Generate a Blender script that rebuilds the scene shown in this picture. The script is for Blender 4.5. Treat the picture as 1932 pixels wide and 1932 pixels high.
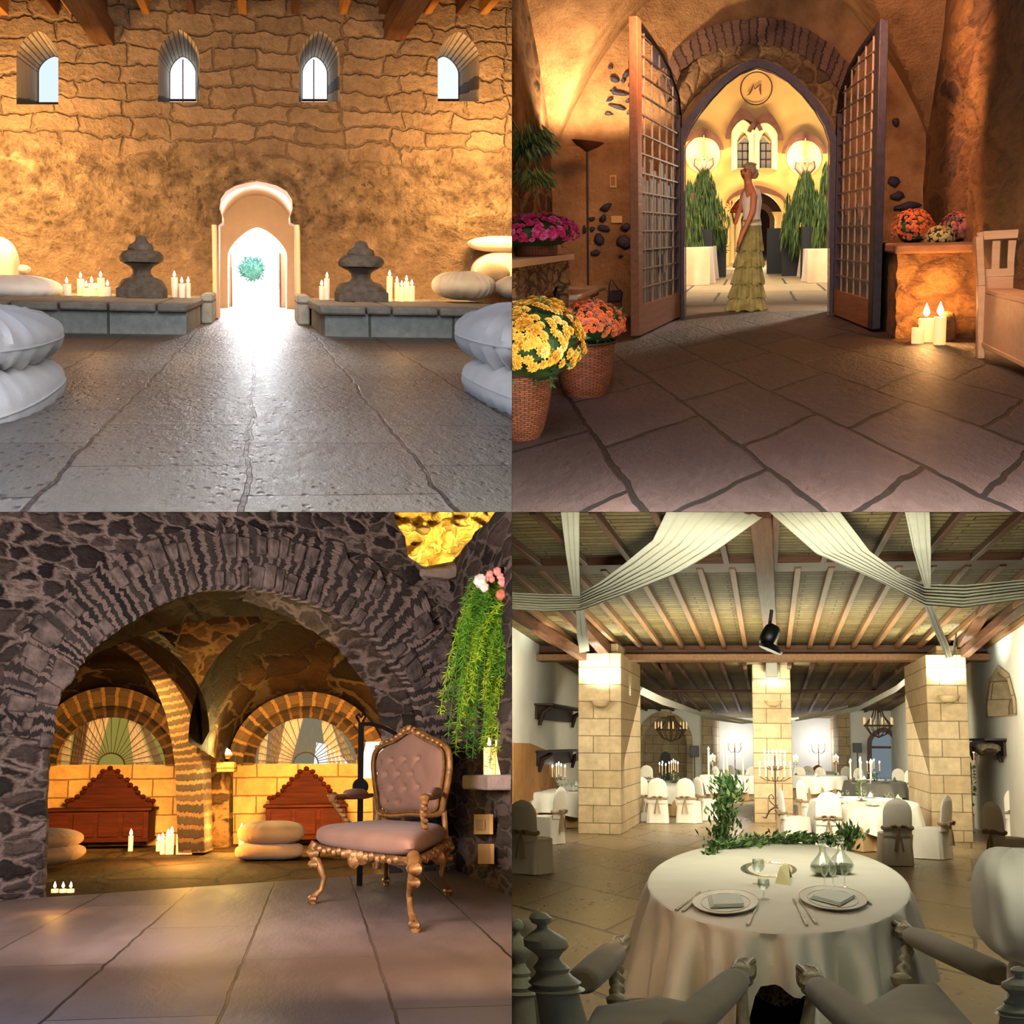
import bpy, bmesh, math, random
from mathutils import Vector, Matrix, noise
from mathutils.geometry import tessellate_polygon
for o in list(bpy.data.objects): bpy.data.objects.remove(o)
SC = bpy.context.scene; COL = SC.collection
PI = math.pi; sin = math.sin; cos = math.cos; V3 = Vector
# ---------------------------------------------------------------- camera, world, exposure
FPX = 2600.0; CX = 966.0
cam = bpy.data.cameras.new('camera'); camo = bpy.data.objects.new('camera', cam); COL.objects.link(camo)
cam.sensor_width = 36; cam.lens = FPX / 1932 * 36; cam.clip_end = 300; cam.clip_start = 0.05
camo.rotation_euler = (PI/2, 0, 0); SC.camera = camo
W = bpy.data.worlds.new('world'); SC.world = W; W.use_nodes = True
W.node_tree.nodes['Background'].inputs[0].default_value = (0.42, 0.46, 0.66, 1)
W.node_tree.nodes['Background'].inputs[1].default_value = 0.22
vs = SC.view_settings; vs.view_transform = 'Standard'; vs.look = 'None'; vs.exposure = 0; vs.gamma = 1; vs.use_curve_mapping = False
cy = SC.cycles; cy.use_denoising = True; cy.max_bounces = 5; cy.use_adaptive_sampling = True; cy.adaptive_threshold = .03; cy.diffuse_bounces = 3; cy.glossy_bounces = 3
cy.transmission_bounces = 6; cy.transparent_max_bounces = 8; cy.sample_clamp_indirect = 4; cy.caustics_reflective = False; cy.caustics_refractive = False

class Room:
    """one of the four halls: a rigid turn of the local frame u (right), v (depth), w (up) about the eye point"""
    def __init__(s, ppx, ppy, H, roll=0.0, qx=-1, qz=1):
        F = V3(((ppx-CX)/FPX, 1, (CX-ppy)/FPX)).normalized()
        U = (V3((0,0,1)) - F.z*F).normalized(); Rt = F.cross(U)
        U2 = U*cos(roll) + Rt*sin(roll); R2 = Rt*cos(roll) - U*sin(roll)
        s.M = Matrix((R2, F, U2)).transposed().to_4x4(); s.Mi = s.M.inverted(); s.H = H; s.qx = qx; s.qz = qz; s.objs = []
    def d(s, px, py):
        l = s.Mi @ V3(((px-CX)/FPX, 1, (CX-py)/FPX)); return l / l.y
    def P(s, px, py, v): return s.d(px, py) * v
    def F(s, px, py, h=0.0):
        """the point at height h above this hall's floor that is seen at a pixel"""
        l = s.d(px, py); return l * ((h - s.H) / l.z)
    def z(s, h): return h - s.H
A = Room(488, 505, 0.90, roll=-0.010, qx=-1, qz=1)
B = Room(1425, 440, 0.91, roll=0.010, qx=1, qz=1)
C = Room(600, 1466, 0.90, roll=0.016, qx=-1, qz=-1)
D = Room(1450, 1400, 1.45, roll=-0.020, qx=1, qz=-1)

def light(room, kind, name, p, power, color, size=0.1, target=None, sizey=None, spread=None, blend=.5, angle=None):
    l = bpy.data.lights.new(name, kind); l.energy = power; l.color = color
    o = bpy.data.objects.new(name, l); COL.objects.link(o)
    if kind == 'AREA':
        l.size = size
        if sizey: l.shape = 'RECTANGLE'; l.size_y = sizey
        if spread: l.spread = spread
    else: l.shadow_soft_size = size
    if kind == 'SPOT': l.spot_size = angle or 1.2; l.spot_blend = blend
    pw = room.M @ V3(p); o.location = pw
    if target is not None:
        o.rotation_euler = ((room.M @ V3(target)) - pw).to_track_quat('-Z', 'Y').to_euler()
    return o
WARM = (1.0, 0.50, 0.16); CANDLE = (1.0, 0.42, 0.10); AMBER = (1.0, 0.56, 0.13)
light(A, 'AREA', 'wall_wash_left', A.P(-30, 290, 22.8), 430, (1,.62,.25), .7, A.P(40, 330, 24.6), 1.6)
light(A, 'AREA', 'wall_wash_right', A.P(940, 300, 22.9), 380, (1,.62,.25), .6, A.P(950, 330, 24.6), 1.6)
light(A, 'AREA', 'day_through_door', A.P(486, 440, 33.5), 1000, (.86,.93,1), 1.4, A.P(490, 640, 17), 1.6)
light(A, 'AREA', 'sun_outside', (0, 45, 10), 9000, (1,.97,.92), 12, (0, 45, 0))
light(A, 'POINT', 'corridor_fill', A.P(486, 380, 27.8), 170, (1,.80,.60), .15)  # added to brighten the corridor plaster; no fitting is built here
for px, py, pw in ((172,500,46),(345,508,24),(612,508,20),(756,502,42)): light(A, 'POINT', 'candle_glow', A.P(px, py, 23.4), pw, (1,.50,.18), .08)
light(A, 'AREA', 'hall_overhead_fill', (0, 18, 2.9), 235, (1,.80,.62), 6, (0,24.6,.6), 3, spread=2.0)  # unseen overhead fill for the back wall, no ceiling lamps built
light(A, 'AREA', 'cool_side_fill', (-3.2, 4.6, 1.4), 50, (.22,.50,1), 2, (-1.4, 7.6, -.9), 1.2)  # added blue fill for the left front of the floor, no door there
light(A, 'AREA', 'cool_side_fill_right', (1.0, 4.2, 1.4), 24, (.26,.54,1), 1.0, (1.2, 7.0, -.9), 1.0)  # matching blue fill added on the right, no door there
light(A, 'AREA', 'bench_front_fill', (.2, 11.5, 2.4), 130, (.86,.93,1), 3.0, (0, 19, -.8), 2, spread=2.2)  # added cool fill hung mid-hall to brighten the bench fronts
light(A, 'AREA', 'open_front_fill', (-.2, 3.4, 2.0), 300, (.97,.96,1), 3.2, (0, 11, -.2), 1.2)  # added fill from the viewer's side for the near cushions
light(B, 'SPOT', 'torchiere_bulb', B.P(1113, 256, 14.9), 250, (1,.74,.44), .07, B.P(1113, -400, 15.6), blend=.35, angle=2.75)
light(B, 'POINT', 'candle_glow_gate', B.P(1762, 572, 11.85), 42, (1,.46,.14), .06)
light(B, 'AREA', 'courtyard_floods', (0, 24, 4.5), 1300, (1,.84,.60), 5, (0, 29, -.9), 5)
for px in (1326, 1517): light(B, 'POINT', 'niche_lamp', B.P(px, 300, 41.2), 100, (1,.76,.38), .12)
light(B, 'AREA', 'facade_uplight', (0, 37, -.7), 800, (1,.66,.30), 5, (0, 43, 3), 1)
light(B, 'POINT', 'passage_lamp', (0, 45, 1.6), 420, (1,.72,.4), .3)
light(B, 'SPOT', 'woman_front_fill', (-.9, 12.8, 2.3), 150, (1,.74,.48), .1, (0.05, 16.9, -.1), angle=.42, blend=.7)  # added soft front light aimed at the woman, no fixture built
light(B, 'SPOT', 'courtyard_side_spot', (2.2, 21, 1.6), 700, (1,.84,.60), .2, (-.1, 16.9, -.2), angle=.7, blend=.8)
light(B, 'AREA', 'gateway_wall_fill_left', (-.6, 12.2, 1.9), 34, (1,.56,.32), .5, (-1.9, 15.5, -.3), .5, spread=1.7)  # added fill aimed at the left wall, no wall lamp built
light(B, 'AREA', 'gateway_wall_fill_right', (.4, 11.8, 2.2), 70, (1,.50,.27), .5, (2.4, 14.5, .2), .5, spread=1.7)  # same kind of added fill, for the right wall
light(B, 'AREA', 'flower_fill', (-.8, 6.2, .9), 5, (1,.62,.40), .6, (-1.35, 8, -.3), .6, spread=1.2)  # unseen weak fill for the flower baskets, not a lamp of the gateway
light(B, 'AREA', 'settle_fill', (.6, 9.0, 1.0), 8, (1,.58,.36), .5, (1.8, 9.5, -.4), .5, spread=1.4)  # unseen weak fill for the settle, not a lamp of the gateway
light(C, 'AREA', 'arch_wall_fill', (-1.4, 6.0, .62), 215, (1,.84,.80), 1.8, (-.1, 12.5, 1.1), .7, spread=1.9)  # added front fill floating before the arch wall, not an opening
light(C, 'AREA', 'near_floor_fill', (-1.5, 3.4, .7), 90, (.55,.70,1), 1.0, (-1.0, 6, -.9), .8)  # unseen bluish fill for the front of the floor
light(C, 'POINT', 'uplight_between_windows', C.P(426, 1408, 18.6), 150, (1,.68,.20), .06)
light(C, 'POINT', 'candle_glow_pier', C.P(345, 1560, 17.2), 150, (1,.46,.08), .08)
light(C, 'POINT', 'candle_glow_pair', C.P(424, 1558, 19.2), 90, (1,.48,.09), .08)
light(C, 'POINT', 'shaded_lamp_bulb', C.P(735, 1385, 14.8), 110, (1,.68,.25), .1)
light(C, 'AREA', 'cellar_wall_wash', (-1.9, 17.3, .9), 210, (1,.54,.13), 1.2, (-2.6, 21, -.3), .6, spread=1.6)
light(C, 'AREA', 'cellar_wall_wash_right', (.0, 17.3, .9), 210, (1,.54,.13), 1.2, (-.1, 21, -.3), .6, spread=1.6)
light(C, 'POINT', 'niche_lamp_yellow', C.P(872, 1058, 15.6), 1100, (1,.80,.28), .1)
light(C, 'POINT', 'shelf_candle_glow', C.P(935, 1375, 7.6), 14, (1,.5,.14), .05)
light(C, 'POINT', 'tealight_glow', C.P(104, 1672, 10.2), 3, (1,.45,.1), .03)
light(C, 'AREA', 'side_fill_warm', C.P(905, 1330, 6.0), 60, (1,.66,.42), .6, C.P(790, 1500, 10), .5)  # unseen warm fill aimed at the armchair, no lamp built
GD = (.84,1,.88); CRM = (1,.96,.80)
for px, py, v in ((1133,1312,21.6),(1790,1304,21.6),(1459,1314,25.6)): light(D, 'SPOT', 'pillar_uplight', D.P(px, py, v), 190 if v < 24 else 90, GD, .08, D.P(px, 900, v+.8), angle=2.1, blend=.5)
light(D, 'SPOT', 'pillar_uplight', D.P(1186, 1315, 23.5), 80, GD, .06, D.P(1180, 900, 23.5), angle=2.2, blend=.6); light(D, 'SPOT', 'pillar_uplight', D.P(1738, 1308, 23.5), 80, GD, .06, D.P(1744, 900, 23.5), angle=2.2, blend=.6)
light(D, 'AREA', 'roof_wash', D.P(1450, 1340, 20), 230, (1,1,.72), 5, D.P(1450, 1100, 19.9), 2.5)
light(D, 'AREA', 'drape_wash', (0, 10.5, -.2), 70, (.98,1,.84), 3, (0, 13.2, 1.7), 1.2, spread=1.5)
light(D, 'AREA', 'room_fill', (0, 26, 1.1), 430, CRM, 6, (0, 27, -1.4), 8)  # added overhead fill for the whole room, no lamps built
light(D, 'AREA', 'room_fill_far', (0, 36, .8), 420, CRM, 7, (0, 38, -1.4), 6)  # the same overhead fill, added for the far end
light(D, 'AREA', 'room_side_left', (-2.9, 19.4, .8), 75, CRM, .8, (-3.75, 24.5, -.2), .8)  # added fill to brighten the left wall
light(D, 'AREA', 'room_side_right', (2.9, 19.2, .8), 75, CRM, .8, (3.75, 24.5, -.2), .8)  # added fill to brighten the right wall
light(D, 'AREA', 'front_ambient', (.2, 4.2, 1.0), 135, (.97,1,.80), 2.5, (.1, 16, -.9), .8)
light(D, 'AREA', 'near_table_fill', (.1, 10.5, 1.0), 68, (1,.97,.78), 2.0, (.1, 9.8, -.8), 2.5)  # unseen fill above the near table, no pendant hangs there
for px in (1388, 1543): light(D, 'POINT', 'back_candelabrum_glow', D.P(px, 1402, 46.1), 60, (1,.97,.9), .16)
light(D, 'POINT', 'tall_candelabrum_glow', D.P(1462, 1398, 25.3), 18, (1,.85,.6), .06); light(D, 'POINT', 'tall_candelabrum_glow_low', D.P(1462, 1438, 25.3), 18, (1,.85,.6), .06)
light(D, 'AREA', 'middle_room_fill', (0, 16.5, .8), 130, (1,.97,.80), 3, (.1, 24, -.9), 1, spread=1.7)  # added forward fill for chairs and tables mid-room, no lamps built


# ---------------------------------------------------------------- materials
def hx(h):
    c = [int(h[i:i+2], 16)/255 for i in (0, 2, 4)]
    return tuple(x/12.92 if x <= .04045 else ((x+.055)/1.055)**2.4 for x in c) + (1,)
class N:
    def __init__(s, name):
        s.m = bpy.data.materials.new(name); s.m.use_nodes = True; s.t = s.m.node_tree; s.n = s.t.nodes
        s.b = s.n['Principled BSDF']
    def add(s, typ, ins=None, **kw):
        n = s.n.new(typ)
        for k, v in kw.items(): setattr(n, k, v)
        for k, v in (ins or {}).items():
            if isinstance(v, bpy.types.NodeSocket): s.t.links.new(v, n.inputs[k])
            else: n.inputs[k].default_value = v
        return n
    def lk(s, a, b): s.t.links.new(a, b)
    def math(s, op, a, b=0.5, clamp=False): return s.add('ShaderNodeMath', {0: a, 1: b}, operation=op, use_clamp=clamp).outputs[0]
    def mix(s, f, a, b, mode='MIX'):
        n = s.add('ShaderNodeMix', data_type='RGBA', blend_type=mode)
        for i, v in ((0, f), (6, a), (7, b)):
            if isinstance(v, bpy.types.NodeSocket): s.lk(v, n.inputs[i])
            else: n.inputs[i].default_value = v
        return n.outputs[2]
    def ramp(s, f, stops, interp='LINEAR'):
        n = s.add('ShaderNodeValToRGB', {0: f}); e = n.color_ramp.elements; n.color_ramp.interpolation = interp
        while len(e) < len(stops): e.new(0.5)
        for i, (p, c) in enumerate(stops):
            e[i].position = p; e[i].color = c if len(c) == 4 else tuple(c)+(1,)
        return n.outputs[0]
    def coord(s, plane='uvw', scale=(1,1,1), rot=0.0, loc=(0,0,0)):
        tc = s.add('ShaderNodeTexCoord')
        if plane == 'UV': src = tc.outputs['UV']
        else:
            sp = s.add('ShaderNodeSeparateXYZ', {0: tc.outputs['Object']}); ix = {'u': 0, 'v': 1, 'w': 2}
            src = s.add('ShaderNodeCombineXYZ', {i: sp.outputs[ix[c]] for i, c in enumerate(plane)}).outputs[0]
        return s.add('ShaderNodeMapping', {0: src, 1: loc, 2: (0, 0, rot), 3: scale}).outputs[0]
    def noise(s, co, scale, detail=6, rough=.6, dist=0.0):
        return s.add('ShaderNodeTexNoise', {'Vector': co, 'Scale': scale, 'Detail': detail, 'Roughness': rough, 'Distortion': dist})
    def warp(s, co, scale, amt):
        n = s.noise(co, scale, 3, .6)
        a = s.add('ShaderNodeVectorMath', {0: n.outputs['Color'], 1: (.5,.5,.5)}, operation='SUBTRACT').outputs[0]
        b = s.add('ShaderNodeVectorMath', {0: a, 'Scale': amt}, operation='SCALE').outputs[0]
        return s.add('ShaderNodeVectorMath', {0: co, 1: b}, operation='ADD').outputs[0]
    def bump(s, h, dist, strength=1.0):
        s.lk(s.add('ShaderNodeBump', {'Height': h, 'Distance': dist, 'Strength': strength}).outputs[0], s.b.inputs['Normal'])
    def end(s, color=None, rough=.8, spec=.4, metal=0):
        if color is not None:
            if isinstance(color, bpy.types.NodeSocket): s.lk(color, s.b.inputs['Base Color'])
            else: s.b.inputs['Base Color'].default_value = color
        if isinstance(rough, bpy.types.NodeSocket): s.lk(rough, s.b.inputs['Roughness'])
        else: s.b.inputs['Roughness'].default_value = rough
        s.b.inputs['Specular IOR Level'].default_value = spec; s.b.inputs['Metallic'].default_value = metal
        return s.m
GREY = lambda x: (x, x, x, 1)
def m_plain(name, c, c2=None, rough=.7, scale=6, bump=0.0, metal=0, spec=.4, stretch=(1,1,1), detail=5, bscale=None):
    n = N(name); co = n.coord('uvw', stretch); c2 = c2 or c
    no = n.noise(co, scale, detail)
    col = n.ramp(no.outputs[0], [(.3, hx(c)), (.7, hx(c2))])
    if bump:
        h = no.outputs[0] if not bscale else n.noise(co, bscale, 6, .65).outputs[0]
        n.bump(h, bump)
    return n.end(col, rough, spec, metal)
def m_rubble(name, cols, mortar, scale=3.0, plane='uwv', stretch=(1,1,1), width=.06, warp=.35, bump=.05, rough=.85, fine=18, spec=.25, mess=.5, big=None, loc=(0,0,0)):
    """rough stones of several colours bedded in mortar"""
    n = N(name); co = n.coord(plane, stretch, 0, loc); w = n.warp(co, scale*.9, warp/scale*2)
    e = n.add('ShaderNodeTexVoronoi', {'Vector': w, 'Scale': scale, 'Randomness': .9}, feature='DISTANCE_TO_EDGE').outputs['Distance']
    c = n.add('ShaderNodeTexVoronoi', {'Vector': w, 'Scale': scale, 'Randomness': .9}).outputs['Color']
    sep = n.add('ShaderNodeSeparateColor', {0: c}).outputs[0]
    k = len(cols); sc = n.ramp(sep, [(i/(k-1) if k > 1 else 0, hx(x)) for i, x in enumerate(cols)])
    f = n.noise(co, fine, 8, .7).outputs[0]; md = n.noise(co, fine*.22, 5, .6).outputs[0]
    sc = n.mix(.75, sc, n.ramp(f, [(.3, GREY(.25)), (.75, GREY(1))]), 'MULTIPLY')
    e2 = n.math('ADD', e, n.math('MULTIPLY', n.math('SUBTRACT', f, .5), .12))
    e2 = n.math('ADD', e2, n.math('MULTIPLY', n.math('SUBTRACT', md, .5), mess*.5))
    mk = n.ramp(e2, [(width*.6, GREY(0)), (width*1.7, GREY(1))])
    mc = n.mix(f, hx(mortar), n.mix(.5, hx(mortar), GREY(.05)))
    col = n.mix(mk, mc, sc)
    if big:
        col = n.mix(1.0, col, n.ramp(n.noise(co, big, 3).outputs[0], [(.35, GREY(.55)), (.65, GREY(1))]), 'MULTIPLY')
    h = n.math('ADD', n.math('MULTIPLY', n.ramp(e2, [(0, GREY(0)), (width*3, GREY(.7)), (.5, GREY(1))]), 1.0), n.math('MULTIPLY', f, .7))
    h = n.math('ADD', h, n.math('MULTIPLY', md, .8))
    n.bump(h, bump); return n.end(col, rough, spec)
def m_brick(name, c1, c2, mortar, bw=.5, bh=.25, plane='uwv', stretch=(1,1,1), rot=0, loc=(0,0,0), msize=.012, warp=.03, wscale=3, bump=.02, rough=.6, spec=.4, fine=14, off=.5, pits=0, roughvar=0, stain=None, finestretch=None, fbump=.5, squash=1):
    n = N(name); co = n.coord(plane, stretch, rot, loc); w = n.warp(co, wscale, warp)
    br = n.add('ShaderNodeTexBrick', {'Vector': w, 'Color1': hx(c1), 'Color2': hx(c2), 'Mortar': hx(mortar), 'Scale': 1.0, 'Mortar Size': msize, 'Mortar Smooth': .25, 'Bias': 0.0, 'Brick Width': bw, 'Row Height': bh}, offset=off, squash=squash)
    cf = n.add('ShaderNodeMapping', {0: co, 3: finestretch or (1,1,1)}).outputs[0]
    f = n.noise(cf, fine, 8, .68).outputs[0]; g = n.noise(cf, fine*.16, 4, .6).outputs[0]
    col = n.mix(.6, br.outputs[0], n.ramp(f, [(.25, GREY(.35)), (.7, GREY(1))]), 'MULTIPLY')
    col = n.mix(.5, col, n.ramp(g, [(.3, GREY(.5)), (.7, GREY(1))]), 'MULTIPLY')
    if stain: col = n.mix(n.ramp(g, [(.5, GREY(0)), (.62, GREY(.7))]), col, hx(stain))
    h = n.math('ADD', n.math('MULTIPLY', n.math('SUBTRACT', 1.0, br.outputs['Fac']), 1.0), n.math('MULTIPLY', f, fbump))
    h = n.math('ADD', h, n.math('MULTIPLY', g, fbump*1.2))
    if pits:
        p = n.add('ShaderNodeTexVoronoi', {'Vector': cf, 'Scale': fine*1.6}, feature='F1').outputs[0]
        pm = n.math('MULTIPLY', n.ramp(p, [(.08, GREY(1)), (.3, GREY(0))]), n.ramp(g, [(.42, GREY(0)), (.6, GREY(1))]))
        h = n.math('SUBTRACT', h, n.math('MULTIPLY', pm, pits)); col = n.mix(n.math('MULTIPLY', pm, .75), col, hx(mortar))
    n.bump(h, bump)
    r = rough if not roughvar else n.math('ADD', rough-roughvar/2, n.math('MULTIPLY', f, roughvar))
    return n.end(col, r, spec)
def m_wood(name, c1, c2, scale=1.0, along='u', rough=.65, bump=.003, spec=.25):
    st = {'u': (.6, 8, 8), 'v': (8, .4, 8), 'w': (8, 8, .6)}[along]
    return m_plain(name, c1, c2, rough, 3*scale, bump, stretch=st, spec=spec, detail=7)
def m_emit(name, c, strength):
    n = N(name); n.b.inputs['Emission Color'].default_value = c; n.b.inputs['Emission Strength'].default_value = strength
    n.b.inputs['Base Color'].default_value = (0,0,0,1); n.b.inputs['Specular IOR Level'].default_value = 0; return n.m
def m_cloth(name, c, c2=None, rough=.85, weave=400, sheen=.3, bump=.001, scale=3, trans=0):
    n = N(name); co = n.coord('uvw'); no = n.noise(co, scale, 4).outputs[0]
    col = n.ramp(no, [(.3, hx(c)), (.7, hx(c2 or c))]); n.bump(n.noise(co, weave, 2).outputs[0], bump)
    n.b.inputs['Sheen Weight'].default_value = sheen
    if trans: n.b.inputs['Subsurface Weight'].default_value = 0
    return n.end(col, rough, .2)
def m_wax(name, c, glow):  # even emission stands in for flame light inside the wax
    n = N(name); n.b.inputs['Emission Color'].default_value = (1, .45, .12, 1); n.b.inputs['Emission Strength'].default_value = glow
    n.b.inputs['Subsurface Weight'].default_value = .3; n.b.inputs['Subsurface Radius'].default_value = (.03, .015, .006); n.b.inputs['Subsurface Scale'].default_value = .5
    return n.end(hx(c), .5, .3)
def m_glass(name, tint=(1,1,1,1), rough=0.02):
    # thin clear glass: mostly see-through, with a fresnel sheen
    n = N(name); tr = n.add('ShaderNodeBsdfTransparent', {0: tuple(c*.93 for c in tint[:3])+(1,)}); g = n.add('ShaderNodeBsdfGlossy', {0: (1,1,1,1), 'Roughness': .05})
    lw = n.add('ShaderNodeLayerWeight', {0: .35}); mx = n.add('ShaderNodeMixShader', {0: n.math('MULTIPLY', lw.outputs['Facing'], .75), 1: tr.outputs[0], 2: g.outputs[0]})
    n.lk(mx.outputs[0], n.n['Material Output'].inputs['Surface']); return n.m

# ---------------------------------------------------------------- mesh builder
def jit(p, s, a): 
    n = noise.noise_vector(V3(p)*s); return V3(p) + n*a
class MB:
    def __init__(s): s.v = []; s.f = []; s.uv = {}; s.mi = []
    def add(s, vs_, fs, uvs=None, mi=0):
        b = len(s.v); s.v += [tuple(p) for p in vs_]
        for i, f in enumerate(fs):
            if uvs: s.uv[len(s.f)] = uvs[i]
            s.f.append([b+j for j in f]); s.mi.append(mi)
        return s
    def box(s, a, b, M=None, mi=0, taper=1.0):
        x0,y0,z0 = a; x1,y1,z1 = b; cx=(x0+x1)/2; cyy=(y0+y1)/2
        t = taper
        c = [(x0,y0,z0),(x1,y0,z0),(x1,y1,z0),(x0,y1,z0)] + [(cx+(x-cx)*t, cyy+(y-cyy)*t, z1) for x,y in ((x0,y0),(x1,y0),(x1,y1),(x0,y1))]
        if M: c = [M @ V3(p) for p in c]
        return s.add(c, [(0,3,2,1),(4,5,6,7),(0,1,5,4),(1,2,6,5),(2,3,7,6),(3,0,4,7)], mi=mi)
    def bar(s, p, q, w, h, up=(0,0,1), mi=0, w2=None, h2=None):
        p = V3(p); q = V3(q); d = (q-p).normalized(); r = d.cross(V3(up))
        if r.length < 1e-4: r = d.cross(V3((1,0,0)))
        r.normalize(); n = r.cross(d); w2 = w if w2 is None else w2; h2 = h if h2 is None else h2
        vs_ = [p+r*a*w/2+n*b*h/2 for a,b in ((-1,-1),(1,-1),(1,1),(-1,1))] + [q+r*a*w2/2+n*b*h2/2 for a,b in ((-1,-1),(1,-1),(1,1),(-1,1))]
        return s.add(vs_, [(0,3,2,1),(4,5,6,7),(0,1,5,4),(1,2,6,5),(2,3,7,6),(3,0,4,7)], mi=mi)
    def tube(s, pts, rad, n=8, cap=True, flat=1.0, mi=0, closed=False):
        pts = [V3(p) for p in pts]; m = len(pts); rad = rad if isinstance(rad, (list, tuple)) else [rad]*m
        prev = None; vs_ = []
        for i, p in enumerate(pts):
            a = pts[(i-1) % m] if (i or closed) else pts[0]; b = pts[(i+1) % m] if (i < m-1 or closed) else pts[-1]
            d = (b-a).normalized()
            if prev is None:
                r = d.cross(V3((0,0,1)))
                if r.length < .2: r = d.cross(V3((0,1,0)))
            else: r = prev - d*prev.dot(d)
            r.normalize(); prev = r; q = d.cross(r)
            for k in range(n):
                t = 2*PI*k/n; vs_.append(p + (r*cos(t) + q*sin(t)*flat)*rad[i])
        fs = []
        for i in range(m if closed else m-1):
            for k in range(n):
                a = i*n+k; b = i*n+(k+1) % n; c = ((i+1) % m)*n
                fs.append((a, b, c+(k+1) % n, c+k))
        if cap and not closed: fs += [tuple(range(n))[::-1], tuple((m-1)*n+k for k in range(n))]
        return s.add(vs_, fs, mi=mi)
    def lathe(s, prof, c=(0,0,0), n=24, dv=1.0, sq=0, M=None, mi=0, fn=None, cap=True):
        vs_ = []
        for r, z in prof:
            for k in range(n):
                t = 2*PI*k/n; x = cos(t); y = sin(t)
                if sq: e = max(abs(x), abs(y)); g = 1+(1/e-1)*sq; x *= g; y *= g
                p = V3((r*x, r*y*dv, z))
                if fn: p = fn(p, t)
                if M: p = M @ p
                vs_.append(p + V3(c))
        m = len(prof); fs = [(i*n+k, i*n+(k+1)%n, (i+1)*n+(k+1)%n, (i+1)*n+k) for i in range(m-1) for k in range(n)]
        if cap: fs += [tuple(range(n))[::-1], tuple((m-1)*n+k for k in range(n))]
        return s.add(vs_, fs, mi=mi)
    def grid(s, fn, nu, nv, cu=False, cv=False, mi=0, uv=None):
        """fn(a,b) for a,b in 0..1"""
        vs_ = [fn(i/(nu if cu else nu-1), j/(nv if cv else nv-1)) for i in range(nu) for j in range(nv)]
        fs = []; us = []
        for i in range(nu if cu else nu-1):
            for j in range(nv if cv else nv-1):
                i2 = (i+1) % nu; j2 = (j+1) % nv; fs.append((i*nv+j, i2*nv+j, i2*nv+j2, i*nv+j2))
                if uv: us.append([uv(a, b) for a, b in ((i/(nu-1), j/(nv-1)), ((i+1)/(nu-1), j/(nv-1)), ((i+1)/(nu-1), (j+1)/(nv-1)), (i/(nu-1), (j+1)/(nv-1)))])
        return s.add(vs_, fs, us or None, mi=mi)
    def plate(s, loops, v0, v1=None, plane='uw', mi=0, edge=True, mi2=None):
        """outline with holes in the (u,w) plane, extruded from v0 to v1"""
        put = (lambda p, d: (p[0], d, p[1])) if plane == 'uw' else ((lambda p, d: (p[0], p[1], d)) if plane == 'uv' else (lambda p, d: (d, p[0], p[1])))
        flat = [p for l in loops for p in l]
        tris = tessellate_polygon([[V3((p[0], p[1], 0)) for p in l] for l in loops])
        s.add([put(p, v0) for p in flat], [tuple(t) for t in tris], mi=mi)
        if v1 is not None:
            s.add([put(p, v1) for p in flat], [tuple(t)[::-1] for t in tris], mi=mi)
            if edge:
                for l in loops:
                    m = len(l); s.add([put(p, v0) for p in l]+[put(p, v1) for p in l], [(i, (i+1) % m, m+(i+1) % m, m+i) for i in range(m)], mi=mi if mi2 is None else mi2)
        return s
    def loft(s, rings, closed=True, cap=False, mi=0, uvs=False):
        n = len(rings[0]); vs_ = [p for r in rings for p in r]; fs = []; us = []
        for i in range(len(rings)-1):
            for k in range(n if closed else n-1):
                fs.append((i*n+k, i*n+(k+1)%n, (i+1)*n+(k+1)%n, (i+1)*n+k))
                us.append([(k/n, i), ((k+1)/n, i), ((k+1)/n, i+1), (k/n, i+1)])
        if cap: fs += [tuple(range(n))[::-1], tuple((len(rings)-1)*n+k for k in range(n))]; us += [[(0,0)]*n]*2
        return s.add(vs_, fs, us if uvs else None, mi=mi)
    def blob(s, c, r, M=None, e=.6, ez=1.0, nu=36, nv=18, wr=None, mi=0):
        """rounded pillow-like solid; e squares the plan, ez the profile, wr(p)->offset"""
        sg = lambda x, q: math.copysign(abs(x)**q, x)
        vs_ = []
        for j in range(nv+1):
            ph = -PI/2 + PI*j/nv
            for i in range(nu):
                t = 2*PI*i/nu; cp = sg(cos(ph), ez)
                p = V3((r[0]*cp*sg(cos(t), e), r[1]*cp*sg(sin(t), e), r[2]*sg(sin(ph), ez)))
                if wr: p = wr(p, t, ph)
                if M: p = M @ p
                vs_.append(p + V3(c))
        fs = [(j*nu+i, j*nu+(i+1)%nu, (j+1)*nu+(i+1)%nu, (j+1)*nu+i) for j in range(nv) for i in range(nu)]
        return s.add(vs_, fs, mi=mi)
    def build(s, name, mats, room, base=(0,0,0), parent=None, smooth=40, bevel=0, sub=0, label=None, cat=None, group=None, kind=None):
        me = bpy.data.meshes.new(name); b = V3(base)
        me.from_pydata([V3(p)-b for p in s.v], [], s.f)
        mats = mats if isinstance(mats, (list, tuple)) else [mats]
        for m in mats: me.materials.append(m)
        if s.uv:
            ul = me.uv_layers.new(name='UVMap')
            for pi_, us in s.uv.items():
                for li, u in zip(me.polygons[pi_].loop_indices, us): ul.data[li].uv = u
        if len(mats) > 1: me.polygons.foreach_set('material_index', s.mi)
        bm = bmesh.new(); bm.from_mesh(me); bmesh.ops.remove_doubles(bm, verts=bm.verts, dist=1e-5)
        bmesh.ops.recalc_face_normals(bm, faces=bm.faces)
        if smooth:
            a = math.radians(smooth)
            for f in bm.faces: f.smooth = True
            for e in bm.edges: e.smooth = not (len(e.link_faces) == 2 and e.calc_face_angle(0) > a)
        bm.to_mesh(me); bm.free()
        o = bpy.data.objects.new(name, me); COL.objects.link(o); room.objs.append(o)
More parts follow.
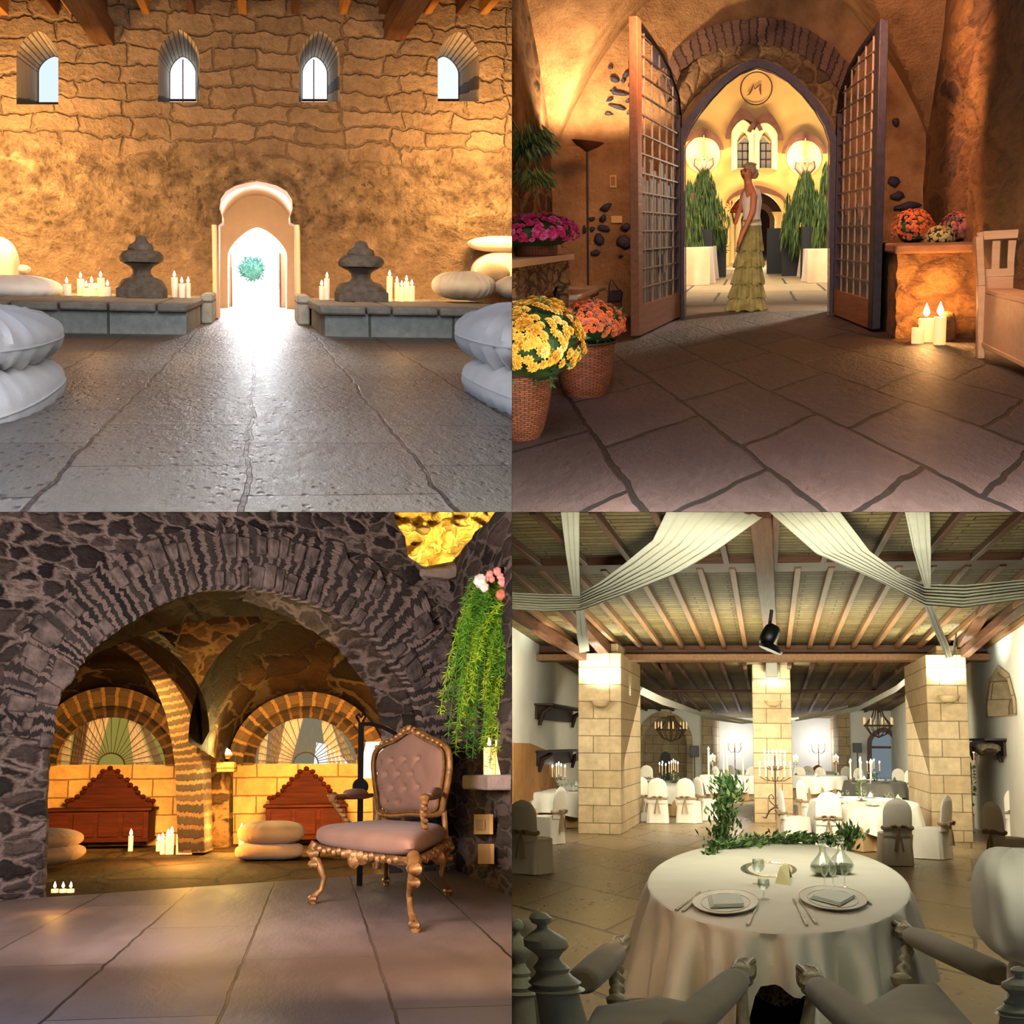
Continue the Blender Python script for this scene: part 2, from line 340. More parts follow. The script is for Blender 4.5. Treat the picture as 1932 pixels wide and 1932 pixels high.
        if parent: o.parent = parent
        else: o.matrix_world = room.M @ Matrix.Translation(b)
        if bevel:
            md = o.modifiers.new('bevel', 'BEVEL'); md.width = bevel; md.segments = 2; md.limit_method = 'ANGLE'
        if sub: md = o.modifiers.new('sub', 'SUBSURF'); md.levels = md.render_levels = sub
        if label: o['label'] = label
        if cat: o['category'] = cat
        if group: o['group'] = group
        if kind: o['kind'] = kind
        return o
class T:
    """a thing: an Empty at its base; part() hangs meshes under it"""
    def __init__(s, room, name, label, cat, base, group=None, rz=0, sc=1):
        s.room = room; s.base = V3(base); s.o = bpy.data.objects.new(name, None); COL.objects.link(s.o)
        s.o.matrix_world = room.M @ Matrix.Translation(s.base) @ Matrix.Rotation(rz, 4, 'Z') @ Matrix.Scale(sc, 4)
        s.o.empty_display_size = .1; s.o['label'] = label; s.o['category'] = cat
        if group: s.o['group'] = group
    def part(s, name, mb, mats, rel=False, under=None, **kw):
        return mb.build(name, mats, s.room, (0,0,0) if rel else s.base, under or s.o, **kw)
def kids(o): return [c for c in bpy.data.objects if c.parent == o]
def dup(root, room, base, label, group=None, rz=0, sc=1.0):
    """copy a thing with its parts and their sub-parts"""
    def cp(o, par):
        c = o.copy(); COL.objects.link(c); c.parent = par
        if o.type == 'MESH': room.objs.append(c)
        for ch in KID.get(o.name, ()): cp(ch, c)
        return c
    r = cp(root, None); r.matrix_world = room.M @ Matrix.Translation(V3(base)) @ Matrix.Rotation(rz, 4, 'Z') @ Matrix.Scale(sc, 4)
    r['label'] = label
    if group: r['group'] = group
    return r
KID = {}
def learn(root):
    for c in kids(root): KID.setdefault(root.name, []).append(c); learn(c)
ORD = ['first','second','third','fourth','fifth','sixth','seventh','eighth','ninth','tenth','eleventh','twelfth']
def arch(u0, u1, w0, ws, wt, n=10, point=0.0):
    """closed outline of an opening: flat sill at w0, springing at ws, crown at wt; point 0 round .. 1 pointed"""
    c = (u0+u1)/2; h = (u1-u0)/2; pts = [(u0, w0)]
    for i in range(2*n+1):
        t = PI - PI*i/(2*n); x = cos(t); y = sin(t)
        yp = 1-abs(x)**1.35 if point else y
        y = y*(1-point) + yp*point
        pts.append((c+h*x, ws+(wt-ws)*y))
    pts.append((u1, w0)); return pts
M_wick = m_plain('wick', '1a1410', rough=.9)
M_wax = m_wax('candle_wax', 'efe4d0', .15)
M_wax_lit = m_wax('candle_wax_glowing', 'f6e3bd', 1.2)
def flame_mb(c, h=.05, r=.012):
    m = MB(); m.lathe([(.15*r,0),(.8*r,.16*h),(r,.32*h),(.75*r,.55*h),(.35*r,.8*h),(.05*r,h)], c, 10); return m
M_flame = m_emit('candle_flame', (1, .62, .22, 1), 40)
M_flame_w = m_emit('candle_flame_white', (1, .86, .62, 1), 45)
def candle(room, base, r, h, label, group=None, wax=None, fl=None, flame=True, fh=None, n=20, name='pillar_candle'):
    t = T(room, name, label, 'candle', base, group)
    m = MB(); m.lathe([(r*.98,0),(r,.01*h),(r,h*.97),(r*.93,h),(r*.6,h*.985),(.001,h*.98)], base, n); wb = t.part('wax_body', m, wax or M_wax)
    b = V3(base)+V3((0,0,h*.98))
    if r > .012 and n > 10:
        m = MB(); m.tube([b, b+V3((0,0,r*.35)), b+V3((r*.08,0,r*.55))], r*.05+.001, 5); t.part('wick', m, M_wick, under=wb)
    if flame: t.part('flame', flame_mb(b+V3((0,0,r*.3)), fh or max(.05, r*1.6), (fh or max(.05, r*1.6))*.24), fl or M_flame, under=wb)
    return t
# ================================================================ HALL A (upper left): rough stone hall with candles
rnd = random.Random(3)
VW = 24.6
def A2(px, py, v=VW): p = A.P(px, py, v); return (p.x, p.z)
def mk_wallA():
    # coursed blocks high up, lumpy old rubble in the middle, smoother plaster near the benches
    n = N('hall_old_stone_wall'); co = n.coord('uwv'); z = n.add('ShaderNodeSeparateXYZ', {0: co}).outputs[1]
    nz = n.noise(co, .9, 4).outputs[0]; zz = n.math('ADD', z, n.math('MULTIPLY', n.math('SUBTRACT', nz, .5), 1.6))
    up = n.ramp(n.math('MULTIPLY', zz, .2), [(.34, GREY(0)), (.42, GREY(1))]); low = n.ramp(n.math('ADD', n.math('MULTIPLY', zz, .2), .3), [(.26, GREY(1)), (.46, GREY(0))])
    w = n.warp(co, 1.1, .55); w = n.warp(w, 5, .12)
    br = n.add('ShaderNodeTexBrick', {'Vector': w, 'Color1': hx('b8936e'), 'Color2': hx('9a7a5a'), 'Mortar': hx('86694e'), 'Scale': 1.0, 'Mortar Size': .035, 'Mortar Smooth': .8, 'Bias': 0.0, 'Brick Width': .72, 'Row Height': .30}, offset=.42, squash=1.3)
    f = n.noise(co, 9, 9, .72).outputs[0]; g = n.noise(co, 3.2, 8, .66, .25).outputs[0]; g2 = n.noise(co, 6.5, 7, .66, .2).outputs[0]
    lump = n.mix(n.ramp(g, [(.38, GREY(0)), (.56, GREY(1))]), hx('80664c'), hx('b8966f')); lump = n.mix(n.ramp(g2, [(.36, GREY(.75)), (.46, GREY(0))]), lump, hx('5c4835'))
    flat = n.mix(g, hx('a07e5c'), hx('bf9c74')); body = n.mix(low, lump, flat); col = n.mix(n.math('MULTIPLY', up, .72), body, br.outputs[0])
    col = n.mix(.65, col, n.ramp(f, [(.25, GREY(.4)), (.7, GREY(1))]), 'MULTIPLY')
    hr = n.math('ADD', n.math('MULTIPLY', n.ramp(g, [(.35, GREY(0)), (.6, GREY(1))]), .9), n.math('MULTIPLY', g2, 1.0))
    hr = n.math('MULTIPLY', hr, n.math('SUBTRACT', 1.0, n.math('MULTIPLY', low, .75))); hb = n.math('ADD', n.math('MULTIPLY', n.math('SUBTRACT', 1.0, br.outputs['Fac']), .55), n.math('ADD', n.math('MULTIPLY', g2, .9), n.math('MULTIPLY', g, .5)))
    h = n.math('ADD', n.math('MULTIPLY', hr, n.math('SUBTRACT', 1.0, up)), n.math('MULTIPLY', hb, up)); h = n.math('ADD', h, n.math('MULTIPLY', f, .55))
    n.bump(h, .22); return n.end(col, .9, .12)
M_wallA = mk_wallA()
M_floorA = m_brick('hall_floor_slabs', '989286', '7a756a', '1e1a16', bw=1.7, bh=.80, plane='vuw', stretch=(1,1,1), loc=(.4,.06,0), msize=.013, warp=.12, wscale=1.1, bump=.13, rough=.42, spec=.6, fine=11, fbump=.8, finestretch=(.36,1,1), roughvar=.25, pits=.5)
M_plasterA = m_plain('corridor_plaster', 'd8b48c', 'e3c39d', .8, 2, .01)
M_reveal = m_brick('window_reveal_blocks', 'c9b292', 'a8906e', '5d4a34', bw=3, bh=1/15, plane='UV', msize=.008, warp=.01, bump=.03, rough=.85, fine=10)
M_benchA = m_brick('bench_masonry', 'b4b3aa', '9c9c94', '6b675d', bw=1.15, bh=.6, plane='uwv', loc=(.2,.25,0), msize=.018, warp=.04, bump=.05, rough=.85, fine=8)
M_capA = m_plain('bench_cap_stone', '6f6a61', '938a7c', .8, 5, .03, detail=8)
M_lava = m_plain('carved_lava_stone', '3d3833', '5f574f', .9, 9, .03, detail=8)
M_timber = m_wood('dark_roof_timber', '3a2413', '6e4420', 1, 'v', .7, .006)
M_board = m_wood('warm_roof_boards', '8a5a22', 'b87d34', 1, 'v', .7, .004)
M_white = m_cloth('white_cotton', 'd9d2cb', 'e6e0da', bump=.002, weave=90)
M_cream = m_cloth('cream_cotton', 'cdb894', 'dcc8a6', bump=.002, weave=90)
M_tan = m_cloth('tan_cotton', 'a98c64', 'b79a72', bump=.002, weave=90)
M_leafw = m_wood('door_leaf_wood', '5d3526', '74452f', 1, 'w')
def wash(p): return p
wins = [ # outer (x0,x1,sill,spring,crown), inner (x0,x1,sill,spring,crown)
 ((31,110,197,108,58), (72,136,199,138,106)), ((298,376,192,108,55), (320,371,192,140,107)),
 ((564,641,192,108,58), (569,618,192,140,107)), ((826,904,191,108,60), (806,866,192,142,106))]
def pxarch(x0, x1, ys, ysp, yc, v, n=9, point=.35):
    return [A2(x, y, v) for x, y in arch(x0, x1, ys, ysp, yc, n, point)]
door_px = [(412,618),(412,425),(419,420),(419,408),(414,394),(415,377),(426,361),(445,350),(466,345),(484,342),(502,345),(522,350),(541,361),(551,377),(552,394),(547,408),(548,420),(559,425),(559,618)]
outerA = [(-90,-60),(990,-60),(990,640),(-90,640)]
loops = [[A2(x,y) for x,y in outerA], [A2(*p) for p in door_px]] + [pxarch(*w[0], VW) for w in wins]
m = MB(); m.plate(loops, VW)
m.build('wall_back', M_wallA, A, smooth=0, kind='structure')
for i, (wo, wi) in enumerate(wins):
    ro = [(p[0], VW, p[1]) for p in pxarch(*wo, VW)]; ri = [(p[0], VW+1.7, p[1]) for p in pxarch(*wi, VW+1.7)]
    mid = [tuple(a*.5+b*.5 for a, b in zip(p, q)) for p, q in zip(ro, ri)]
    m = MB(); n_ = len(ro); vs_ = []
    m.loft([ro, mid, ri], closed=True, uvs=False)
    ux = {}
    for fi in range(len(m.f)):
        k = fi % n_; r = fi // n_; ux[fi] = [(r*.5, k/n_), (r*.5, (k+1)/n_), (r*.5+.5, (k+1)/n_), (r*.5+.5, k/n_)]
    m.uv = ux
    w_ = m.build('window_%d' % (i+1), M_reveal, A, ro[0], kind='structure', smooth=25)
    m = MB(); m.plate([[(p[0], p[2]) for p in ri]], VW+1.68); m.build('pane', m_emit('daylight_pane%d' % i, (.72,.86,1,1), (1.1,3.2,3.0,1.3)[i]), A, ro[0], parent=w_)
    if i in (1, 2):
        c = A.P(345 if i == 1 else 592, 192, VW+1.6); c2 = A.P(345 if i == 1 else 592, 112, VW+1.6)
        m = MB(); m.tube([c, c2], .012, 6); m.build('window_bar', M_timber, A, ro[0], parent=w_)
    m = MB()
    rim = [V3(p)*.92 + V3((sum(q[0] for q in ri)/n_, VW+1.6, sum(q[2] for q in ri)/n_))*.08 for p in ri]
    m.loft([[V3(p)+V3((0,-.03,0)) for p in ri], [V3(p)+V3((0,-.05,0)) for p in rim]]); m.build('frame', M_timber, A, ro[0], parent=w_)
# doorway: reveal, corridor, second arch
m = MB(); m.loft([[(A2(*p)[0], VW, A2(*p)[1]) for p in door_px], [(A2(*p)[0]*1.0, VW+1.3, A2(*p)[1]) for p in door_px]], closed=False)
m.build('door_1', M_plasterA, A, kind='structure', smooth=30)
# stone jamb strips and arch rim of the doorway
def strip(name, pxs, v, t, mat, wid=.09):
    m = MB(); m.tube([A.P(x, y, v) for x, y in pxs], wid, 6); return m.build(name, mat, A, kind='structure')
strip('trim_1', [(407,600),(406,520),(405,440),(404,424)], VW-.02, .1, M_plasterA, .045)
strip('trim_2', [(563,600),(562,520),(561,440),(560,424)], VW-.02, .1, M_plasterA, .045)
m = MB(); m.tube([A.P(x, y, VW-.02) for x, y in [(405,424),(406,395),(409,372),(421,352),(440,338),(462,332),(484,329),(506,332),(528,338),(547,352),(558,372),(561,395),(563,424)]], .07, 6, flat=.6)
m.build('trim_3', M_wallA, A, kind='structure')
V2 = 31.5
in2 = arch(430, 541, 585, 482, 429, 9, .5)
cx0 = [(380,320),(600,320),(600,620),(380,620)]
m = MB(); m.plate([[A2(x,y,V2) for x,y in cx0], [A2(x,y,V2) for x,y in in2]], V2, V2+1.2); m.build('wall_corridor_end', M_plasterA, A, kind='structure', smooth=0)
m = MB(); a0 = A2(398,590,VW+1.3); a1 = A2(584,590,VW+1.3)
ul, ur = A2(400,600,VW)[0], A2(572,600,VW)[0]
def vault(a, b):
    t = PI*(1-a); return (lerp(ul, ur, .5)+(ur-ul)/2*1.05*cos(t), VW+1.3+b*(V2-VW-1.3), max(-.9, .62+.95*sin(t)) if 0 < a < 1 else -.9)
lerp = lambda a, b, t: a+(b-a)*t
m.grid(vault, 21, 6); m.build('wall_corridor_vault', M_plasterA, A, kind='structure')
# open door leaves seen beyond the second arch
for sx, x0, x1, nm in ((0, 426, 438, 'left'), (1, 527, 541, 'right')):
    v = V2+1.4; t = T(A, 'door_leaf', 'brown wooden door leaf standing open at the %s of the bright doorway' % nm, 'door', A.P((x0+x1)/2, 566, v), 'open door leaves of the bright doorway')
    a = A.P(x0, 567, v); b = A.P(x1, 478, v); m = MB(); m.box((a.x, v, -.9), (b.x, v+1.0, b.z)); t.part('panel', m, m_plain('pale_leaf_paint'+nm, 'e8dccb', 'f0e6d8'), bevel=.01)
    m = MB(); xx = (x1, x1-3) if sx == 0 else (x0, x0+3); p = A.P(xx[0], 567, v-.05); q = A.P(xx[1], 478, v-.05)
    m.box((min(p.x,q.x), v-.12, -.9), (max(p.x,q.x), v-.01, q.z)); t.part('edge_board', m, M_leafw)
# outside: paving, planter hedge and open sky
m = MB(); m.box((-9, V2+1.2, -1.0), (9, 62, -.905)); m.build('floor_outside', m_plain('sunlit_paving', 'c9c2b4', 'd8d2c6', .8, 3, .01), A, kind='structure')
m = MB(); m.plate([[(-14,-3),(14,-3),(14,9),(-14,9)]], 62); m.build('ceiling_sky_beyond_door', m_emit('hazy_daylight', (.93,.97,1,1), 2.4), A, kind='structure')
def leafy(c, r, n, size, rr, mb=None, squash=1):
    m = mb or MB()
    for i in range(n):
        d = V3((rr.gauss(0,1), rr.gauss(0,1), rr.gauss(0,1))); d.normalize(); p = V3(c)+V3((d.x*r[0], d.y*r[1], d.z*r[2]))*rr.uniform(.6,1)
        leaf(m, p, d+V3((rr.uniform(-.6,.6), rr.uniform(-.6,.6), rr.uniform(-.3,.8))), size*rr.uniform(.6,1.3), rr)
    return m
def leaf(m, p, d, L, rr, wd=.36, mi=0):
    d = V3(d).normalized(); s = d.cross(V3((rr.uniform(-1,1), rr.uniform(-1,1), rr.uniform(-1,1))))
    if s.length < .05: s = V3((1,0,0))
    s.normalize(); n = d.cross(s)
    m.add([p, p+d*L*.45+s*L*wd*.5+n*L*.06, p+d*L, p+d*L*.45-s*L*wd*.5+n*L*.06], [(0,1,2,3)], mi=mi)
g = A.F(476, 528, 0); g = A.P(476, 527, 55)
m = MB(); m.blob((g.x, 55, g.z+.38), (.40,.4,.36), nu=16, nv=10, wr=lambda p, a, b: p*(1+.2*noise.noise(p*6))); leafy((g.x, 55, g.z+.40), (.48,.5,.42), 500, .16, rnd, m); o = m.build('round_bush', m_plain('bush_leaf', '4f8f86', '79b3a6', .7), A, (g.x,55,g.z), smooth=0, label='round green bush in the daylight beyond the doorway', cat='bush')
# floor
m = MB(); m.plate([[(-6.5,4.6),(6.5,4.6),(6.5,VW+8),(-6.5,VW+8)]], -.9, plane='uv'); m.build('floor', M_floorA, A, kind='structure', smooth=0)
# side walls out of frame and ceiling boards
for sgn, nm in ((-1,'left'),(1,'right')):
    uu = -5.45 if sgn < 0 else 5.0
    m = MB(); m.plate([[(13,-1),(VW+.2,-1),(VW+.2,5.2),(13,5.2)]], uu, plane='vw'); m.build('wall_'+nm+'_hall', M_wallA, A, kind='structure', smooth=0)
m = MB(); zt = A.P(488, -12, VW).z; m.plate([[(-5.6,12),(5.2,12),(5.2,VW+.2),(-5.6,VW+.2)]], zt+.12, plane='uv'); m.build('ceiling', M_board, A, kind='structure', smooth=0)
for i, px in enumerate([8, 103, 140, 195, 276, 362, 458, 556, 647, 722, 806, 868, 912]):
    p = A.P(px, 27 if i not in (0,1) else 29, VW); wd = .085 if i % 3 else .1
    t = MB(); t.box((p.x-wd/2-.02, 15, p.z), (p.x+wd/2+.02, VW+.02, zt+.14))
    t.build('rafter', M_timber if i % 2 else M_board, A, (p.x, VW, p.z), bevel=.01, label='%s roof rafter meeting the stone wall, counted from the left' % (ORD+['thirteenth'])[i], cat='beam', group='roof rafters along the top of the stone wall')
for (px, py, w_, nm) in ((196, 84, .34, 'left'), (744, 76, .36, 'right')):
    p = A.P(px, py, VW); m = MB(); m.box((p.x-w_/2, 14, p.z), (p.x+w_/2, VW+.02, p.z+.36))
    m.build('ceiling_beam', M_timber, A, (p.x, VW, p.z), bevel=.02, label='heavy dark tie beam, the %s one of two' % nm, cat='beam', group='heavy dark tie beams')
# stone benches along the wall
HB = .41; ZB = -.9+HB; VF = 19.0
def bench(side):
    if side == 'left': xa, xb, xr = -60, 352, 378
    else: xa, xb, xr = 990, 613, 588
    a = A.P(xa, 628, VF).x; b = A.P(xb, 628, VF).x; r = A.P(xr, 612, 21.9).x
    t = T(A, 'stone_bench', 'low masonry bench with dark cap slabs on the %s of the doorway' % side, 'bench', ((a+b)/2, 21.5, -.9))
    m = MB(); m.plate([[(a,VF),(b,VF),(r,VW),(a,VW)]], -.9, ZB-.1, plane='uv'); t.part('body', m, M_benchA, smooth=0)
    cuts = [-60, 20, 112, 205, 296, 356] if side == 'left' else [600, 690, 738, 826, 905, 995]
    for i in range(5):
        u0 = A.P(cuts[i], 575, VF).x; u1 = A.P(cuts[i+1], 575, VF).x
        m = MB(); k = rnd.uniform(-.012,.012)
        e0 = u0+.012; e1 = u1-.012; bk0 = e0; bk1 = e1
        if side == 'left' and i == 4: bk1 = r+.05
        if side == 'right' and i == 0: bk0 = r-.05
        m.plate([[(e0,VF-.14+k),(e1,VF-.14),(bk1,VW-.01),(bk0,VW-.01)]], ZB-.11+k*.4, ZB+k*.3, plane='uv')
        t.part('cap_slab', m, M_capA, bevel=.03, smooth=40)
    return t
bench('left'); bench('right')
for (x0, x1, nm) in ((379, 401, 'left'), (562, 585, 'right')):
    a = A.P(x0, 609, 22.6); b = A.P(x1, 609, 22.6); m = MB(); m.box((a.x, 22.6, -.9), (b.x, VW+.1, -.43))
    m.build('jamb_block', M_benchA, A, (a.x, 23, -.9), bevel=.03, label='upright stone block between the %s bench and the door jamb' % nm, cat='stone block')
# carved stone urn finials
def urn(px, name_side, px_w=86, label=''):
    v = 22.3; yb = 505+ (-ZB)*2730/v; b = A.P(px, yb, v); b.z = ZB; s = v/2600
    t = T(A, 'stone_finial', label, 'stone ornament', b)
    W_ = px_w*s/2
    m = MB(); m.lathe([(W_,0),(W_,.14),(W_*.97,.15)], b, 8, dv=1.6, sq=.7); t.part('plinth', m, M_lava, bevel=.015)
    def nz(k, a):
        def f(p, th): 
            q = noise.noise(V3((p.x*5, p.y*5, p.z*5)))*a + .02*sin(th*k)
            return V3((p.x*(1+q), p.y*(1+q), p.z))
        return f
    H_ = 113*s
    m = MB(); m.lathe([(W_*.95,.15),(W_*.92,.2),(W_*.8,.27),(W_*.45,.31),(W_*.36,.36),(W_*.36,.42),(W_*.45,.47),(W_*.7,.52)], b, 30, dv=1.3, fn=nz(12,.1)); t.part('flared_foot', m, M_lava)
    m = MB(); m.lathe([(W_*.5,.5),(W_*.78,.54),(W_*.87,.6),(W_*.84,.66),(W_*.7,.70),(W_*.5,.72)], b, 40, dv=1.2, fn=nz(14,.2)); t.part('bowl', m, M_lava)
    m = MB(); m.lathe([(W_*.5,.7),(W_*.52,.74),(W_*.47,.80),(W_*.32,.83),(W_*.24,.87),(W_*.2,.91),(W_*.1,.94),(0.001,.945)], b, 30, dv=1.1, fn=nz(9,.25)); t.part('finial_top', m, M_lava)
urn(269, 'left', 88, 'dark carved stone finial on the bench left of the doorway')
urn(681, 'right', 98, 'dark carved stone finial on the bench right of the doorway')
# candles on the benches
cl = [(126,536,15,'short lone candle at the left end of the left bench row'),(152,526,13,'tall candle starting the left bench cluster'),(163,543,17,'squat wide candle second in the left bench cluster'),(173,534,11,'slim candle third in the left bench cluster'),(181,546,11,'lowest candle in the middle of the left bench cluster'),(190,524,13,'tallest candle near the right of the left bench cluster'),(203,541,13,'low candle closing the left bench cluster'),
 (329,523,12,'tall candle just right of the left stone finial'),(343,535,13,'middle short candle right of the left stone finial'),(355,534,9,'slim candle nearest the doorway on the left bench'),
 (607,540,10,'short candle nearest the doorway on the right bench'),(617,525,10,'tall candle left of the right stone finial'),
 (735,521,11,'tall candle just right of the right stone finial'),(749,533,9,'slim candle second right of the right stone finial'),(758,541,10,'short candle in the middle of the right bench cluster'),(767,531,10,'candle with a tall flame in the right bench cluster'),(777,539,11,'last low candle of the right bench cluster')]
for px, py, w_, lab in cl:
    v = 22.3 + (px*7 % 5)*.10; p = A.P(px, py, v); r = w_*v/2600/2; candle(A, (p.x, v, ZB), r, p.z-ZB, lab, 'white candles on the stone benches', fh=.09, n=14, wax=M_wax_lit if 150 < px < 200 or px > 730 else None)
# cushions
def crease(amt, k, seed=0):
    def f(p, t, ph):
        r = cos(ph); q = sin(t*k+1.3*sin(t*3+seed)+seed)*amt*(abs(sin(2*ph))**.5) ; n_ = noise.noise(V3((p.x*3+seed, p.y*3, p.z*5)))*amt*1.4
        return V3((p.x*(1+q*.3), p.y*(1+q*.3), p.z*(1+q+n_)))
    return f
def cushion(room, c, r, label, mat, group=None, tilt=0, roll=0, e=.55, ez=.9, k=26, amt=.08, name='floor_cushion', cat='cushion', pipe=True, seed=0, rz=0):
    t = T(room, name, label, cat, V3(c)-V3((0,0,r[2])), group)
    Mx = Matrix.Rotation(roll, 4, 'Y') @ Matrix.Rotation(tilt, 4, 'X') @ Matrix.Rotation(rz, 4, 'Z')
    m = MB(); m.blob(c, r, Mx, e, ez, 90, 22, crease(amt, k, seed)); t.part('cover', m, mat)
    if pipe:
        sg = lambda x, q: math.copysign(abs(x)**q, x)
        m = MB(); m.tube([V3(c) + Mx @ V3((r[0]*1.0*sg(cos(a), e), r[1]*1.0*sg(sin(a), e), 0)) for a in [2*PI*i/48 for i in range(48)]], r[2]*.035, 6, closed=True); t.part('piping', m, mat)
    return t
def cush_px(room, x0, x1, y0, y1, v, label, mat, depth=1.0, **kw):
    p = room.P((x0+x1)/2, (y0+y1)/2, v); s = v/2600
    return cushion(room, p, ((x1-x0)*s/2, depth, (y1-y0)*s/2), label, mat, **kw)
cush_px(A, -190, 90, 688, 822, 9.4, 'white floor cushion at the left edge, lower of its stack', M_white, 1.6, e=.75, tilt=.02, roll=-.12, amt=.07, seed=1)
cush_px(A, -190, 84, 584, 690, 9.8, 'white floor cushion at the left edge, upper of its stack', M_white, 1.6, e=.75, amt=.13, seed=2, k=22, roll=.04)
cush_px(A, 889, 1150, 690, 800, 9.6, 'white floor cushion at the right edge, lower of its stack', M_white, 1.6, e=.75, roll=.18, amt=.09, seed=3)
cush_px(A, 876, 1150, 582, 694, 10.0, 'white floor cushion at the right edge, upper of its stack', M_white, 1.6, e=.75, amt=.16, seed=4, k=26, roll=-.02)
cush_px(A, -60, 106, 521, 568, 22.6, 'plump white cushion lying on the left bench', M_white, .7, e=.6, seed=5, k=18, amt=.05, name='bench_cushion', pipe=False)
cush_px(A, -45, 29, 450, 556, 23.6, 'upright white back cushion leaning on the wall at the left', M_cream, .35, e=.3, seed=6, amt=.03, name='back_cushion', pipe=False)
cush_px(A, 25, 54, 500, 517, 23.9, 'small cream cushion corner behind the left bench cushion', M_cream, .25, e=.3, amt=.02, name='back_cushion', pipe=False)
cush_px(A, 817, 931, 513, 565, 22.6, 'plump cream cushion lying on the right bench', M_cream, .7, e=.6, seed=7, k=30, amt=.06, name='bench_cushion', pipe=False)
cush_px(A, 901, 958, 497, 538, 23.5, 'brown bolster roll behind the plump cream cushion', M_tan, .6, e=.7, seed=8, amt=.04, name='bolster', pipe=False)
cush_px(A, 935, 1010, 522, 565, 22.8, 'cream cushion at the far right end of the right bench', M_cream, .6, e=.6, seed=9, amt=.04, name='bench_cushion', pipe=False)
cush_px(A, 884, 1040, 446, 477, 24.2, 'long cream back bolster leaning on the wall at the right', M_cream, .3, e=.25, amt=.02, name='back_cushion', pipe=False)
cush_px(A, 890, 1040, 474, 556, 24.2, 'wide cream back pad below the long bolster at the right', M_cream, .3, e=.25, amt=.02, name='back_cushion', pipe=False)
# ================================================================ HALL B (upper right): vaulted gateway at night
rb = random.Random(11)
VB = 15.8
def B2(px, py, v=VB): p = B.P(px, py, v); return (p.x, p.z)
M_plB = m_plain('old_vault_plaster', '7a5436', 'b58a5e', .9, 2.6, .035, bscale=22, detail=11, spec=.1)
M_rubB = m_rubble('gate_rubble_wall', ['3c2b28', '9c6d42', '6b4a34', '8a5c38'], 'b58350', scale=3.4, stretch=(1,1.4,.5), width=.09, warp=.5, bump=.10, fine=14, mess=.7)
M_rubB2 = m_rubble('coarse_side_wall', ['a3713f', '8a5d38', 'b07f4a', '5b4038'], '9a6b3c', scale=1.5, plane='vwu', stretch=(.42,1.5,1), width=.05, warp=.5, bump=.10, fine=9, mess=.8)
M_vous = m_brick('gate_voussoirs', '6a4a40', '8a6550', '3c2a28', bw=5, bh=1/26, plane='UV', msize=.004, warp=.03, wscale=9, bump=.05, rough=.9, fine=14)
M_vous2 = m_rubble('gate_arch_rubble', ['9a7550', '7c5a42', 'b08a60'], 'a87e50', scale=5, width=.05, bump=.06, mess=.7)
M_floorB = m_brick('gate_flagstones', '5e4747', '463638', '0e0b10', bw=.56, bh=.48, plane='uvw', stretch=(1,.27,1), rot=PI/4+.12, msize=.012, warp=.09, wscale=3.2, bump=.06, rough=.5, fine=22, fbump=.6, roughvar=.3, off=.35)
M_floorB2 = m_brick('courtyard_slabs', 'b09a78', '9c8768', '4a3c2c', bw=1.1, bh=3.2, plane='uvw', msize=.02, warp=.06, bump=.03, rough=.5, fine=8, roughvar=.3)
M_iron = m_plain('dark_gate_iron', '2a2329', '3a3038', .5, 20, .002, metal=.6)
M_ironw = m_plain('gate_grille_iron', '8a7668', '6e5c54', .5, 20, .002, metal=.2)
M_gatew = m_wood('gate_board_wood', '7a4a30', '935b3a', 1, 'v', .5, .004)
M_slat = m_wood('gate_slat_wood', '544a42', '6f635a', 1, 'w', .5, .006)
M_basalt = m_plain('dark_basalt', '201b28', '3a3040', .7, 9, .02)
M_fac = m_plain('facade_plaster', 'e0ac6a', 'ecbf80', .85, 1.2, .01)
M_facw = m_plain('facade_pale_stone', 'f0e0b0', 'f6e9c4', .8, 2, .01)
M_hood = m_plain('dark_hood_mould', '5c3a34', '6e4840', .8, 6, .02)
M_basket = m_brick('woven_wicker', 'a85a34', '83452a', '4a241a', bw=.045, bh=1/40, plane='UV', stretch=(1,1,1), msize=.0035, warp=.010, wscale=26, bump=.008, rough=.6, fine=60)
M_leafd = m_plain('dark_green_leaf', '1c3018', '3a5226', .6, 12)
M_leafm = m_plain('mid_green_leaf', '33481e', '55692c', .6, 12)
M_peach = m_wood('peach_painted_wood', 'd09a6c', 'dfae80', 1, 'u', .6, .002)
# walls
hole = [(1279,604),(1279,262),(1290,236),(1310,206),(1336,175),(1365,146),(1396,124),(1428,112),(1460,122),(1491,140),(1520,166),(1546,197),(1566,230),(1577,262),(1577,604)]
cu_l = B.P(1045, 400, VB).x; cu_r = B.P(1752, 400, VB).x
m = MB(); m.plate([[(cu_l-.05,-1),(cu_r+.05,-1),(cu_r+.05,3.6),(cu_l-.05,3.6)], [B2(*p) for p in hole]], VB, VB+.9); m.build('wall_gate', M_plB, B, kind='structure', smooth=0)
def rimpts(off):
    c = V3((1428, 300)); out = []
    for x, y in hole[1:-1]: 
        d = (V3((x, y, 0))-V3((1428, 330, 0))).normalized(); out.append((x-d.x*off, y-d.y*off))
    return [(hole[0][0]+off if off else hole[0][0], 604)] + out + [((hole[-1][0]-off) if off else hole[-1][0], 604)]
def P3(pts, v): return [tuple(B.P(x, y, v)) for x, y in pts]
m = MB(); a, b_ = rimpts(-2), rimpts(13)
m.loft([P3(a, VB-.02), P3(a, VB-.12), P3(b_, VB-.12), P3(b_, VB+.3)], closed=False); m.build('trim_4', M_iron, B, kind='structure')
m = MB(); m.tube(P3(rimpts(15), VB-.02), .008, 5); m.build('trim_5', M_ironw, B, kind='structure')
o1 = [(1238,155),(1272,96),(1320,58),(1370,40),(1425,33),(1480,38),(1530,58),(1577,92),(1612,130)]
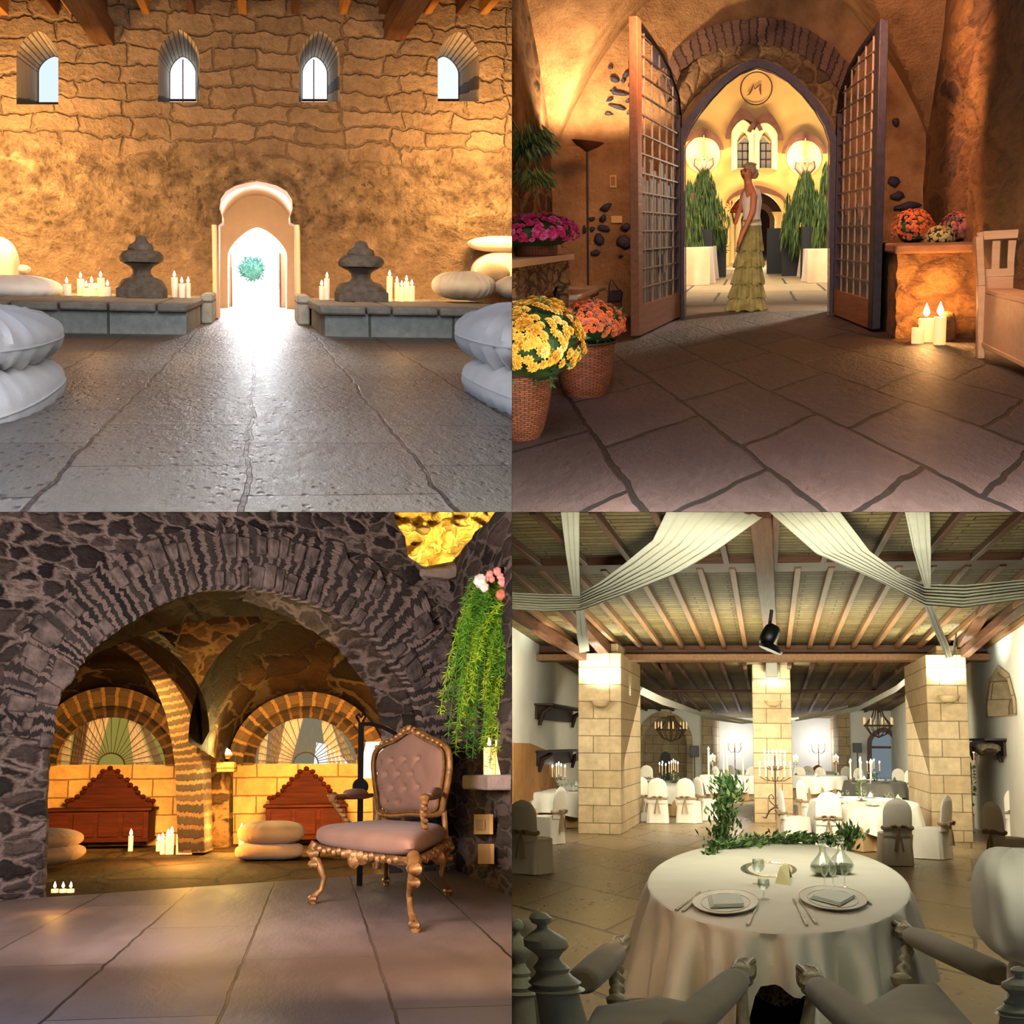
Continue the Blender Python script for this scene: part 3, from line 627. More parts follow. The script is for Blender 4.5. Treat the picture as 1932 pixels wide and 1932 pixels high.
o2 = [(1258,192),(1288,132),(1330,100),(1378,87),(1425,83),(1475,88),(1520,108),(1560,138),(1592,176)]
o3 = [(1272,240),(1300,190),(1343,150),(1385,121),(1428,106),(1470,118),(1513,150),(1552,192),(1580,236)]
def dens(pts, k=5):
    out = []
    for i in range(len(pts)-1):
        for j in range(k): out.append(tuple(lerp(pts[i][q], pts[i+1][q], j/k) + rb.uniform(-2.2,2.2) for q in (0,1)))
    return out+[pts[-1]]
d1, d2, d3 = dens(o1), dens(o2), dens(o3)
m = MB(); m.loft([P3(d1, VB), P3(d1, VB-.16), P3(d2, VB-.16), P3(d2, VB)], closed=False, uvs=False)
nn = len(d1); m.uv = {fi: [(fi//(nn-1), (fi%(nn-1))/nn), (fi//(nn-1), (fi%(nn-1)+1)/nn), (fi//(nn-1)+1, (fi%(nn-1)+1)/nn), (fi//(nn-1)+1, (fi%(nn-1))/nn)] for fi in range(len(m.f))}
m.build('wall_arch_voussoirs', M_vous, B, kind='structure', smooth=25)
m = MB(); m.loft([P3(d2, VB), P3(d2, VB-.07), P3(d3, VB-.07), P3(d3, VB)], closed=False); m.build('wall_arch_rubble', M_vous2, B, kind='structure', smooth=25)
# lower thicker wall left of the gate and dark stones set in the plaster
a = B.P(1047, 277, VB-.22); b_ = B.P(1203, 277, VB-.22)
m = MB(); m.plate([[(cu_l, -.91), (b_.x, -.91), (b_.x, a.z), (cu_l, a.z)]], VB-.22, VB); m.build('wall_lower_left', M_plB, B, kind='structure', bevel=.03)
def stones(name, lst, v, room, mat, t=.05):
    m = MB()
    for (x, y, rx, ry, rot) in lst:
        c = room.P(x, y, v); s = v/2600; pts = []
        k = 9
        for j in range(k):
            th = 2*PI*j/k; rr_ = 1+rb.uniform(-.22,.22); px_, py_ = rx*s*cos(th)*rr_, ry*s*sin(th)*rr_
            pts.append((c.x+px_*cos(rot)-py_*sin(rot), c.z+px_*sin(rot)+py_*cos(rot)))
        cx_ = sum(p[0] for p in pts)/k; cz_ = sum(p[1] for p in pts)/k
        r0 = [(p[0], v+.02, p[1]) for p in pts]; r1 = [(p[0], v-t*.6, p[1]) for p in pts]; r2 = [(cx_+(p[0]-cx_)*.6, v-t, cz_+(p[1]-cz_)*.6) for p in pts]
        m.loft([r0, r1, r2], closed=True, cap=True)
    m.build(name, mat, room, kind='structure', smooth=60)
stones('wall_inset_stones_left', [(1143,391,11,7,.5),(1138,412,6,9,-.5),(1140,431,11,6,-.3),(1131,451,11,11,0),(1118,432,5,4,0),(1181,428,9,7,0),(1178,456,14,12,0),(1124,477,8,6,.1),(1117,413,6,4,0),(1172,482,4,2,0),(1103,432,3,8,0)], VB-.22, B, M_basalt)
stones('wall_inset_stones_gate', [(1160,150,9,5,-.4),(1168,176,18,4,-.2),(1150,188,7,3,.4),(1182,140,8,5,.8),(1190,122,5,7,.2),(1152,128,5,3,0),(1176,152,5,4,1),(1186,190,6,3,.3),(1148,215,8,3,-.2),(1188,212,6,4,.5),(1172,205,5,2,0),(1158,170,4,3,.7),(1190,165,8,3,-1),(1165,202,16,4,-.3),(1240,110,14,20,.3),(1255,150,18,9,.7),(1265,185,10,22,.2),(1262,130,8,12,-.4),(1685,342,10,9,0),(1692,370,12,8,0),(1690,230,6,8,0),(1710,390,22,8,.1)], VB, B, M_basalt)
# side walls and groin vault
vault_n = 8.2
m = MB(); m.plate([[(vault_n-3.5,-1),(VB,-1),(VB,2.4),(vault_n-3.5,2.4)]], cu_l, plane='vw'); m.build('wall_left_rubble', M_rubB, B, kind='structure', smooth=0)
m = MB(); m.grid(lambda a, b: (cu_r+.07*noise.noise(V3((a*9, b*6, 0)))-.05, lerp(vault_n-3.5, VB, a), lerp(-1, 2.6, b)), 60, 26); m.build('wall_right_coarse', M_rubB2, B, kind='structure')
def gv(a, b):
    u = lerp(cu_l, cu_r, a); v = lerp(vault_n, VB, b)
    e1 = sin(PI*min(max(a, 0), 1))**.75; e2 = sin(PI*min(max(b, 0), 1))**.75
    return (u, v, .80 + 2.15*max(e1, e2))
m = MB(); m.grid(gv, 81, 61); m.build('ceiling_groin_vault', M_plB, B, kind='structure', smooth=20)
m = MB()
for sx, uu in ((0, cu_l), (1, cu_r)):
    m.grid(lambda a, b: (uu, lerp(vault_n, VB, a), lerp(.7, .80+2.15*sin(PI*a)**.75, b)), 31, 4)
m.build('wall_lunettes', M_plB, B, kind='structure')
m = MB(); m.plate([[(-4,4.0),(4,4.0),(4,VB+.9),(-4,VB+.9)]], -.91, plane='uv'); m.build('floor_gateway', M_floorB, B, kind='structure', smooth=0)
m = MB(); m.plate([[(-9,VB+.9),(9,VB+.9),(9,60),(-9,60)]], -.91, plane='uv'); m.build('floor_courtyard', M_floorB2, B, kind='structure', smooth=0)
# gate leaves
def leafgate(side):
    if side == 'left': h = V3((B.P(1281,500,VB-.1).x, VB-.1, 0)); f = V3((B.P(1201,500,12.6).x, 12.6, 0))
    else: h = V3((B.P(1577,500,VB-.1).x, VB-.1, 0)); f = V3((B.P(1652,500,13.1).x, 13.1, 0))
    t = T(B, 'gate_leaf', 'tall iron grille gate leaf swung open on the %s of the archway' % side, 'gate', (h.x, h.y, -.91))
    top = [(0,1.34),(.06,1.55),(.15,1.62),(.3,1.75),(.5,1.84),(.75,1.90),(1,1.95)]
    kf = B.P(1205 if side == 'left' else 1650, 34 if side == 'left' else 42, f.y).z/1.95; top = [(a_, w_*kf) for a_, w_ in top]
    def at(s): 
        for i in range(len(top)-1):
            if s <= top[i+1][0]+1e-6: k = (s-top[i][0])/(top[i+1][0]-top[i][0]); return lerp(top[i][1], top[i+1][1], k)
        return top[-1][1]
    pt = lambda s, w: (lerp(h.x, f.x, s), lerp(h.y, f.y, s), w)
    up = (f-h).cross(V3((0,0,1))).normalized()
    m = MB(); m.bar(pt(0,-.88), pt(0,1.34*kf), .12, .05, up); t.part('hinge_stile', m, M_iron)
    m = MB(); m.bar(pt(1,-.88), pt(1,1.95*kf), .25, .075, up, mi=0); t.part('closing_stile', m, M_gatew if side == 'left' else M_iron, bevel=.004)
    m = MB(); m.tube([pt(s, w) for s, w in top], .03, 6); t.part('arched_rail', m, M_iron)
    m = MB(); m.bar(pt(0,-.76), pt(1,-.76), .26, .05, up); t.part('kick_board', m, M_gatew)
    for j in range(1, 6):
        s = j/6; m = MB(); m.bar(pt(s,-.65), pt(s,at(s)), .016, .016, up); t.part('upright_bar', m, M_ironw)
    for j in range(1, 15):
        w = -.64+j*.172
        s0 = 0
        while at(s0) < w and s0 < .99: s0 += .02
        if s0 > .9: break
        m = MB(); m.bar(pt(s0,w), pt(1,w), .016, .014, (0,0,1)); t.part('cross_bar', m, M_ironw)
    off = up*(.03 if side == 'left' else -.03)
    for j in range(12):
        s = (j+.5)/12; hh = min(at(s)-.1, .62+.12*sin(j*2.1))
        if side == 'right': hh = .18+.1*sin(j*1.7)
        m = MB(); m.bar(V3(pt(s,-.64))+off, V3(pt(s,hh))+off, .21, .012, up); t.part('slat', m, M_slat)
    if side == 'left':
        m = MB(); m.box((-.012,-.12,-.09), (.012,.12,.09), Matrix.Translation(pt(.42, -.28))); t.part('lock_plate', m, M_iron)
        m = MB(); m.bar(V3(pt(.2,-.13))+up*.03, V3(pt(.9,-.13))+up*.03, .025, .03); t.part('bolt', m, M_iron)
leafgate('left'); leafgate('right')
# torchiere
fl = B.P(1110, 600, 14.9); fz = -.91; base = V3((fl.x, 14.9, fz))
t = T(B, 'floor_lamp', 'tall dark torchiere throwing light up the plaster wall', 'lamp', base)
bw = B.P(1112, 282, 14.9).z
m = MB(); m.lathe([(.14,0),(.14,.02),(.03,.05)], base, 20); t.part('lamp_base', m, M_iron)
m = MB(); m.tube([base, (base.x+.01, 14.9, bw-.02)], .011, 8); t.part('pole', m, M_iron)
m = MB(); Mr = Matrix.Rotation(.13, 4, 'Y'); m.lathe([(.02,-.02),(.05,.0),(.12,.035),(.175,.085),(.17,.088),(.11,.05),(.01,.015)], (base.x+.01, 14.9, bw), 28, M=Mr); t.part('bowl_shade', m, m_plain('lamp_bowl_enamel', '6a3a28', '5a3022', .5))
# small notices, plaque, bag
def board(room, name, label, cat, x0, x1, y0, y1, v, mat, t_=.02, frame=None):
    a = room.P(x0, y1, v); b = room.P(x1, y0, v); t = T(room, name, label, cat, ((a.x+b.x)/2, v, a.z))
    m = MB(); m.box((a.x, v-t_, a.z), (b.x, v, b.z)); t.part('panel', m, mat, bevel=.003)
    if frame:
        m = MB(); k = (b.x-a.x)*.16; m.box((a.x+k, v-t_*1.4, a.z+k*1.6), (b.x-k, v-t_*.9, b.z-k*1.6)); t.part('inset', m, frame)
    return t
M_pale = m_plain('pale_card', 'c89a60', 'd6a86c', .7, 5)
t = board(B, 'notice_frame', 'small pale framed notice high on the wall beside the lamp pole', 'notice', 1151, 1163, 330, 354, VB-.23, M_pale, frame=m_plain('notice_inset', '8c6236', '9a6e3e'))
board(B, 'wall_plaque', 'small blank pale rectangle on the wall beside the left gate leaf', 'plaque', 1153, 1174, 407, 421, VB-.23, M_pale)
g = B.P(1161, 552, VB-.3); t = T(B, 'hanging_bag', 'small dark bag hanging by its strap on the wall left of the gate', 'bag', (g.x, g.y, g.z-.15))
m = MB(); s = (VB-.3)/2600
m.plate([[B2(1147,570,VB-.3), B2(1173,567,VB-.3), B2(1175,552,VB-.3), B2(1170,546,VB-.3), B2(1150,549,VB-.3)]], VB-.33, VB-.24); t.part('bag_body', m, M_basalt, bevel=.01)
m = MB(); m.tube([B.P(1149,550,VB-.29), B.P(1152,527,VB-.29), B.P(1156,530,VB-.29), B.P(1168,548,VB-.29)], .007, 5); t.part('strap', m, M_basalt)
m = MB(); m.bar(B.P(1147,570,VB-.29), B.P(1145,584,VB-.29), .008, .01); m.bar(B.P(1172,567,VB-.29), B.P(1173,583,VB-.29), .008, .01); t.part('stand_legs', m, M_basalt)
# carved console at the left, low chest behind it
t = T(B, 'carved_console', 'pale carved console table holding the pink flower basket', 'table', (-1.6, 9.6, -.91))
M_carve = m_rubble('carved_gilt_wood', ['c8935e', 'b8814e', 'd3a26c'], '6a4226', scale=11, plane='vwu', stretch=(.35,1,1), width=.07, warp=.5, bump=.03, mess=.5, fine=20)
m = MB(); m.box((-2.15, 8.2, -.17), (-1.42, 11.1, -.125)); t.part('table_top', m, M_peach, bevel=.012)
m = MB(); m.box((-2.12, 8.2, -.20), (-1.45, 11.02, -.17)); t.part('moulding', m, M_carve, bevel=.006)
m = MB()
m.grid(lambda a, b: (-1.5, lerp(8.3, 10.95, a), lerp(-.20, -.34-.10*(abs(2*a-1))**2 if False else -.34-.06*sin(a*PI), b)), 30, 5); m.grid(lambda a, b: (-1.53, lerp(8.3, 10.95, a), lerp(-.20, -.34-.06*sin(a*PI), b)), 30, 5); t.part('carved_apron', m, M_carve)
m = MB(); m.box((-2.1, 10.9, -.36), (-1.5, 10.96, -.2)); t.part('end_apron', m, M_carve)
for vv in (10.9, 8.4):
    m = MB(); m.lathe([(.06,0),(.07,.04),(.045,.07),(.055,.12),(.055,.44),(.06,.46),(.07,.49),(.055,.52),(.075,.56),(.06,.60),(.075,.64),(.06,.72)], (-1.5, vv, -.91), 16, dv=1.5, fn=lambda p, th: V3((p.x, p.y, p.z))); t.part('leg', m, M_carve, bevel=.003)
t = T(B, 'low_chest', 'low peach wooden chest with a moulded lid behind the console table', 'chest', (-1.8, 12, -.91))
m = MB(); m.box((-2.3, 11.4, -.91), (-1.52, 13.2, -.55)); t.part('body', m, M_peach, bevel=.01)
m = MB(); m.box((-2.3, 11.3, -.55), (-1.47, 13.3, -.50)); t.part('upper_moulding', m, M_peach, bevel=.015)
m = MB(); m.box((-2.3, 11.2, -.50), (-1.41, 13.4, -.455)); t.part('lid', m, m_plain('chest_lid_marble', 'd8b292', 'e6c6a8', .5, 3, .01), bevel=.015)
# flower baskets
def bloom_mesh(r, k=7):
    m = MB()
    for ring, (rr_, z, n) in enumerate(((1, .0, 9), (.72, .25, 8), (.4, .42, 6))):
        for j in range(n):
            th = 2*PI*(j+ring*.5)/n; d = V3((cos(th), sin(th), 0)); s_ = V3((-sin(th), cos(th), 0)); w = PI/n*1.05
            m.add([V3((0,0,z*r*.4)), d*r*rr_*.65+s_*r*rr_*w*.8+V3((0,0,z*r+.1*r)), d*r*rr_+V3((0,0,z*r)), d*r*rr_*.65-s_*r*rr_*w*.8+V3((0,0,z*r+.1*r))], [(0,1,2,3)])
    m.lathe([(r*.2,.35*r),(r*.12,.5*r),(.001,.52*r)], (0,0,0), 6); return m
def blooms(t, c, R, mats, n, r, rr, zmin=-.35, under=None, seeme=None, name='bloom'):
    """n copies of a flower head over a dome"""
    protos = []
    for mt in mats:
        protos.append(bloom_mesh(r).build(name, mt, t.room, (0,0,0), t.o, smooth=0))
    k = 0; i = 0; used = set()
    while k < n:
        i += 1; d = V3((rr.gauss(0,1), rr.gauss(0,1), rr.gauss(0,1))).normalized()
        if d.z < zmin or (d.y > .35 and d.z < .6): continue
        p = V3((d.x*R[0], d.y*R[1], d.z*R[2]))*rr.uniform(.93,1.06) + V3(c) - t.base
        q = (V3((d.x/R[0], d.y/R[1], d.z/R[2])).normalized()).to_track_quat('Z', 'Y').to_matrix().to_4x4()
        pi_ = k % len(protos)
        o = protos[pi_] if pi_ not in used else protos[pi_].copy()
        if pi_ in used: COL.objects.link(o); t.room.objs.append(o)
        used.add(pi_); o.parent = t.o
        o.matrix_local = Matrix.Translation(p) @ q @ Matrix.Rotation(rr.uniform(0, 6), 4, 'Z') @ Matrix.Scale(rr.uniform(.75,1.25), 4)
        k += 1
def more_blooms(t, c, R, mat, n, r, rr, zmin=-.35):
    """the remaining, smaller flower heads of a crowded dome"""
    m = MB(); b = bloom_mesh(r*.9); k = 0
    while k < n:
        d = V3((rr.gauss(0,1), rr.gauss(0,1), rr.gauss(0,1))).normalized()
        if d.z < zmin or (d.y > .35 and d.z < .6): continue
        q = (V3((d.x/R[0], d.y/R[1], d.z/R[2])).normalized()).to_track_quat('Z', 'Y').to_matrix().to_4x4(); Mx = Matrix.Translation(V3((d.x*R[0], d.y*R[1], d.z*R[2]))+V3(c)) @ q @ Matrix.Rotation(rr.uniform(0,6), 4, 'Z')
        m.add([Mx @ V3(p) for p in b.v], b.f); k += 1
    t.part('small_blooms', m, mat, smooth=0, kind='stuff')
def basket(room, c_px, rim_px, base_px, v, hrim, R, mats, n, r, label, leafm=None, rr=rb, nleaf=260, group=None, dv=1.6, name='flower_basket', w_rim=None, w_base=None, zoff=0, bx=0):
    """c_px,(x,y) centre of the blooms; rim/base half widths in px; base sits on floor at depth v"""
    s = v/2600; c = room.P(c_px[0], c_px[1], v); bz = -.91+zoff if room is B else c.z-hrim
    t = T(room, name, label, 'flowers', (c.x, v, bz))
    rt, rb_ = rim_px*s, base_px*s; h = hrim; c0_ = c; c = V3((c.x+bx*s, c.y, c.z))
    m = MB(); prof = [(rb_*(1-k)+rt*k**.8, bz+h*k) for k in [j/8 for j in range(9)]]+[(rt*1.03, bz+h*1.0),(rt*.92, bz+h*.97)]
    nb = 40; rings = [[(c.x+q*cos(2*PI*j/nb), v+q*dv*sin(2*PI*j/nb), z) for j in range(nb+1)] for q, z in prof]
    vs_ = [p for r_ in rings for p in r_]; fs = []; us = []
    for i in range(len(rings)-1):
        for j in range(nb):
            fs.append((i*(nb+1)+j, i*(nb+1)+j+1, (i+1)*(nb+1)+j+1, (i+1)*(nb+1)+j)); us.append([(j/nb, i/10), ((j+1)/nb, i/10), ((j+1)/nb, (i+1)/10), (j/nb, (i+1)/10)])
    m.add(vs_, fs, us); t.part('wicker_body', m, M_basket)
    m = MB(); m.tube([(c.x+rt*1.02*cos(2*PI*j/40), v+rt*1.02*dv*sin(2*PI*j/40), bz+h) for j in range(40)], rt*.05, 6, closed=True); t.part('rim', m, M_basket)
    c = c0_; m = MB(); m.blob(c, (R[0]*.86, R[1]*.86, R[2]*.84), nu=20, nv=12); leafy(c, (R[0]*1.03, R[1]*1.03, R[2]*1.03), nleaf, r*1.3, rr, m); t.part('foliage', m, leafm or M_leafd, smooth=0)
    blooms(t, c, R, mats, n, r, rr)
    more_blooms(t, c, R, mats[0], int(n*1.3), r, rr)
    return t
Y_ = [m_plain('yellow_petal', 'd69a2e', 'e3ab42', .7, 10), m_plain('pale_yellow_petal', 'e0b45a', 'edc571', .7, 10), m_plain('ochre_petal', 'c4821e', 'd2912c', .7, 10)]
O_ = [m_plain('orange_petal', 'd9622e', 'e67a3e', .7, 10), m_plain('pink_orange_petal', 'cc6a4e', 'dd8060', .7, 10), m_plain('dusty_petal', 'a4604a', 'b8705a', .7, 10)]
Pk = [m_plain('magenta_petal', 'b01e52', 'd0356a', .7, 10), m_plain('pink_petal', 'cf4a86', 'df6a9c', .7, 10)]
basket(B, (1010,650), 64, 34, 6.3, .31, (.215,.42,.20), Y_, 98, .031, 'big yellow chrysanthemum basket in front at the left edge', nleaf=400, bx=-30)
basket(B, (1116,612), 58, 38, 8.05, .31, (.185,.34,.13), O_, 96, .026, 'orange chrysanthemum basket behind the yellow flowers', nleaf=360, bx=-14)
t = basket(B, (1010,440), 40, 36, 10.0, .09, (.30,.5,.13), Pk, 96, .030, 'pink flowers in a shallow basket on the carved console', nleaf=250, zoff=.785)
def hangplant(room, name, label, c, R, n, L, mats, rr, v_down=.8, cat='plant'):
    t = T(room, name, label, cat, c)
    for mt, sh in mats:
        m = MB()
        for i in range(int(n*sh)):
            d = V3((rr.gauss(0,1), rr.gauss(0,1), rr.gauss(0,1))).normalized(); k = rr.uniform(.2,1)
            p = V3(c)+V3((d.x*R[0]*k, d.y*R[1]*k, d.z*R[2]*k))
            leaf(m, p, V3((d.x*.8, d.y*.5, -v_down+rr.uniform(-.3,.3))), L*rr.uniform(.6,1.3), rr, .22)
        t.part('foliage', m, mt, smooth=0)
    m = MB(); m.tube([V3(c)+V3((-.1,0,R[2])), V3(c)+V3((0,0,0)), V3(c)+V3((.15,0,-R[2]))], .01, 5); t.part('stem', m, M_leafd)
    return t
hangplant(B, 'trailing_plant', 'dark leafy branch reaching in at the upper left edge', B.P(988, 262, 12.9), (.27,.4,.17), 420, .13, [(M_leafd,.7),(M_leafm,.3)], rb)
hangplant(B, 'trailing_plant', 'small plant in shadow on the console behind the pink flowers', B.P(1005, 330, 12.8), (.2,.3,.12), 160, .10, [(M_leafm,1)], rb)
# stone planter block, candles and flowers at the right
t = T(B, 'stone_block', 'rough stone block by the right gate leaf with flowers on top', 'stone block', (1.7, 12.6, -.91))
a = B.P(1690, 600, 12.2).x
m = MB(); m.grid(lambda p, q: (lerp(a, cu_r+.1, p)+.02*noise.noise(V3((p*9, q*9, 0))), 12.2+.05*noise.noise(V3((p*6, q*6, 2))), lerp(-.91, -.17, q)), 24, 24)
m.box((a+.01, 12.26, -.91), (cu_r+.1, 14.2, -.18)); t.part('masonry', m, M_rubB2 if False else m_rubble('block_masonry', ['b88450','a3713f','c89660'], '8a5f38', scale=2.2, stretch=(1,1.5,1), bump=.05, mess=.7), smooth=40)
m = MB(); m.box((a-.03, 12.12, -.2), (cu_r+.1, 14.3, -.115)); t.part('top_slab', m, m_plain('block_top_stone', '7a5236', '946644', .8, 6, .03), bevel=.02)
def bush(room, px, py, v, R, mats, n, r, label, leafm=M_leafd):
    c = room.P(px, py, v); t = T(room, 'flower_pot_bush', label, 'flowers', (c.x, v, c.z-R[2]))
    m = MB(); m.blob(c, (R[0]*.74, R[1]*.74, R[2]*.74), nu=16, nv=10, wr=lambda p, a_, b_: p*(1+.3*noise.noise(p*22))); leafy(c, R, 160, r*1.6, rb, m); t.part('foliage', m, leafm, smooth=0)
    blooms(t, c, R, mats, n, r, rb, zmin=-.5); more_blooms(t, c, R, mats[0], int(n*1.1), r, rb, zmin=-.5); return t
bush(B, 1722, 432, 12.9, (.175,.3,.17), O_, 90, .024, 'round orange flowering bush on the stone block, nearest the gate')
bush(B, 1773, 449, 12.6, (.12,.2,.10), [m_plain('cream_petal', 'c9b070', 'd8c284', .7), m_plain('cream_petal_b', 'b89c5c', 'c8ac6c', .7)], 90, .018, 'small pale yellow flowering bush in the middle of the stone block')
bush(B, 1812, 432, 12.9, (.17,.3,.15), [O_[2], m_plain('plum_petal', '7c3a48', '8e4854', .7)], 90, .024, 'dull red flowering bush on the stone block beside the settle')
for px, yt, yb, w_, lab in ((1732, 618, 643, 22, 'shortest candle, leftmost of the trio by the stone block'), (1748, 601, 644, 29, 'broad candle in the middle of the trio by the stone block'), (1774, 598, 646, 22, 'tall slim candle, rightmost of the trio by the stone block')):
    v = {1732: 11.65, 1748: 11.8, 1774: 11.5}[px]; p = B.P(px, yt, v); candle(B, (p.x, v, -.91), w_*v/5200, p.z+.91, lab, wax=M_wax_lit, flame=px != 1732, fh=.11)
m = MB(); p = B.P(1797, 620, 11.6); m.blob((p.x, 11.9, -.80), (.06,.15,.13), e=.5, ez=.6, nu=14, nv=10); m.build('loose_stone', M_rubB2, B, (p.x, 11.9, -.91), label='rough loose stone on the floor right of the candle trio', cat='stone')
# settle along the right wall
t = T(B, 'settle_bench', 'pale wooden settle running along the right wall', 'bench', (1.85, 9.5, -.91))
M_set = m_wood('settle_pale_wood', 'c48e62', 'd6a276', 1, 'u', .55, .003)
u0 = 1.57; u1 = 2.15; v1 = 10.25
m = MB(); m.tube([(u0-.015, v1, -.03), (u0-.01, v1, -.07)], .03, 8); m.bar((u0-.03, v1, -.06), (u0+.0, v1, -.40), .05, .10, (0,1,0)); m.bar((u0+.0, v1, -.40), (u0+.015, v1, -.91), .05, .10, (0,1,0)); t.part('front_post', m, M_set, bevel=.006)
m = MB(); m.bar((u0, v1, -.055), (u1, v1, -.035), .07, .06, (0,0,1)); t.part('arm_rail', m, M_set, bevel=.005)
m = MB(); m.bar((u0, v1, -.315), (u1, v1, -.30), .05, .055, (0,0,1)); t.part('lower_rail', m, M_set, bevel=.005)
m = MB(); m.box((u0+.02, v1-.02, -.44), (u1, v1+.02, -.34)); t.part('end_panel', m, M_set)
for px in (1878, 1908, 1938):
    a = B.P(px-5, 490, v1).x; m = MB(); m.bar((a+.02, v1, -.09), (a+.02, v1, -.30), .055, .03, (0,1,0)); t.part('slat', m, M_set, bevel=.006)
m = MB(); m.box((u0+.02, 6.5, -.455), (u1+.2, v1, -.42)); t.part('seat', m, M_set, bevel=.006)
m = MB(); m.box((u0+.02, 6.5, -.81), (u0+.06, v1-.05, -.455)); t.part('front_panel', m, M_set)
m = MB(); m.bar((u0+.035, 6.5, -.81), (u0+.035, v1-.05, -.81), .045, .03, (0,0,1)); t.part('bottom_rail', m, M_set, bevel=.004)
cushion(B, (1.93, 10.0, -.34), (.10,.3,.085), 'tan cushion on the settle seat', M_tan, pipe=False, e=.6, name='settle_cushion')
# courtyard: facade
VC = 42.0
def B3(px, py): return B2(px, py, VC)
op = arch(1376, 1476, 510, 405, 357, 9, .25)
niL = arch(1288, 1358, 330, 290, 252, 8, .1); niR = arch(1483, 1552, 335, 296, 258, 8, .1)
wl = arch(1391, 1420, 317, 268, 250, 6, .6); wr = arch(1425, 1455, 317, 268, 250, 6, .6)
m = MB(); m.plate([[(-6,-.95),(6,-.95),(6,8),(-6,8)], [B3(*p) for p in op], [B3(*p) for p in wl], [B3(*p) for p in wr]], VC, VC+.4); m.build('wall_facade', M_fac, B, kind='structure', smooth=0)
def band(name, inner, outer, v, t_, mat, kind='structure', label=None):
    m = MB(); a = P3(inner, v); b = P3(outer, v); a2 = P3(inner, v-t_); b2 = P3(outer, v-t_); m.loft([a, a2, b2, b], closed=False); return m.build(name, mat, B, kind=kind, label=label)
def off(pts, d, c):
    out = []
    for x, y in pts:
        n = V3((x-c[0], y-c[1], 0)).normalized(); out.append((x+n.x*d, y+n.y*d))
    return out
def hood(cx_, cy_, rx, ry, th, nm, a0=PI, a1=0, n=14, pk=0):
    inn = [(cx_+rx*cos(lerp(a0,a1,i/n)), cy_-ry*sin(lerp(a0,a1,i/n))*(1+pk*(1-abs(2*i/n-1)))) for i in range(n+1)]
    out = [(cx_+(rx+th*.5)*cos(lerp(a0,a1,i/n)), cy_-(ry+th*(.4+.9*(1-abs(2*i/n-1))))*sin(lerp(a0,a1,i/n))*(1+pk*(1-abs(2*i/n-1)))) for i in range(n+1)]
    return band(nm, inn, out, VC, .35, M_hood)
hood(1323, 283, 35, 24, 15, 'trim_6'); hood(1517, 290, 35, 25, 14, 'trim_7')
hood(1406, 262, 29, 33, 16, 'trim_8', a1=.45, pk=.12); hood(1441, 265, 28, 30, 16, 'trim_9', a0=PI-.5, pk=.12)
hood(1427, 384, 52, 20, 11, 'trim_10'); 
for nm, x0, x1, cx_ in (('trim_11', 1380, 1424, 1405), ('trim_12', 1422, 1467, 1440)):
    o_ = arch(x0, x1, 322, 252, 226, 7, .5); i_ = arch(x0+11, x1-11, 318, 268, 248, 7, .6); band(nm, i_, o_, VC-.02, .25, M_facw)
M_gl = m_plain('window_dark_glass', '6b5a34', '80683a', .2, 2)
for i, (w_, lab) in enumerate(((wl, ''), (wr, ''))):
    pts = [B3(*p) for p in w_]; m = MB(); m.plate([pts], VC+.3); w_o = m.build('window_%d' % (5+i), M_gl, B, kind='structure')
    x0, x1 = w_[0][0], w_[-1][0]; 
    for q in (1/3, 2/3): m = MB(); m.bar(B.P(lerp(x0,x1,q), 316, VC+.25), B.P(lerp(x0,x1,q), 270, VC+.25), .025, .03); m.build('glazing_bar', M_iron, B, parent=w_o)
    for yy in (270, 285, 301): m = MB(); m.bar(B.P(x0, yy, VC+.25), B.P(x1, yy, VC+.25), .025, .03); m.build('glazing_bar', M_iron, B, parent=w_o)
    m = MB(); m.tube([B.P(x0+1,270,VC+.24), B.P((x0+x1)/2,257,VC+.24), B.P(x1-1,270,VC+.24)], .03, 5); m.build('tracery', M_facw, B, parent=w_o)
m = MB(); a = B.P(1422.5, 318, VC-.2); m.lathe([(.07,0),(.04,.06),(.04,.75),(.08,.85)], (a.x, a.y, a.z), 10); m.build('window_colonnette', M_facw, B, (a.x,a.y,a.z), label='slim pale colonnette between the two pointed windows', cat='column')
# round emblem with the script letter
c = B.P(1427, 167, VC-.05); t = T(B, 'round_emblem', 'round iron ring emblem with a script letter on the facade', 'emblem', (c.x, c.y, c.z-.45))
s = VC/2600; m = MB(); m.tube([(c.x+27.5*s*cos(q), c.y-.05, c.z+28*s*sin(q)) for q in [2*PI*i/48 for i in range(48)]], .016, 6, closed=True); t.part('ring', m, M_iron)
m = MB(); m.tube([B.P(x, y, VC-.1) for x, y in ((1409,180),(1414,177),(1418,170),(1421.5,160),(1424,168),(1428.5,164),(1435,158.5),(1434,168),(1435.5,179))], [.008,.022,.03,.024,.024,.024,.026,.03,.012], 6); t.part('letter', m, M_hood)
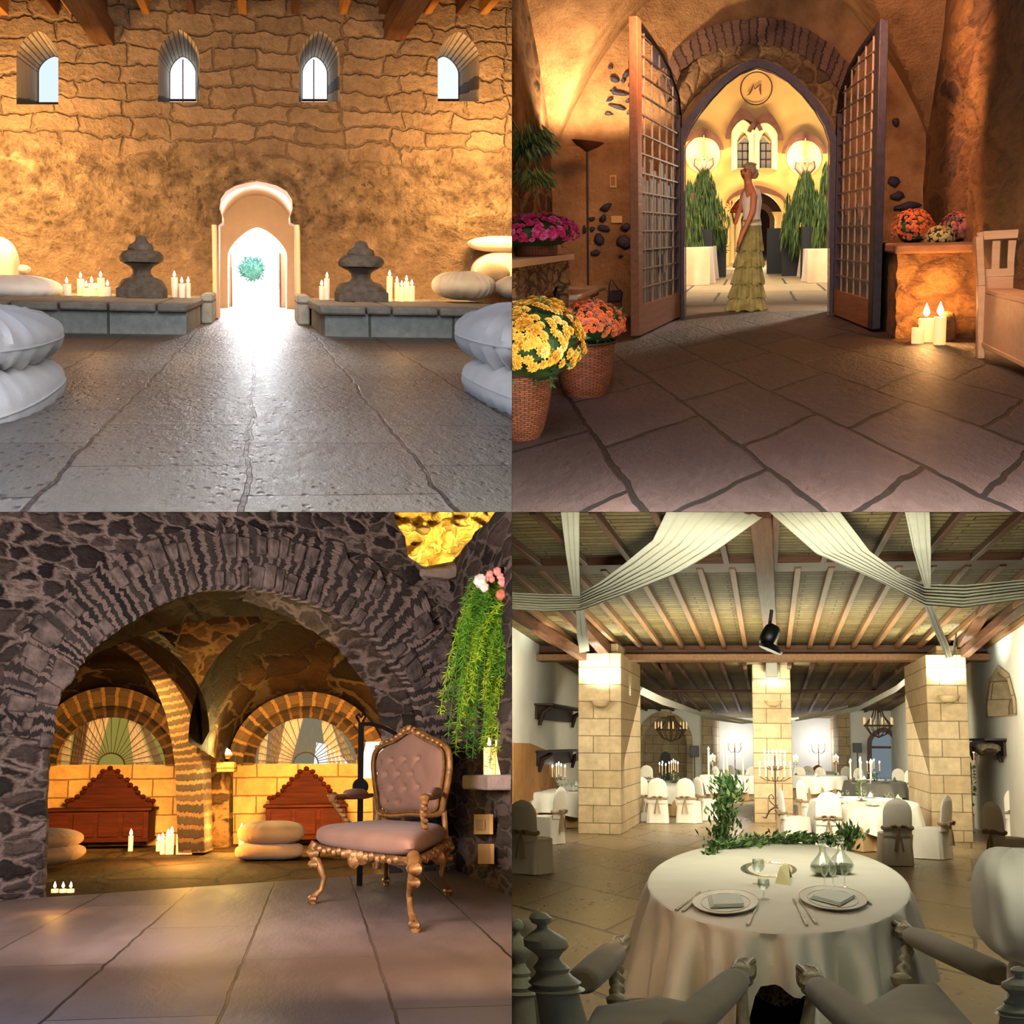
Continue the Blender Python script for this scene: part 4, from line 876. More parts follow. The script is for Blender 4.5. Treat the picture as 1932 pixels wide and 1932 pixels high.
# bright niches with wall lamps
for px, py, nm in ((1326, 292, 'left'), (1517, 298, 'right')):
    m = MB(); m.plate([[B3(px+33*cos(q), py-34*sin(q)) for q in [2*PI*i/28 for i in range(28)]]], VC-.06, VC); m.build('trim_%d' % (13 if nm == 'left' else 14), M_facw, B, kind='structure')
    c = B.P(px+2, py, VC-.5); t = T(B, 'wall_lamp', 'dark scrolled wall lamp glowing in the %s round niche' % nm, 'lamp', c)
    m = MB(); m.bar((c.x, VC, c.z-.1), (c.x, VC-.5, c.z-.1), .05, .05)
    for s_ in (-1, 1):
        m.tube([(c.x, VC-.5, c.z-.62), (c.x+s_*.10, VC-.5, c.z-.45), (c.x+s_*.26, VC-.5, c.z-.28), (c.x+s_*.24, VC-.5, c.z-.12), (c.x+s_*.13, VC-.5, c.z-.16)], [.07,.06,.05,.05,.04], 6)
        m.tube([(c.x, VC-.5, c.z-.5), (c.x+s_*.08, VC-.5, c.z-.2), (c.x+s_*.05, VC-.5, c.z-.02)], .035, 6)
    t.part('scroll_bracket', m, M_hood)
    m = MB(); m.lathe([(.03,0),(.07,.1),(.05,.25),(.01,.55)], (c.x, VC-.55, c.z-.0), 10); t.part('flame_bulb', m, m_emit('lamp_glow_'+nm, (1,.62,.2,1), 1.6))
# passage behind the central arch
for k, (x0, x1, yc, vv, mt) in enumerate(((1366,1486,352,VC+5,M_facw), (1398,1474,372,VC+9,M_hood), (1404,1466,384,VC+14,M_fac))):
    inn = arch(x0+8+k*3, x1-8-k*3, 520, 415, yc+10, 9, .1); m = MB(); ou = [(1330,300),(1530,300),(1530,520),(1330,520)]
    m.plate([[B2(x,y,vv) for x,y in ou], [B2(x,y,vv) for x,y in inn]], vv, vv+.6); m.build('wall_passage_arch_%d' % (k+1), mt, B, kind='structure', smooth=0)
m = MB(); m.box((-2.6, VC+20, -1), (2.6, VC+20.3, 3)); m.build('wall_passage_end', M_hood, B, kind='structure')
for px in (1380, 1392, 1466, 1474):
    a = B.P(px, 500, VC+3); m = MB(); m.lathe([(.16,0),(.1,.15),(.09,1.35),(.16,1.5),(.2,1.55)], (a.x, VC+3, -.91), 12); m.build('passage_column', M_facw, B, (a.x, VC+3, -.91), label='%s pale column in the passage behind the woman, counted from the left' % ORD[(1380,1392,1466,1474).index(px)], cat='column', group='pale columns in the passage')
for i, px in enumerate((1352, 1500)):
    a = B.P(px, 490, 39); t = T(B, 'potted_flowers', 'dark flower pots at the %s foot of the facade arch' % ('left','right')[i], 'plant', (a.x, 39, -.91))
    m = MB(); m.lathe([(.18,0),(.26,.35),(.24,.36)], (a.x, 39, -.91), 14); t.part('pot', m, M_hood)
    m = MB(); leafy((a.x, 39, -.35), (.35,.35,.28), 140, .13, rb, m); t.part('foliage', m, M_leafd, smooth=0)
# draped tables
def draped(x0, x1, y0, y1, v, lab):
    a = B.P(x0, y1, v); b = B.P(x1, y0, v); t = T(B, 'draped_table', lab, 'table', ((a.x+b.x)/2, v, -.91))
    m = MB(); hh = b.z
    def fn(p, q):
        # perimeter of the cloth with folds
        pts = [(a.x, v+6), (a.x, v), (b.x, v), (b.x, v+6)]; L = [6, abs(b.x-a.x)*3, 6]; tot = sum(L); d = p*tot; i = 0
        while i < 2 and d > L[i]: d -= L[i]; i += 1
        k = d/L[i]; x = lerp(pts[i][0], pts[i+1][0], k); y = lerp(pts[i][1], pts[i+1][1], k)
        f = .05*(1-q)*sin(p*70); return (x+f*(i != 1)+.03*sin(p*31)*(1-q), y-f*(i == 1)*2-.3*(1-q)*(i==1), lerp(-.905, hh, q))
    m.grid(fn, 120, 8); t.part('tablecloth', m, m_cloth('table_linen_'+lab[:5].replace(' ','_'), 'b89a78', 'c6a888', bump=.0), smooth=60)
    m = MB(); m.box((min(a.x,b.x)+.02, v+.02, hh-.03), (max(a.x,b.x)-.02, v+6, hh)); t.part('table_top', m, M_cream)
draped(1230, 1341, 467, 531, 26, 'long table draped in pale cloth left of the woman')
draped(1522, 1640, 469, 533, 26, 'long table draped in pale cloth right of the woman')
# weeping potted trees
def weeping(px, ytop, ybot, wpx, v, lab, seed, n=900):
    rr = random.Random(seed); c = B.P(px, ybot, v); s = v/2600; top = B.P(px, ytop, v).z; t = T(B, 'weeping_plant', lab, 'plant', (c.x, v, -.91))
    H_ = top-c.z
    for mt, k in ((M_leafd, .35), (M_leafm, .65)):
        m = MB()
        for i in range(int(n*k)):
            q = rr.random()**.8; rad = wpx/2*s*(.16+.84*min(1, q*1.5))*(.6 if q > .9 else 1); th = rr.uniform(0, 2*PI); z = top-H_*q
            rad *= rr.uniform(.3,1) ; p = V3((c.x+rad*cos(th), v+rad*sin(th), z))
            leaf(m, p, V3((.12*cos(th)+rr.uniform(-.1,.1), .1*sin(th), -1)), .30*rr.uniform(.5,1.3), rr, .13)
        t.part('foliage', m, mt, smooth=0)
    m = MB(); m.tube([(c.x, v, -.91), (c.x+.05, v, top-.3)], .06, 6); t.part('trunk', m, M_hood)
    m = MB(); m.box((c.x-.45, v+.2, -.91), (c.x+.45, v+1.0, .1)); t.part('planter', m, m_plain('planter_dark'+str(seed), '0b0c10', '13151a', .6))
weeping(1328, 312, 455, 92, 30, 'tall weeping green plant left of the woman', 1, 1500)
weeping(1300, 335, 470, 50, 28, 'weeping plant half hidden behind the left gate leaf', 2, 500)
weeping(1518, 318, 462, 86, 30, 'tall weeping green plant right of the woman', 3, 1500)
weeping(1558, 300, 470, 50, 28, 'leafy tree against the right edge of the archway', 4, 700)
weeping(1486, 360, 465, 30, 32, 'slender trailing plant between the woman and the right weeping plant', 5, 160)
# the woman
def skin(name, J, E, mat, room, base, parent, root=0, sub=2):
    me = bpy.data.meshes.new(name); me.from_pydata([V3(j[0])-V3(base) for j in J], E, []); me.materials.append(mat)
    o = bpy.data.objects.new(name, me); COL.objects.link(o); o.parent = parent
    md = o.modifiers.new('skin', 'SKIN'); md.use_smooth_shade = True
    for i, j in enumerate(J):
        sv = me.skin_vertices[0].data[i]; r = j[1] if isinstance(j[1], tuple) else (j[1], j[1]); sv.radius = r; sv.use_root = (i == root)
    s_ = o.modifiers.new('sub', 'SUBSURF'); s_.levels = s_.render_levels = sub
    return o
wv = 16.9; wb = B.P(1411, 580, wv); wx = wb.x; z0 = -.91
t = T(B, 'person', 'woman in a long tiered green dress standing in the archway, looking over her shoulder', 'person', (wx, wv, z0))
S_ = lambda x, y, z: (wx+x, wv+y, z0+z)
M_skin = m_plain('skin', 'c07a56', 'c98462', .55, 8); M_skin.node_tree.nodes['Principled BSDF'].inputs['Subsurface Weight'].default_value = .1
J = [(S_(.03,0,.98), (.10,.09)), (S_(.04,0,1.12), (.082,.078)), (S_(.035,.01,1.28), (.10,.088)), (S_(.02,0,1.41), (.085,.066)), (S_(-.0,0,1.48), (.045,.045)), (S_(-.015,-.01,1.54), (.045,.05)),
     (S_(-.035,-.025,1.60), (.068,.078)), (S_(-.03,-.02,1.66), (.064,.074)),
     (S_(.06,-.10,1.38), .045), (S_(.045,-.14,1.16), .036), (S_(-.06,-.20,.92), .026), (S_(-.10,-.22,.84), (.026,.016)),
     (S_(-.05,.12,1.38), .045), (S_(-.12,.16,1.17), .034), (S_(-.16,.02,1.02), .024),
     (S_(.03,0,.80), (.10,.09)), (S_(.10,0,.45), .07), (S_(.10,0,.08), .045), (S_(-.05,0,.45), .07), (S_(-.05,0,.08), .045), (S_(-.07,-.12,.03), .03), (S_(.12,-.12,.03), .03)]
E = [(0,1),(1,2),(2,3),(3,4),(4,5),(5,6),(6,7),(3,8),(8,9),(9,10),(10,11),(3,12),(12,13),(13,14),(0,15),(15,16),(16,17),(15,18),(18,19),(19,20),(17,21)]
for k in range(4):
    J.append((S_(-.105-.008*k, -.245+.016*k, .79+.004*k), .0085)); E.append((11, len(J)-1)); J.append((S_(-.112-.006*k, -.24+.018*k, .755), .007)); E.append((len(J)-2, len(J)-1))
J.append((S_(-.075,-.20,.80), .009)); E.append((11, len(J)-1))
body = skin('body', J, E, M_skin, B, (wx,wv,z0), t.o)
m = MB(); hc = V3(S_(-.03,-.02,1.61)); fd = V3((-.5,-.86,0)).normalized(); sd = V3((.9,-.42,0)).normalized()
m.lathe([(.011,0),(.008,.02),(.003,.04)], hc+fd*.082+V3((0,0,-.02)), 6); t.part('nose', m, M_skin)
for k in (-1, 1): m = MB(); m.blob(hc+fd*.078+sd*.028*k+V3((0,0,.015)), (.012,.008,.006), nu=8, nv=6); t.part('eye', m, M_iron)
for k in (-1, 1): m = MB(); m.blob(hc+fd*.076+sd*.03*k+V3((0,0,.034)), (.017,.006,.004), nu=8, nv=6); t.part('eyebrow', m, m_plain('brow%d' % k, '5a3a28'))
m = MB(); m.blob(hc+fd*.078+V3((0,0,-.045)), (.02,.01,.008), nu=10, nv=6); t.part('mouth', m, m_plain('lip', '8e2f2c', rough=.4))
M_hair = m_plain('blonde_hair', '8a6a4c', 'c9ac86', .5, 30, .01, stretch=(1,1,4))
m = MB(); rr = random.Random(5)
m.blob(S_(.012,.045,1.645), (.078,.085,.088), nu=24, nv=14, wr=lambda p, t_, ph: p*(1+.08*noise.noise(p*60))); m.blob(S_(.06,.06,1.60), (.055,.06,.062), nu=20, nv=12, wr=lambda p, t_, ph: p*(1+.12*noise.noise(p*70)))
for i in range(7): q = i/6*2.6; m.blob(S_(-.06+.022*i, -.02+.01*i, 1.69+.025*sin(q)), (.018,.018,.015), nu=10, nv=6)
t.part('hair', m, M_hair)
m = MB(); rr = random.Random(4)
Z = lambda a, b, c_: S_(a, b, c_)
m.loft([[Z(.035+q*rx*cos(th), ry*sin(th), zz) for th in [2*PI*i/24 for i in range(24)]] for rx, ry, zz, q in ((.118,.11,1.0,1),(.098,.095,1.10,1),(.104,.095,1.18,1),(.118,.11,1.28,1),(.105,.095,1.36,1),(.082,.075,1.42,1))])
t.part('white_top', m, m_cloth('white_blouse', 'd8cfc4', 'e8e0d6', bump=.0), smooth=60)
m = MB(); m.loft([[Z(.035+.108*cos(th), .106*sin(th), 1.02+k*.05) for th in [2*PI*i/24 for i in range(24)]] for k in (0, 1)]); t.part('waistband', m, m_plain('olive_band', '8f8f58', 'a3a36a', .6))
M_dress = m_cloth('olive_tulle', '77763e', 'b0ae74', bump=.003, weave=60, scale=9)
tiers = [(1.03,.70,.110,.155),(.76,.52,.130,.175),(.57,.32,.148,.192),(.37,.16,.165,.212),(.21,.012,.185,.24)]
for k, (za, zb, ra, rb2) in enumerate(tiers):
    def fn(a, b, za=za, zb=zb, ra=ra, rb2=rb2, k=k):
        th = 2*PI*a; r = lerp(ra, rb2, b)*(1+.075*b*sin(th*(15+k*2)+k)+.045*b*sin(th*(29+k))); lean = -.05*(1-(za+(zb-za)*b))
        return Z(.03+lean+r*cos(th), r*.85*sin(th), lerp(za, zb, b)+.012*b*sin(th*9+k))
    m = MB(); m.grid(fn, 110, 9, cu=True); t.part('dress_tier', m, M_dress, smooth=70)
t2 = T(B, 'bouquet', 'small red flower bouquet held in front of the woman', 'flowers', S_(-.2,.1,1.15))
m = MB(); leafy(S_(-.2,.1,1.22), (.07,.06,.05), 60, .04, rr, m); t2.part('blooms', m, m_plain('red_petal', 'c43a24', 'd8482e', .6), smooth=0)
m = MB(); m.tube([S_(-.2,.1,1.18), S_(-.17,.03,1.03)], .012, 6); t2.part('stems', m, M_leafm)
# ================================================================ HALL C (lower left): lava-stone arch, gilt armchair, amber cellar
rc = random.Random(23)
FK = 2600*1.05
def hit(room, px, py, p0, n):
    d = room.d(px, py); return d * (V3(p0).dot(n)/d.dot(n))
WL = C.F(82, 1692); WR = C.F(862, 1640)
wd_ = (WR-WL).normalized(); WN = wd_.cross(V3((0,0,1))).normalized()      # near wall plane
if WN.y > 0: WN = -WN
def CW(px, py, o=0.0): return hit(C, px, py, WL, WN) + WN*o
M_nearC = m_rubble('lava_rubble_wall', ['2f2a28', '5a4e49', '7a6a62', '403835'], 'a8948a', scale=4.6, plane='uwv', stretch=(1,1.5,.3), width=.07, warp=.5, bump=.12, fine=12, mess=1.0)
M_ringC = m_brick('lava_arch_voussoirs', '2a2422', '6a5e58', 'b8a094', bw=6, bh=1/62, plane='UV', loc=(1.5,0,0), msize=.0042, warp=.022, wscale=14, bump=.13, rough=.9, fine=40, fbump=.8)
M_cell = m_rubble('cellar_rubble', ['3a2a1c', '8a6238', '5a4026', 'a87a48'], 'b88a50', scale=3.0, stretch=(1,1.3,.3), width=.07, warp=.5, bump=.08, fine=12, mess=.7)
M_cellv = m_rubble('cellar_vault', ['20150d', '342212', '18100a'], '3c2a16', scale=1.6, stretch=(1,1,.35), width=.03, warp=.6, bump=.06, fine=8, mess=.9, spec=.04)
M_ashlar = m_brick('cellar_ashlar', 'c99a5a', 'd8ab6c', '8a6232', bw=.62, bh=.27, plane='uwv', msize=.012, warp=.03, bump=.03, rough=.85, fine=8)
M_ribC = m_brick('cellar_rib_stones', '33261c', '523c2a', '86603c', bw=4, bh=1/26, plane='UV', loc=(1,0,0), msize=.008, warp=.03, wscale=12, bump=.08, rough=.9, fine=30)
M_ringS = m_brick('lunette_ring_stones', '2a1e14', '6a4a28', '8f6632', bw=.55, bh=1/17, plane='UV', loc=(.3,0,0), msize=.010, warp=.02, wscale=9, bump=.06, rough=.9, fine=30)
M_floorC = m_brick('smooth_floor_slabs', '9a8882', '887873', '3c3330', bw=3.3, bh=.667, plane='vuw', loc=(.9,.357,0), msize=.008, warp=.035, wscale=3, bump=.03, rough=.55, spec=.35, fine=5, fbump=.35, finestretch=(.3,1,1), roughvar=.25, stain='5d4f4b')
M_floorC2 = m_rubble('cellar_floor_paving', ['5a422a', '4c3822', '6a5030'], '20160c', scale=1.0, plane='uvw', stretch=(1,.35,1), width=.02, warp=.25, bump=.05, fine=12, mess=.15, rough=.75, spec=.1)
M_gilt = m_plain('worn_gilt', '6a4828', 'a87a46', .42, 14, .012, metal=.35, detail=9)
M_uphC = m_cloth('blush_upholstery', '84624f', '926e5b', bump=.001, weave=200, sheen=.05)
M_walnut = m_wood('carved_walnut', '2a0d05', '4a1c0c', 1, 'u', .7, .006, spec=.08)
M_canvas = m_cloth('canvas_cushion', 'b08858', 'c09868', bump=.002)
M_ironC = m_plain('black_iron', '0a0807', '120e0c', .8, 9, .003, spec=.1)
M_shelfC = m_plain('shelf_stone', '857568', '9a887a', .8, 6, .03)
# near floor and cellar floor
fl0 = C.F(-60, 1703); fl1 = C.F(985, 1631)
m = MB(); m.plate([[(-4, 4.2),(4, 4.2),(4+0*fl1.x, fl1.y+ (4-fl1.x)*(fl1.y-fl0.y)/(fl1.x-fl0.x)),(-4, fl0.y+(-4-fl0.x)*(fl1.y-fl0.y)/(fl1.x-fl0.x))]], -.98, -.9, plane='uv')
m.build('floor_near', M_floorC, C, kind='structure', smooth=0)
m = MB(); m.plate([[(-6, 8),(6, 8),(6, 23),(-6, 23)]], -.985, plane='uv'); m.build('floor_cellar', M_floorC2, C, kind='structure', smooth=0)
# near wall with the great arch
open_px = [(82,1715),(83,1690),(84,1640),(86,1560),(86,1500),(90,1445),(92,1400),(96,1340),(108,1308),(124,1286),(140,1262),(156,1240),(182,1212),(218,1188),(258,1163),(298,1142),(338,1126),(380,1117),(425,1113),(470,1115),(512,1120),(552,1131),(603,1151),(658,1181),(699,1208),(726,1241),(749,1274),(768,1300),(782,1342),(790,1400),(796,1480),(800,1560),(802,1640),(802,1665)]
def wob(pts, a, k=4):
    out = []
    for i in range(len(pts)-1):
        for j in range(k):
            x = lerp(pts[i][0], pts[i+1][0], j/k); y = lerp(pts[i][1], pts[i+1][1], j/k)
            out.append((x+rc.uniform(-a,a), y+rc.uniform(-a,a)))
    return out+[pts[-1]]
op2 = wob(open_px, 2.0)
niche = [(748,985),(790,958),(962,958),(938,985),(918,1020),(895,1052),(858,1068),(815,1080),(785,1062),(768,1020)]
o_ = V3((0,0,0))
def cw2(px, py): q = CW(px, py); return ((q-WL).dot(wd_), q.z)
def from2(s, w, off_=0.0): return WL + wd_*s + V3((0,0,w-WL.z)) + WN*off_
def wallplate(loops, off0, off1=None):
    m = MB(); m.plate(loops, 0, 1); m.v = [tuple(from2(p[0], p[2], off0 if p[1] == 0 else (off1 if off1 is not None else off0-.5))) for p in m.v]; return m
corner = CW(862, 1640); sc_ = (corner-WL).dot(wd_)
M0 = wallplate([[cw2(-60,940), cw2(742,940), cw2(745,985), cw2(764,1012), cw2(770,1050), cw2(795,1066), cw2(820,1080), (sc_, cw2(862,1058)[1]), (sc_, -1.02), cw2(-60,1760)], [cw2(*p) for p in op2]], 0, -.6)
M0.build('wall_near_arch', M_nearC, C, kind='structure', smooth=0)
# voussoir ring standing proud of the rubble
def ring_off(pts, base, amp):
    out = []
    cxy = (440, 1500)
    for i, (x, y) in enumerate(pts):
        a = pts[max(0, i-2)]; b = pts[min(len(pts)-1, i+2)]; t_ = V3((b[0]-a[0], b[1]-a[1], 0)).normalized(); n_ = V3((t_.y, -t_.x, 0))
        k = base*min(1, .15+.85*max(0, (1560-y)/300)) + amp*(rc.random()-.5)
        out.append((x+n_.x*k, y+n_.y*k))
    return out
seg = op2[24:-14]
in_ = seg; mid_ = ring_off(seg, 60, 8); out_ = ring_off(seg, 118, 26)
m = MB(); rg = [[tuple(CW(x, y, -.05)) for x, y in in_], [tuple(CW(x, y, .10)) for x, y in in_], [tuple(CW(x, y, .12)) for x, y in mid_], [tuple(CW(x, y, .06)) for x, y in out_], [tuple(CW(x, y, -.03)) for x, y in out_]]
m.loft(rg, closed=False); nn = len(in_); vq = [0, .05, .5, 1, 1.02]
m.uv = {fi: [(vq[fi//(nn-1)], (fi%(nn-1))/nn), (vq[fi//(nn-1)], (fi%(nn-1)+1)/nn), (vq[fi//(nn-1)+1], (fi%(nn-1)+1)/nn), (vq[fi//(nn-1)+1], (fi%(nn-1))/nn)] for fi in range(len(m.f))}
m.build('wall_arch_ring', M_ringC, C, kind='structure', smooth=50)
# single long stones bristling from the ring
m = MB()
for i in range(0, len(in_)-2, 2):
    for (A_, B_, k0, k1) in ((in_, mid_, .02, .75), (mid_, out_, .0, .8)):
        if rc.random() < .34: continue
        k1_ = k1*rc.uniform(.7, 1.15); a = [lerp(A_[i][q], B_[i][q], k0+.1*rc.random()) for q in (0,1)]; b = [lerp(A_[i][q], B_[i][q], k1_) for q in (0,1)]
        p, q = CW(a[0], a[1], .10), CW(b[0], b[1], .09); w_ = rc.uniform(.07,.11)
        m.bar(p, q, w_, .10, up=WN, w2=w_*rc.uniform(.9,1.4), h2=.10)
m.v = [tuple(V3(p)+noise.noise_vector(V3(p)*7)*.02) for p in m.v]
m.build('wall_arch_dark_stones', m_plain('dark_lava_stone', '1f1a18', '74665f', .9, 7, .05, detail=9), C, kind='structure', bevel=.018)
# soffit of the arch
m = MB(); SD = V3((0,1,0)); dk = [max(.05, min(1, (x-120)/230)) for x, y in in_]; back = [V3(p)+SD*2.0*k for p, k in zip(rg[0], dk)]
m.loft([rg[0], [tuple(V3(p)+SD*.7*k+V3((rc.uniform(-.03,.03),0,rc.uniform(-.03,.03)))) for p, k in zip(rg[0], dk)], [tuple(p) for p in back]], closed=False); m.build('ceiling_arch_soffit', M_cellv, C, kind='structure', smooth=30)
m = MB(); m.loft([[tuple(CW(x, y)) for x, y in op2[:26]], [tuple(CW(x, y)+SD*.1) for x, y in op2[:26]]], closed=False); m.loft([[tuple(CW(x, y)) for x, y in op2[-16:]], [tuple(CW(x, y)+SD*1.2) for x, y in op2[-16:]]], closed=False); m.build('wall_arch_jambs', M_nearC, C, kind='structure', smooth=30)
# lit rock recess seen over the broken upper right corner of the wall
def rk(a, b): p = C.P(lerp(690, 1010, a), lerp(925, 1110, b), 17.0); n_ = noise.noise(V3((a*9, b*6, 1)))*.5+noise.noise(V3((a*22, b*15, 4)))*.18; return (p.x, p.y+n_-1.8*max(0, a-.72)*2, p.z)
m = MB(); m.grid(rk, 70, 44); m.build('wall_lamp_recess', m_rubble('recess_rock', ['9a7a3a', 'c0984a', '6a5428'], 'd8b460', scale=3, width=.04, bump=.08, mess=.9), C, kind='structure', smooth=60)
m = MB(); m.tube([CW(x, y, .06) for x, y in ((790,1082),(830,1085),(870,1072),(905,1052),(930,1018),(950,985),(966,960))], [.05,.09,.10,.10,.10,.10,.1], 8, flat=.8); m.build('trim_15', M_shelfC, C, kind='structure')
# right hand wall turning towards the viewer
RW0 = C.F(856, 1640); RW1 = C.F(968, 1692); rd = (RW1-RW0).normalized(); RN = V3((rd.y, -rd.x, 0)); 
if RN.x > 0: RN = -RN
def CR(px, py, o=0.0): return hit(C, px, py, RW0, RN) + RN*o
zc0 = CW(858,1056).z; zc1 = CR(938,962).z; ac_ = (CR(938,962)-RW0).dot(rd)/((RW0.y-5.0)/abs(rd.y))
rwt = lambda a: zc0+(zc1-zc0)*(a/ac_)**.8 if a < ac_ else lerp(zc1, 2.4, min(1, (a-ac_)*6))
p1 = RW0; p2 = RW0 + rd*(RW0.y-5.0)/abs(rd.y)
m = MB(); m.grid(lambda a, b: tuple(p1.lerp(p2, a)+V3((0,0,lerp(-.98, rwt(a), b)-p1.z))+RN*.07*noise.noise(V3((a*14, b*12, 5)))*min(1, a*8)), 50, 34); m.build('wall_right_mauve', M_nearC, C, kind='structure', smooth=40)
# cellar back wall with two fan-lit lunettes
VC2 = C.F(430, 1592, -.08).y
def C2(px, py, v=None): p = C.P(px, py, v or VC2); return (p.x, p.z)
lunL = [(107,1443)]+[(210-103*cos(PI*i/16), 1443-91*sin(PI*i/16)) for i in range(1, 16)]+[(313,1443)]
lunR = [(480,1441)]+[(577-97*cos(PI*i/16), 1441-88*sin(PI*i/16)) for i in range(1, 16)]+[(673,1441)]
m = MB(); m.plate([[C2(-40,1200), C2(860,1200), C2(860,1640), C2(-40,1640)], [C2(*p) for p in lunL], [C2(*p) for p in lunR]], VC2, VC2+.3); m.build('wall_cellar_back', M_ashlar, C, kind='structure', smooth=0)
def ringstrip(name, cx_, cy_, r0x, r0y, r1x, r1y, v, t_, mat):
    n = 34; a = [tuple(C.P(cx_-r0x*cos(PI*i/n), cy_-r0y*sin(PI*i/n), v)) for i in range(n+1)]; b = [tuple(C.P(cx_-r1x*cos(PI*i/n), cy_-r1y*sin(PI*i/n), v)) for i in range(n+1)]
    fa = [(p[0], p[1]-t_, p[2]) for p in a]; fb = [(p[0], p[1]-t_, p[2]) for p in b]
    m = MB(); m.loft([a, fa, fb, b], closed=False); N_ = n+1; q = [0, .02, 1, 1.02]
    m.uv = {fi: [(q[fi//n], (fi%n)/n), (q[fi//n], (fi%n+1)/n), (q[fi//n+1], (fi%n+1)/n), (q[fi//n+1], (fi%n)/n)] for fi in range(len(m.f))}
    return m.build(name, mat, C, kind='structure', smooth=50)
ringstrip('wall_lunette_ring_1', 210, 1444, 103, 91, 126, 112, VC2, .10, M_ringS); ringstrip('wall_lunette_ring_2', 577, 1442, 97, 88, 121, 112, VC2, .10, M_ringS)
ringstrip('wall_lunette_ring_3', 212, 1448, 127, 116, 150, 150, VC2-1.1, .2, M_ringS); ringstrip('wall_lunette_ring_4', 580, 1446, 122, 113, 148, 139, VC2-1.1, .2, M_ringS)
M_leadC = m_plain('lead_bar', '241a10', '32261a', .6)
M_sheer = m_cloth('sheer_curtain', 'd8c6b8', 'e8dace', bump=.0)
M_brownc = m_cloth('brown_curtain', '5a3a22', '6e4a2c', bump=.0)
for k, (cx_, rx, ry, cy_, lun, nm, col, st) in enumerate(((210,103,91,1443,lunL,'left',(.50,.42,.08,1),.55), (577,97,88,1441,lunR,'right',(.42,.38,.25,1),.5))):
    wn = MB(); wn.plate([[C2(*p) for p in lun]], VC2+.28); w_o = wn.build('window_%d' % (7+k), m_emit('evening_glass_'+nm, col, st), C, kind='structure')
    for (x0, x1, x2, x3, mt) in ((-.92,-.75,-.95,-.8,M_sheer), (-.68,-.42,-.78,-.55,M_brownc), (-.40,-.05,-.60,-.30,M_sheer), (.30,.52,.42,.78,M_sheer), (.55,.72,.82,.98,M_brownc)):
        q = MB(); yt = lambda s: cy_-ry*math.sqrt(max(0, 1-min(1, abs(s))**2))*.98
        def fn(a, b): xb = lerp(x2, x3, a); xt = lerp(x0, x1, a); x = lerp(xb, xt, b); y = lerp(cy_, yt(xt), b); p = C.P(cx_+rx*x*.98, y, VC2+.2); return (p.x, p.y+.05*sin(a*26), p.z)
        q.grid(fn, 30, 5); q.build('curtain', mt, C, parent=w_o)
    if k: q = MB(); q.plate([[C2(592,1441), C2(597,1400), C2(618,1404), C2(660,1441)]], VC2+.24); q.build('pane', m_emit('daylit_pane', (.75,.9,1,1), 1.3), C, parent=w_o)
    bars = MB()
    for i in range(19):
        a = PI*(i+.5)/19; q = MB(); q.bar(C.P(cx_-rx*.24*cos(a), cy_-ry*.24*sin(a), VC2+.05), C.P(cx_-rx*cos(a), cy_-ry*sin(a), VC2+.05), .008, .012); q.build('glazing_bar', M_leadC, C, parent=w_o)
    q = MB(); q.tube([C.P(cx_-rx*.24*cos(PI*i/14), cy_-ry*.24*sin(PI*i/14), VC2+.04) for i in range(15)], .012, 5); q.build('glazing_ring', M_leadC, C, parent=w_o)
# two vaulted bays
def bay(nm, s0, s1, n=25):
    m = MB()
    def fn(a, b):
        cx_, hw, sy, cy_, v = [lerp(s0[i], s1[i], b) for i in range(5)]; th = PI*(1-a)
        p = C.P(cx_+hw*cos(th), sy-(sy-cy_)*sin(th), v); return tuple(p)
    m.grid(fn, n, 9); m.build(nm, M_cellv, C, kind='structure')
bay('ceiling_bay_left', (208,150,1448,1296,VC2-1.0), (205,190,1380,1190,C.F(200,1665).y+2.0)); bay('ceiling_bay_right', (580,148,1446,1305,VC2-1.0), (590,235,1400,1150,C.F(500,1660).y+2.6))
m = MB(); m.plate([[C2(-60,1440,VC2-1.05), C2(-60,1180,VC2-1.05), C2(860,1180,VC2-1.05), C2(860,1440,VC2-1.05)], ], VC2-1.0)
vz = VC2-1.02
m = MB(); sp = lambda cx_, sy, hw, cyy, n=20: [(cx_-hw*cos(PI*i/n), sy-(sy-cyy)*sin(PI*i/n)) for i in range(n+1)]
m.plate([[C2(x, y, vz) for x, y in [(-60,1620),(-60,1150),(860,1150),(860,1620),(728,1620)]+sp(580,1446,148,1305)[::-1]+[(432,1620),(360,1620)]+sp(208,1448,150,1296)[::-1]+[(58,1620)]]], vz, VC2); m.build('wall_bay_piers', M_cell, C, kind='structure', smooth=0)
# diagonal rib and pier
lft = [(222,1218,16),(262,1250,16.8),(292,1295,17.6),(312,1345,18.2),(324,1400,18.6),(331,1450,18.8),(333,1520,18.8),(336,1609,18.8)]
rgt = [(288,1188,16),(322,1225,16.8),(346,1280,17.6),(362,1335,18.2),(374,1390,18.6),(382,1445,18.8),(384,1520,18.8),(386,1609,18.8)]
m = MB(); L_ = [C.P(*p) for p in lft]; R_ = [C.P(*p) for p in rgt]
rings = [[L_[i], R_[i], R_[i]+V3((.05,.8,.0)), L_[i]+V3((-.02,.8,0))] for i in range(8)]
m.loft([[tuple(p) for p in r] for r in rings], closed=True)
m.uv = {fi: [((fi%4), fi//4/7), ((fi%4)+1, fi//4/7), ((fi%4)+1, (fi//4+1)/7), ((fi%4), (fi//4+1)/7)] for fi in range(len(m.f))}
m.build('wall_diagonal_rib', M_ribC, C, kind='structure', smooth=30)
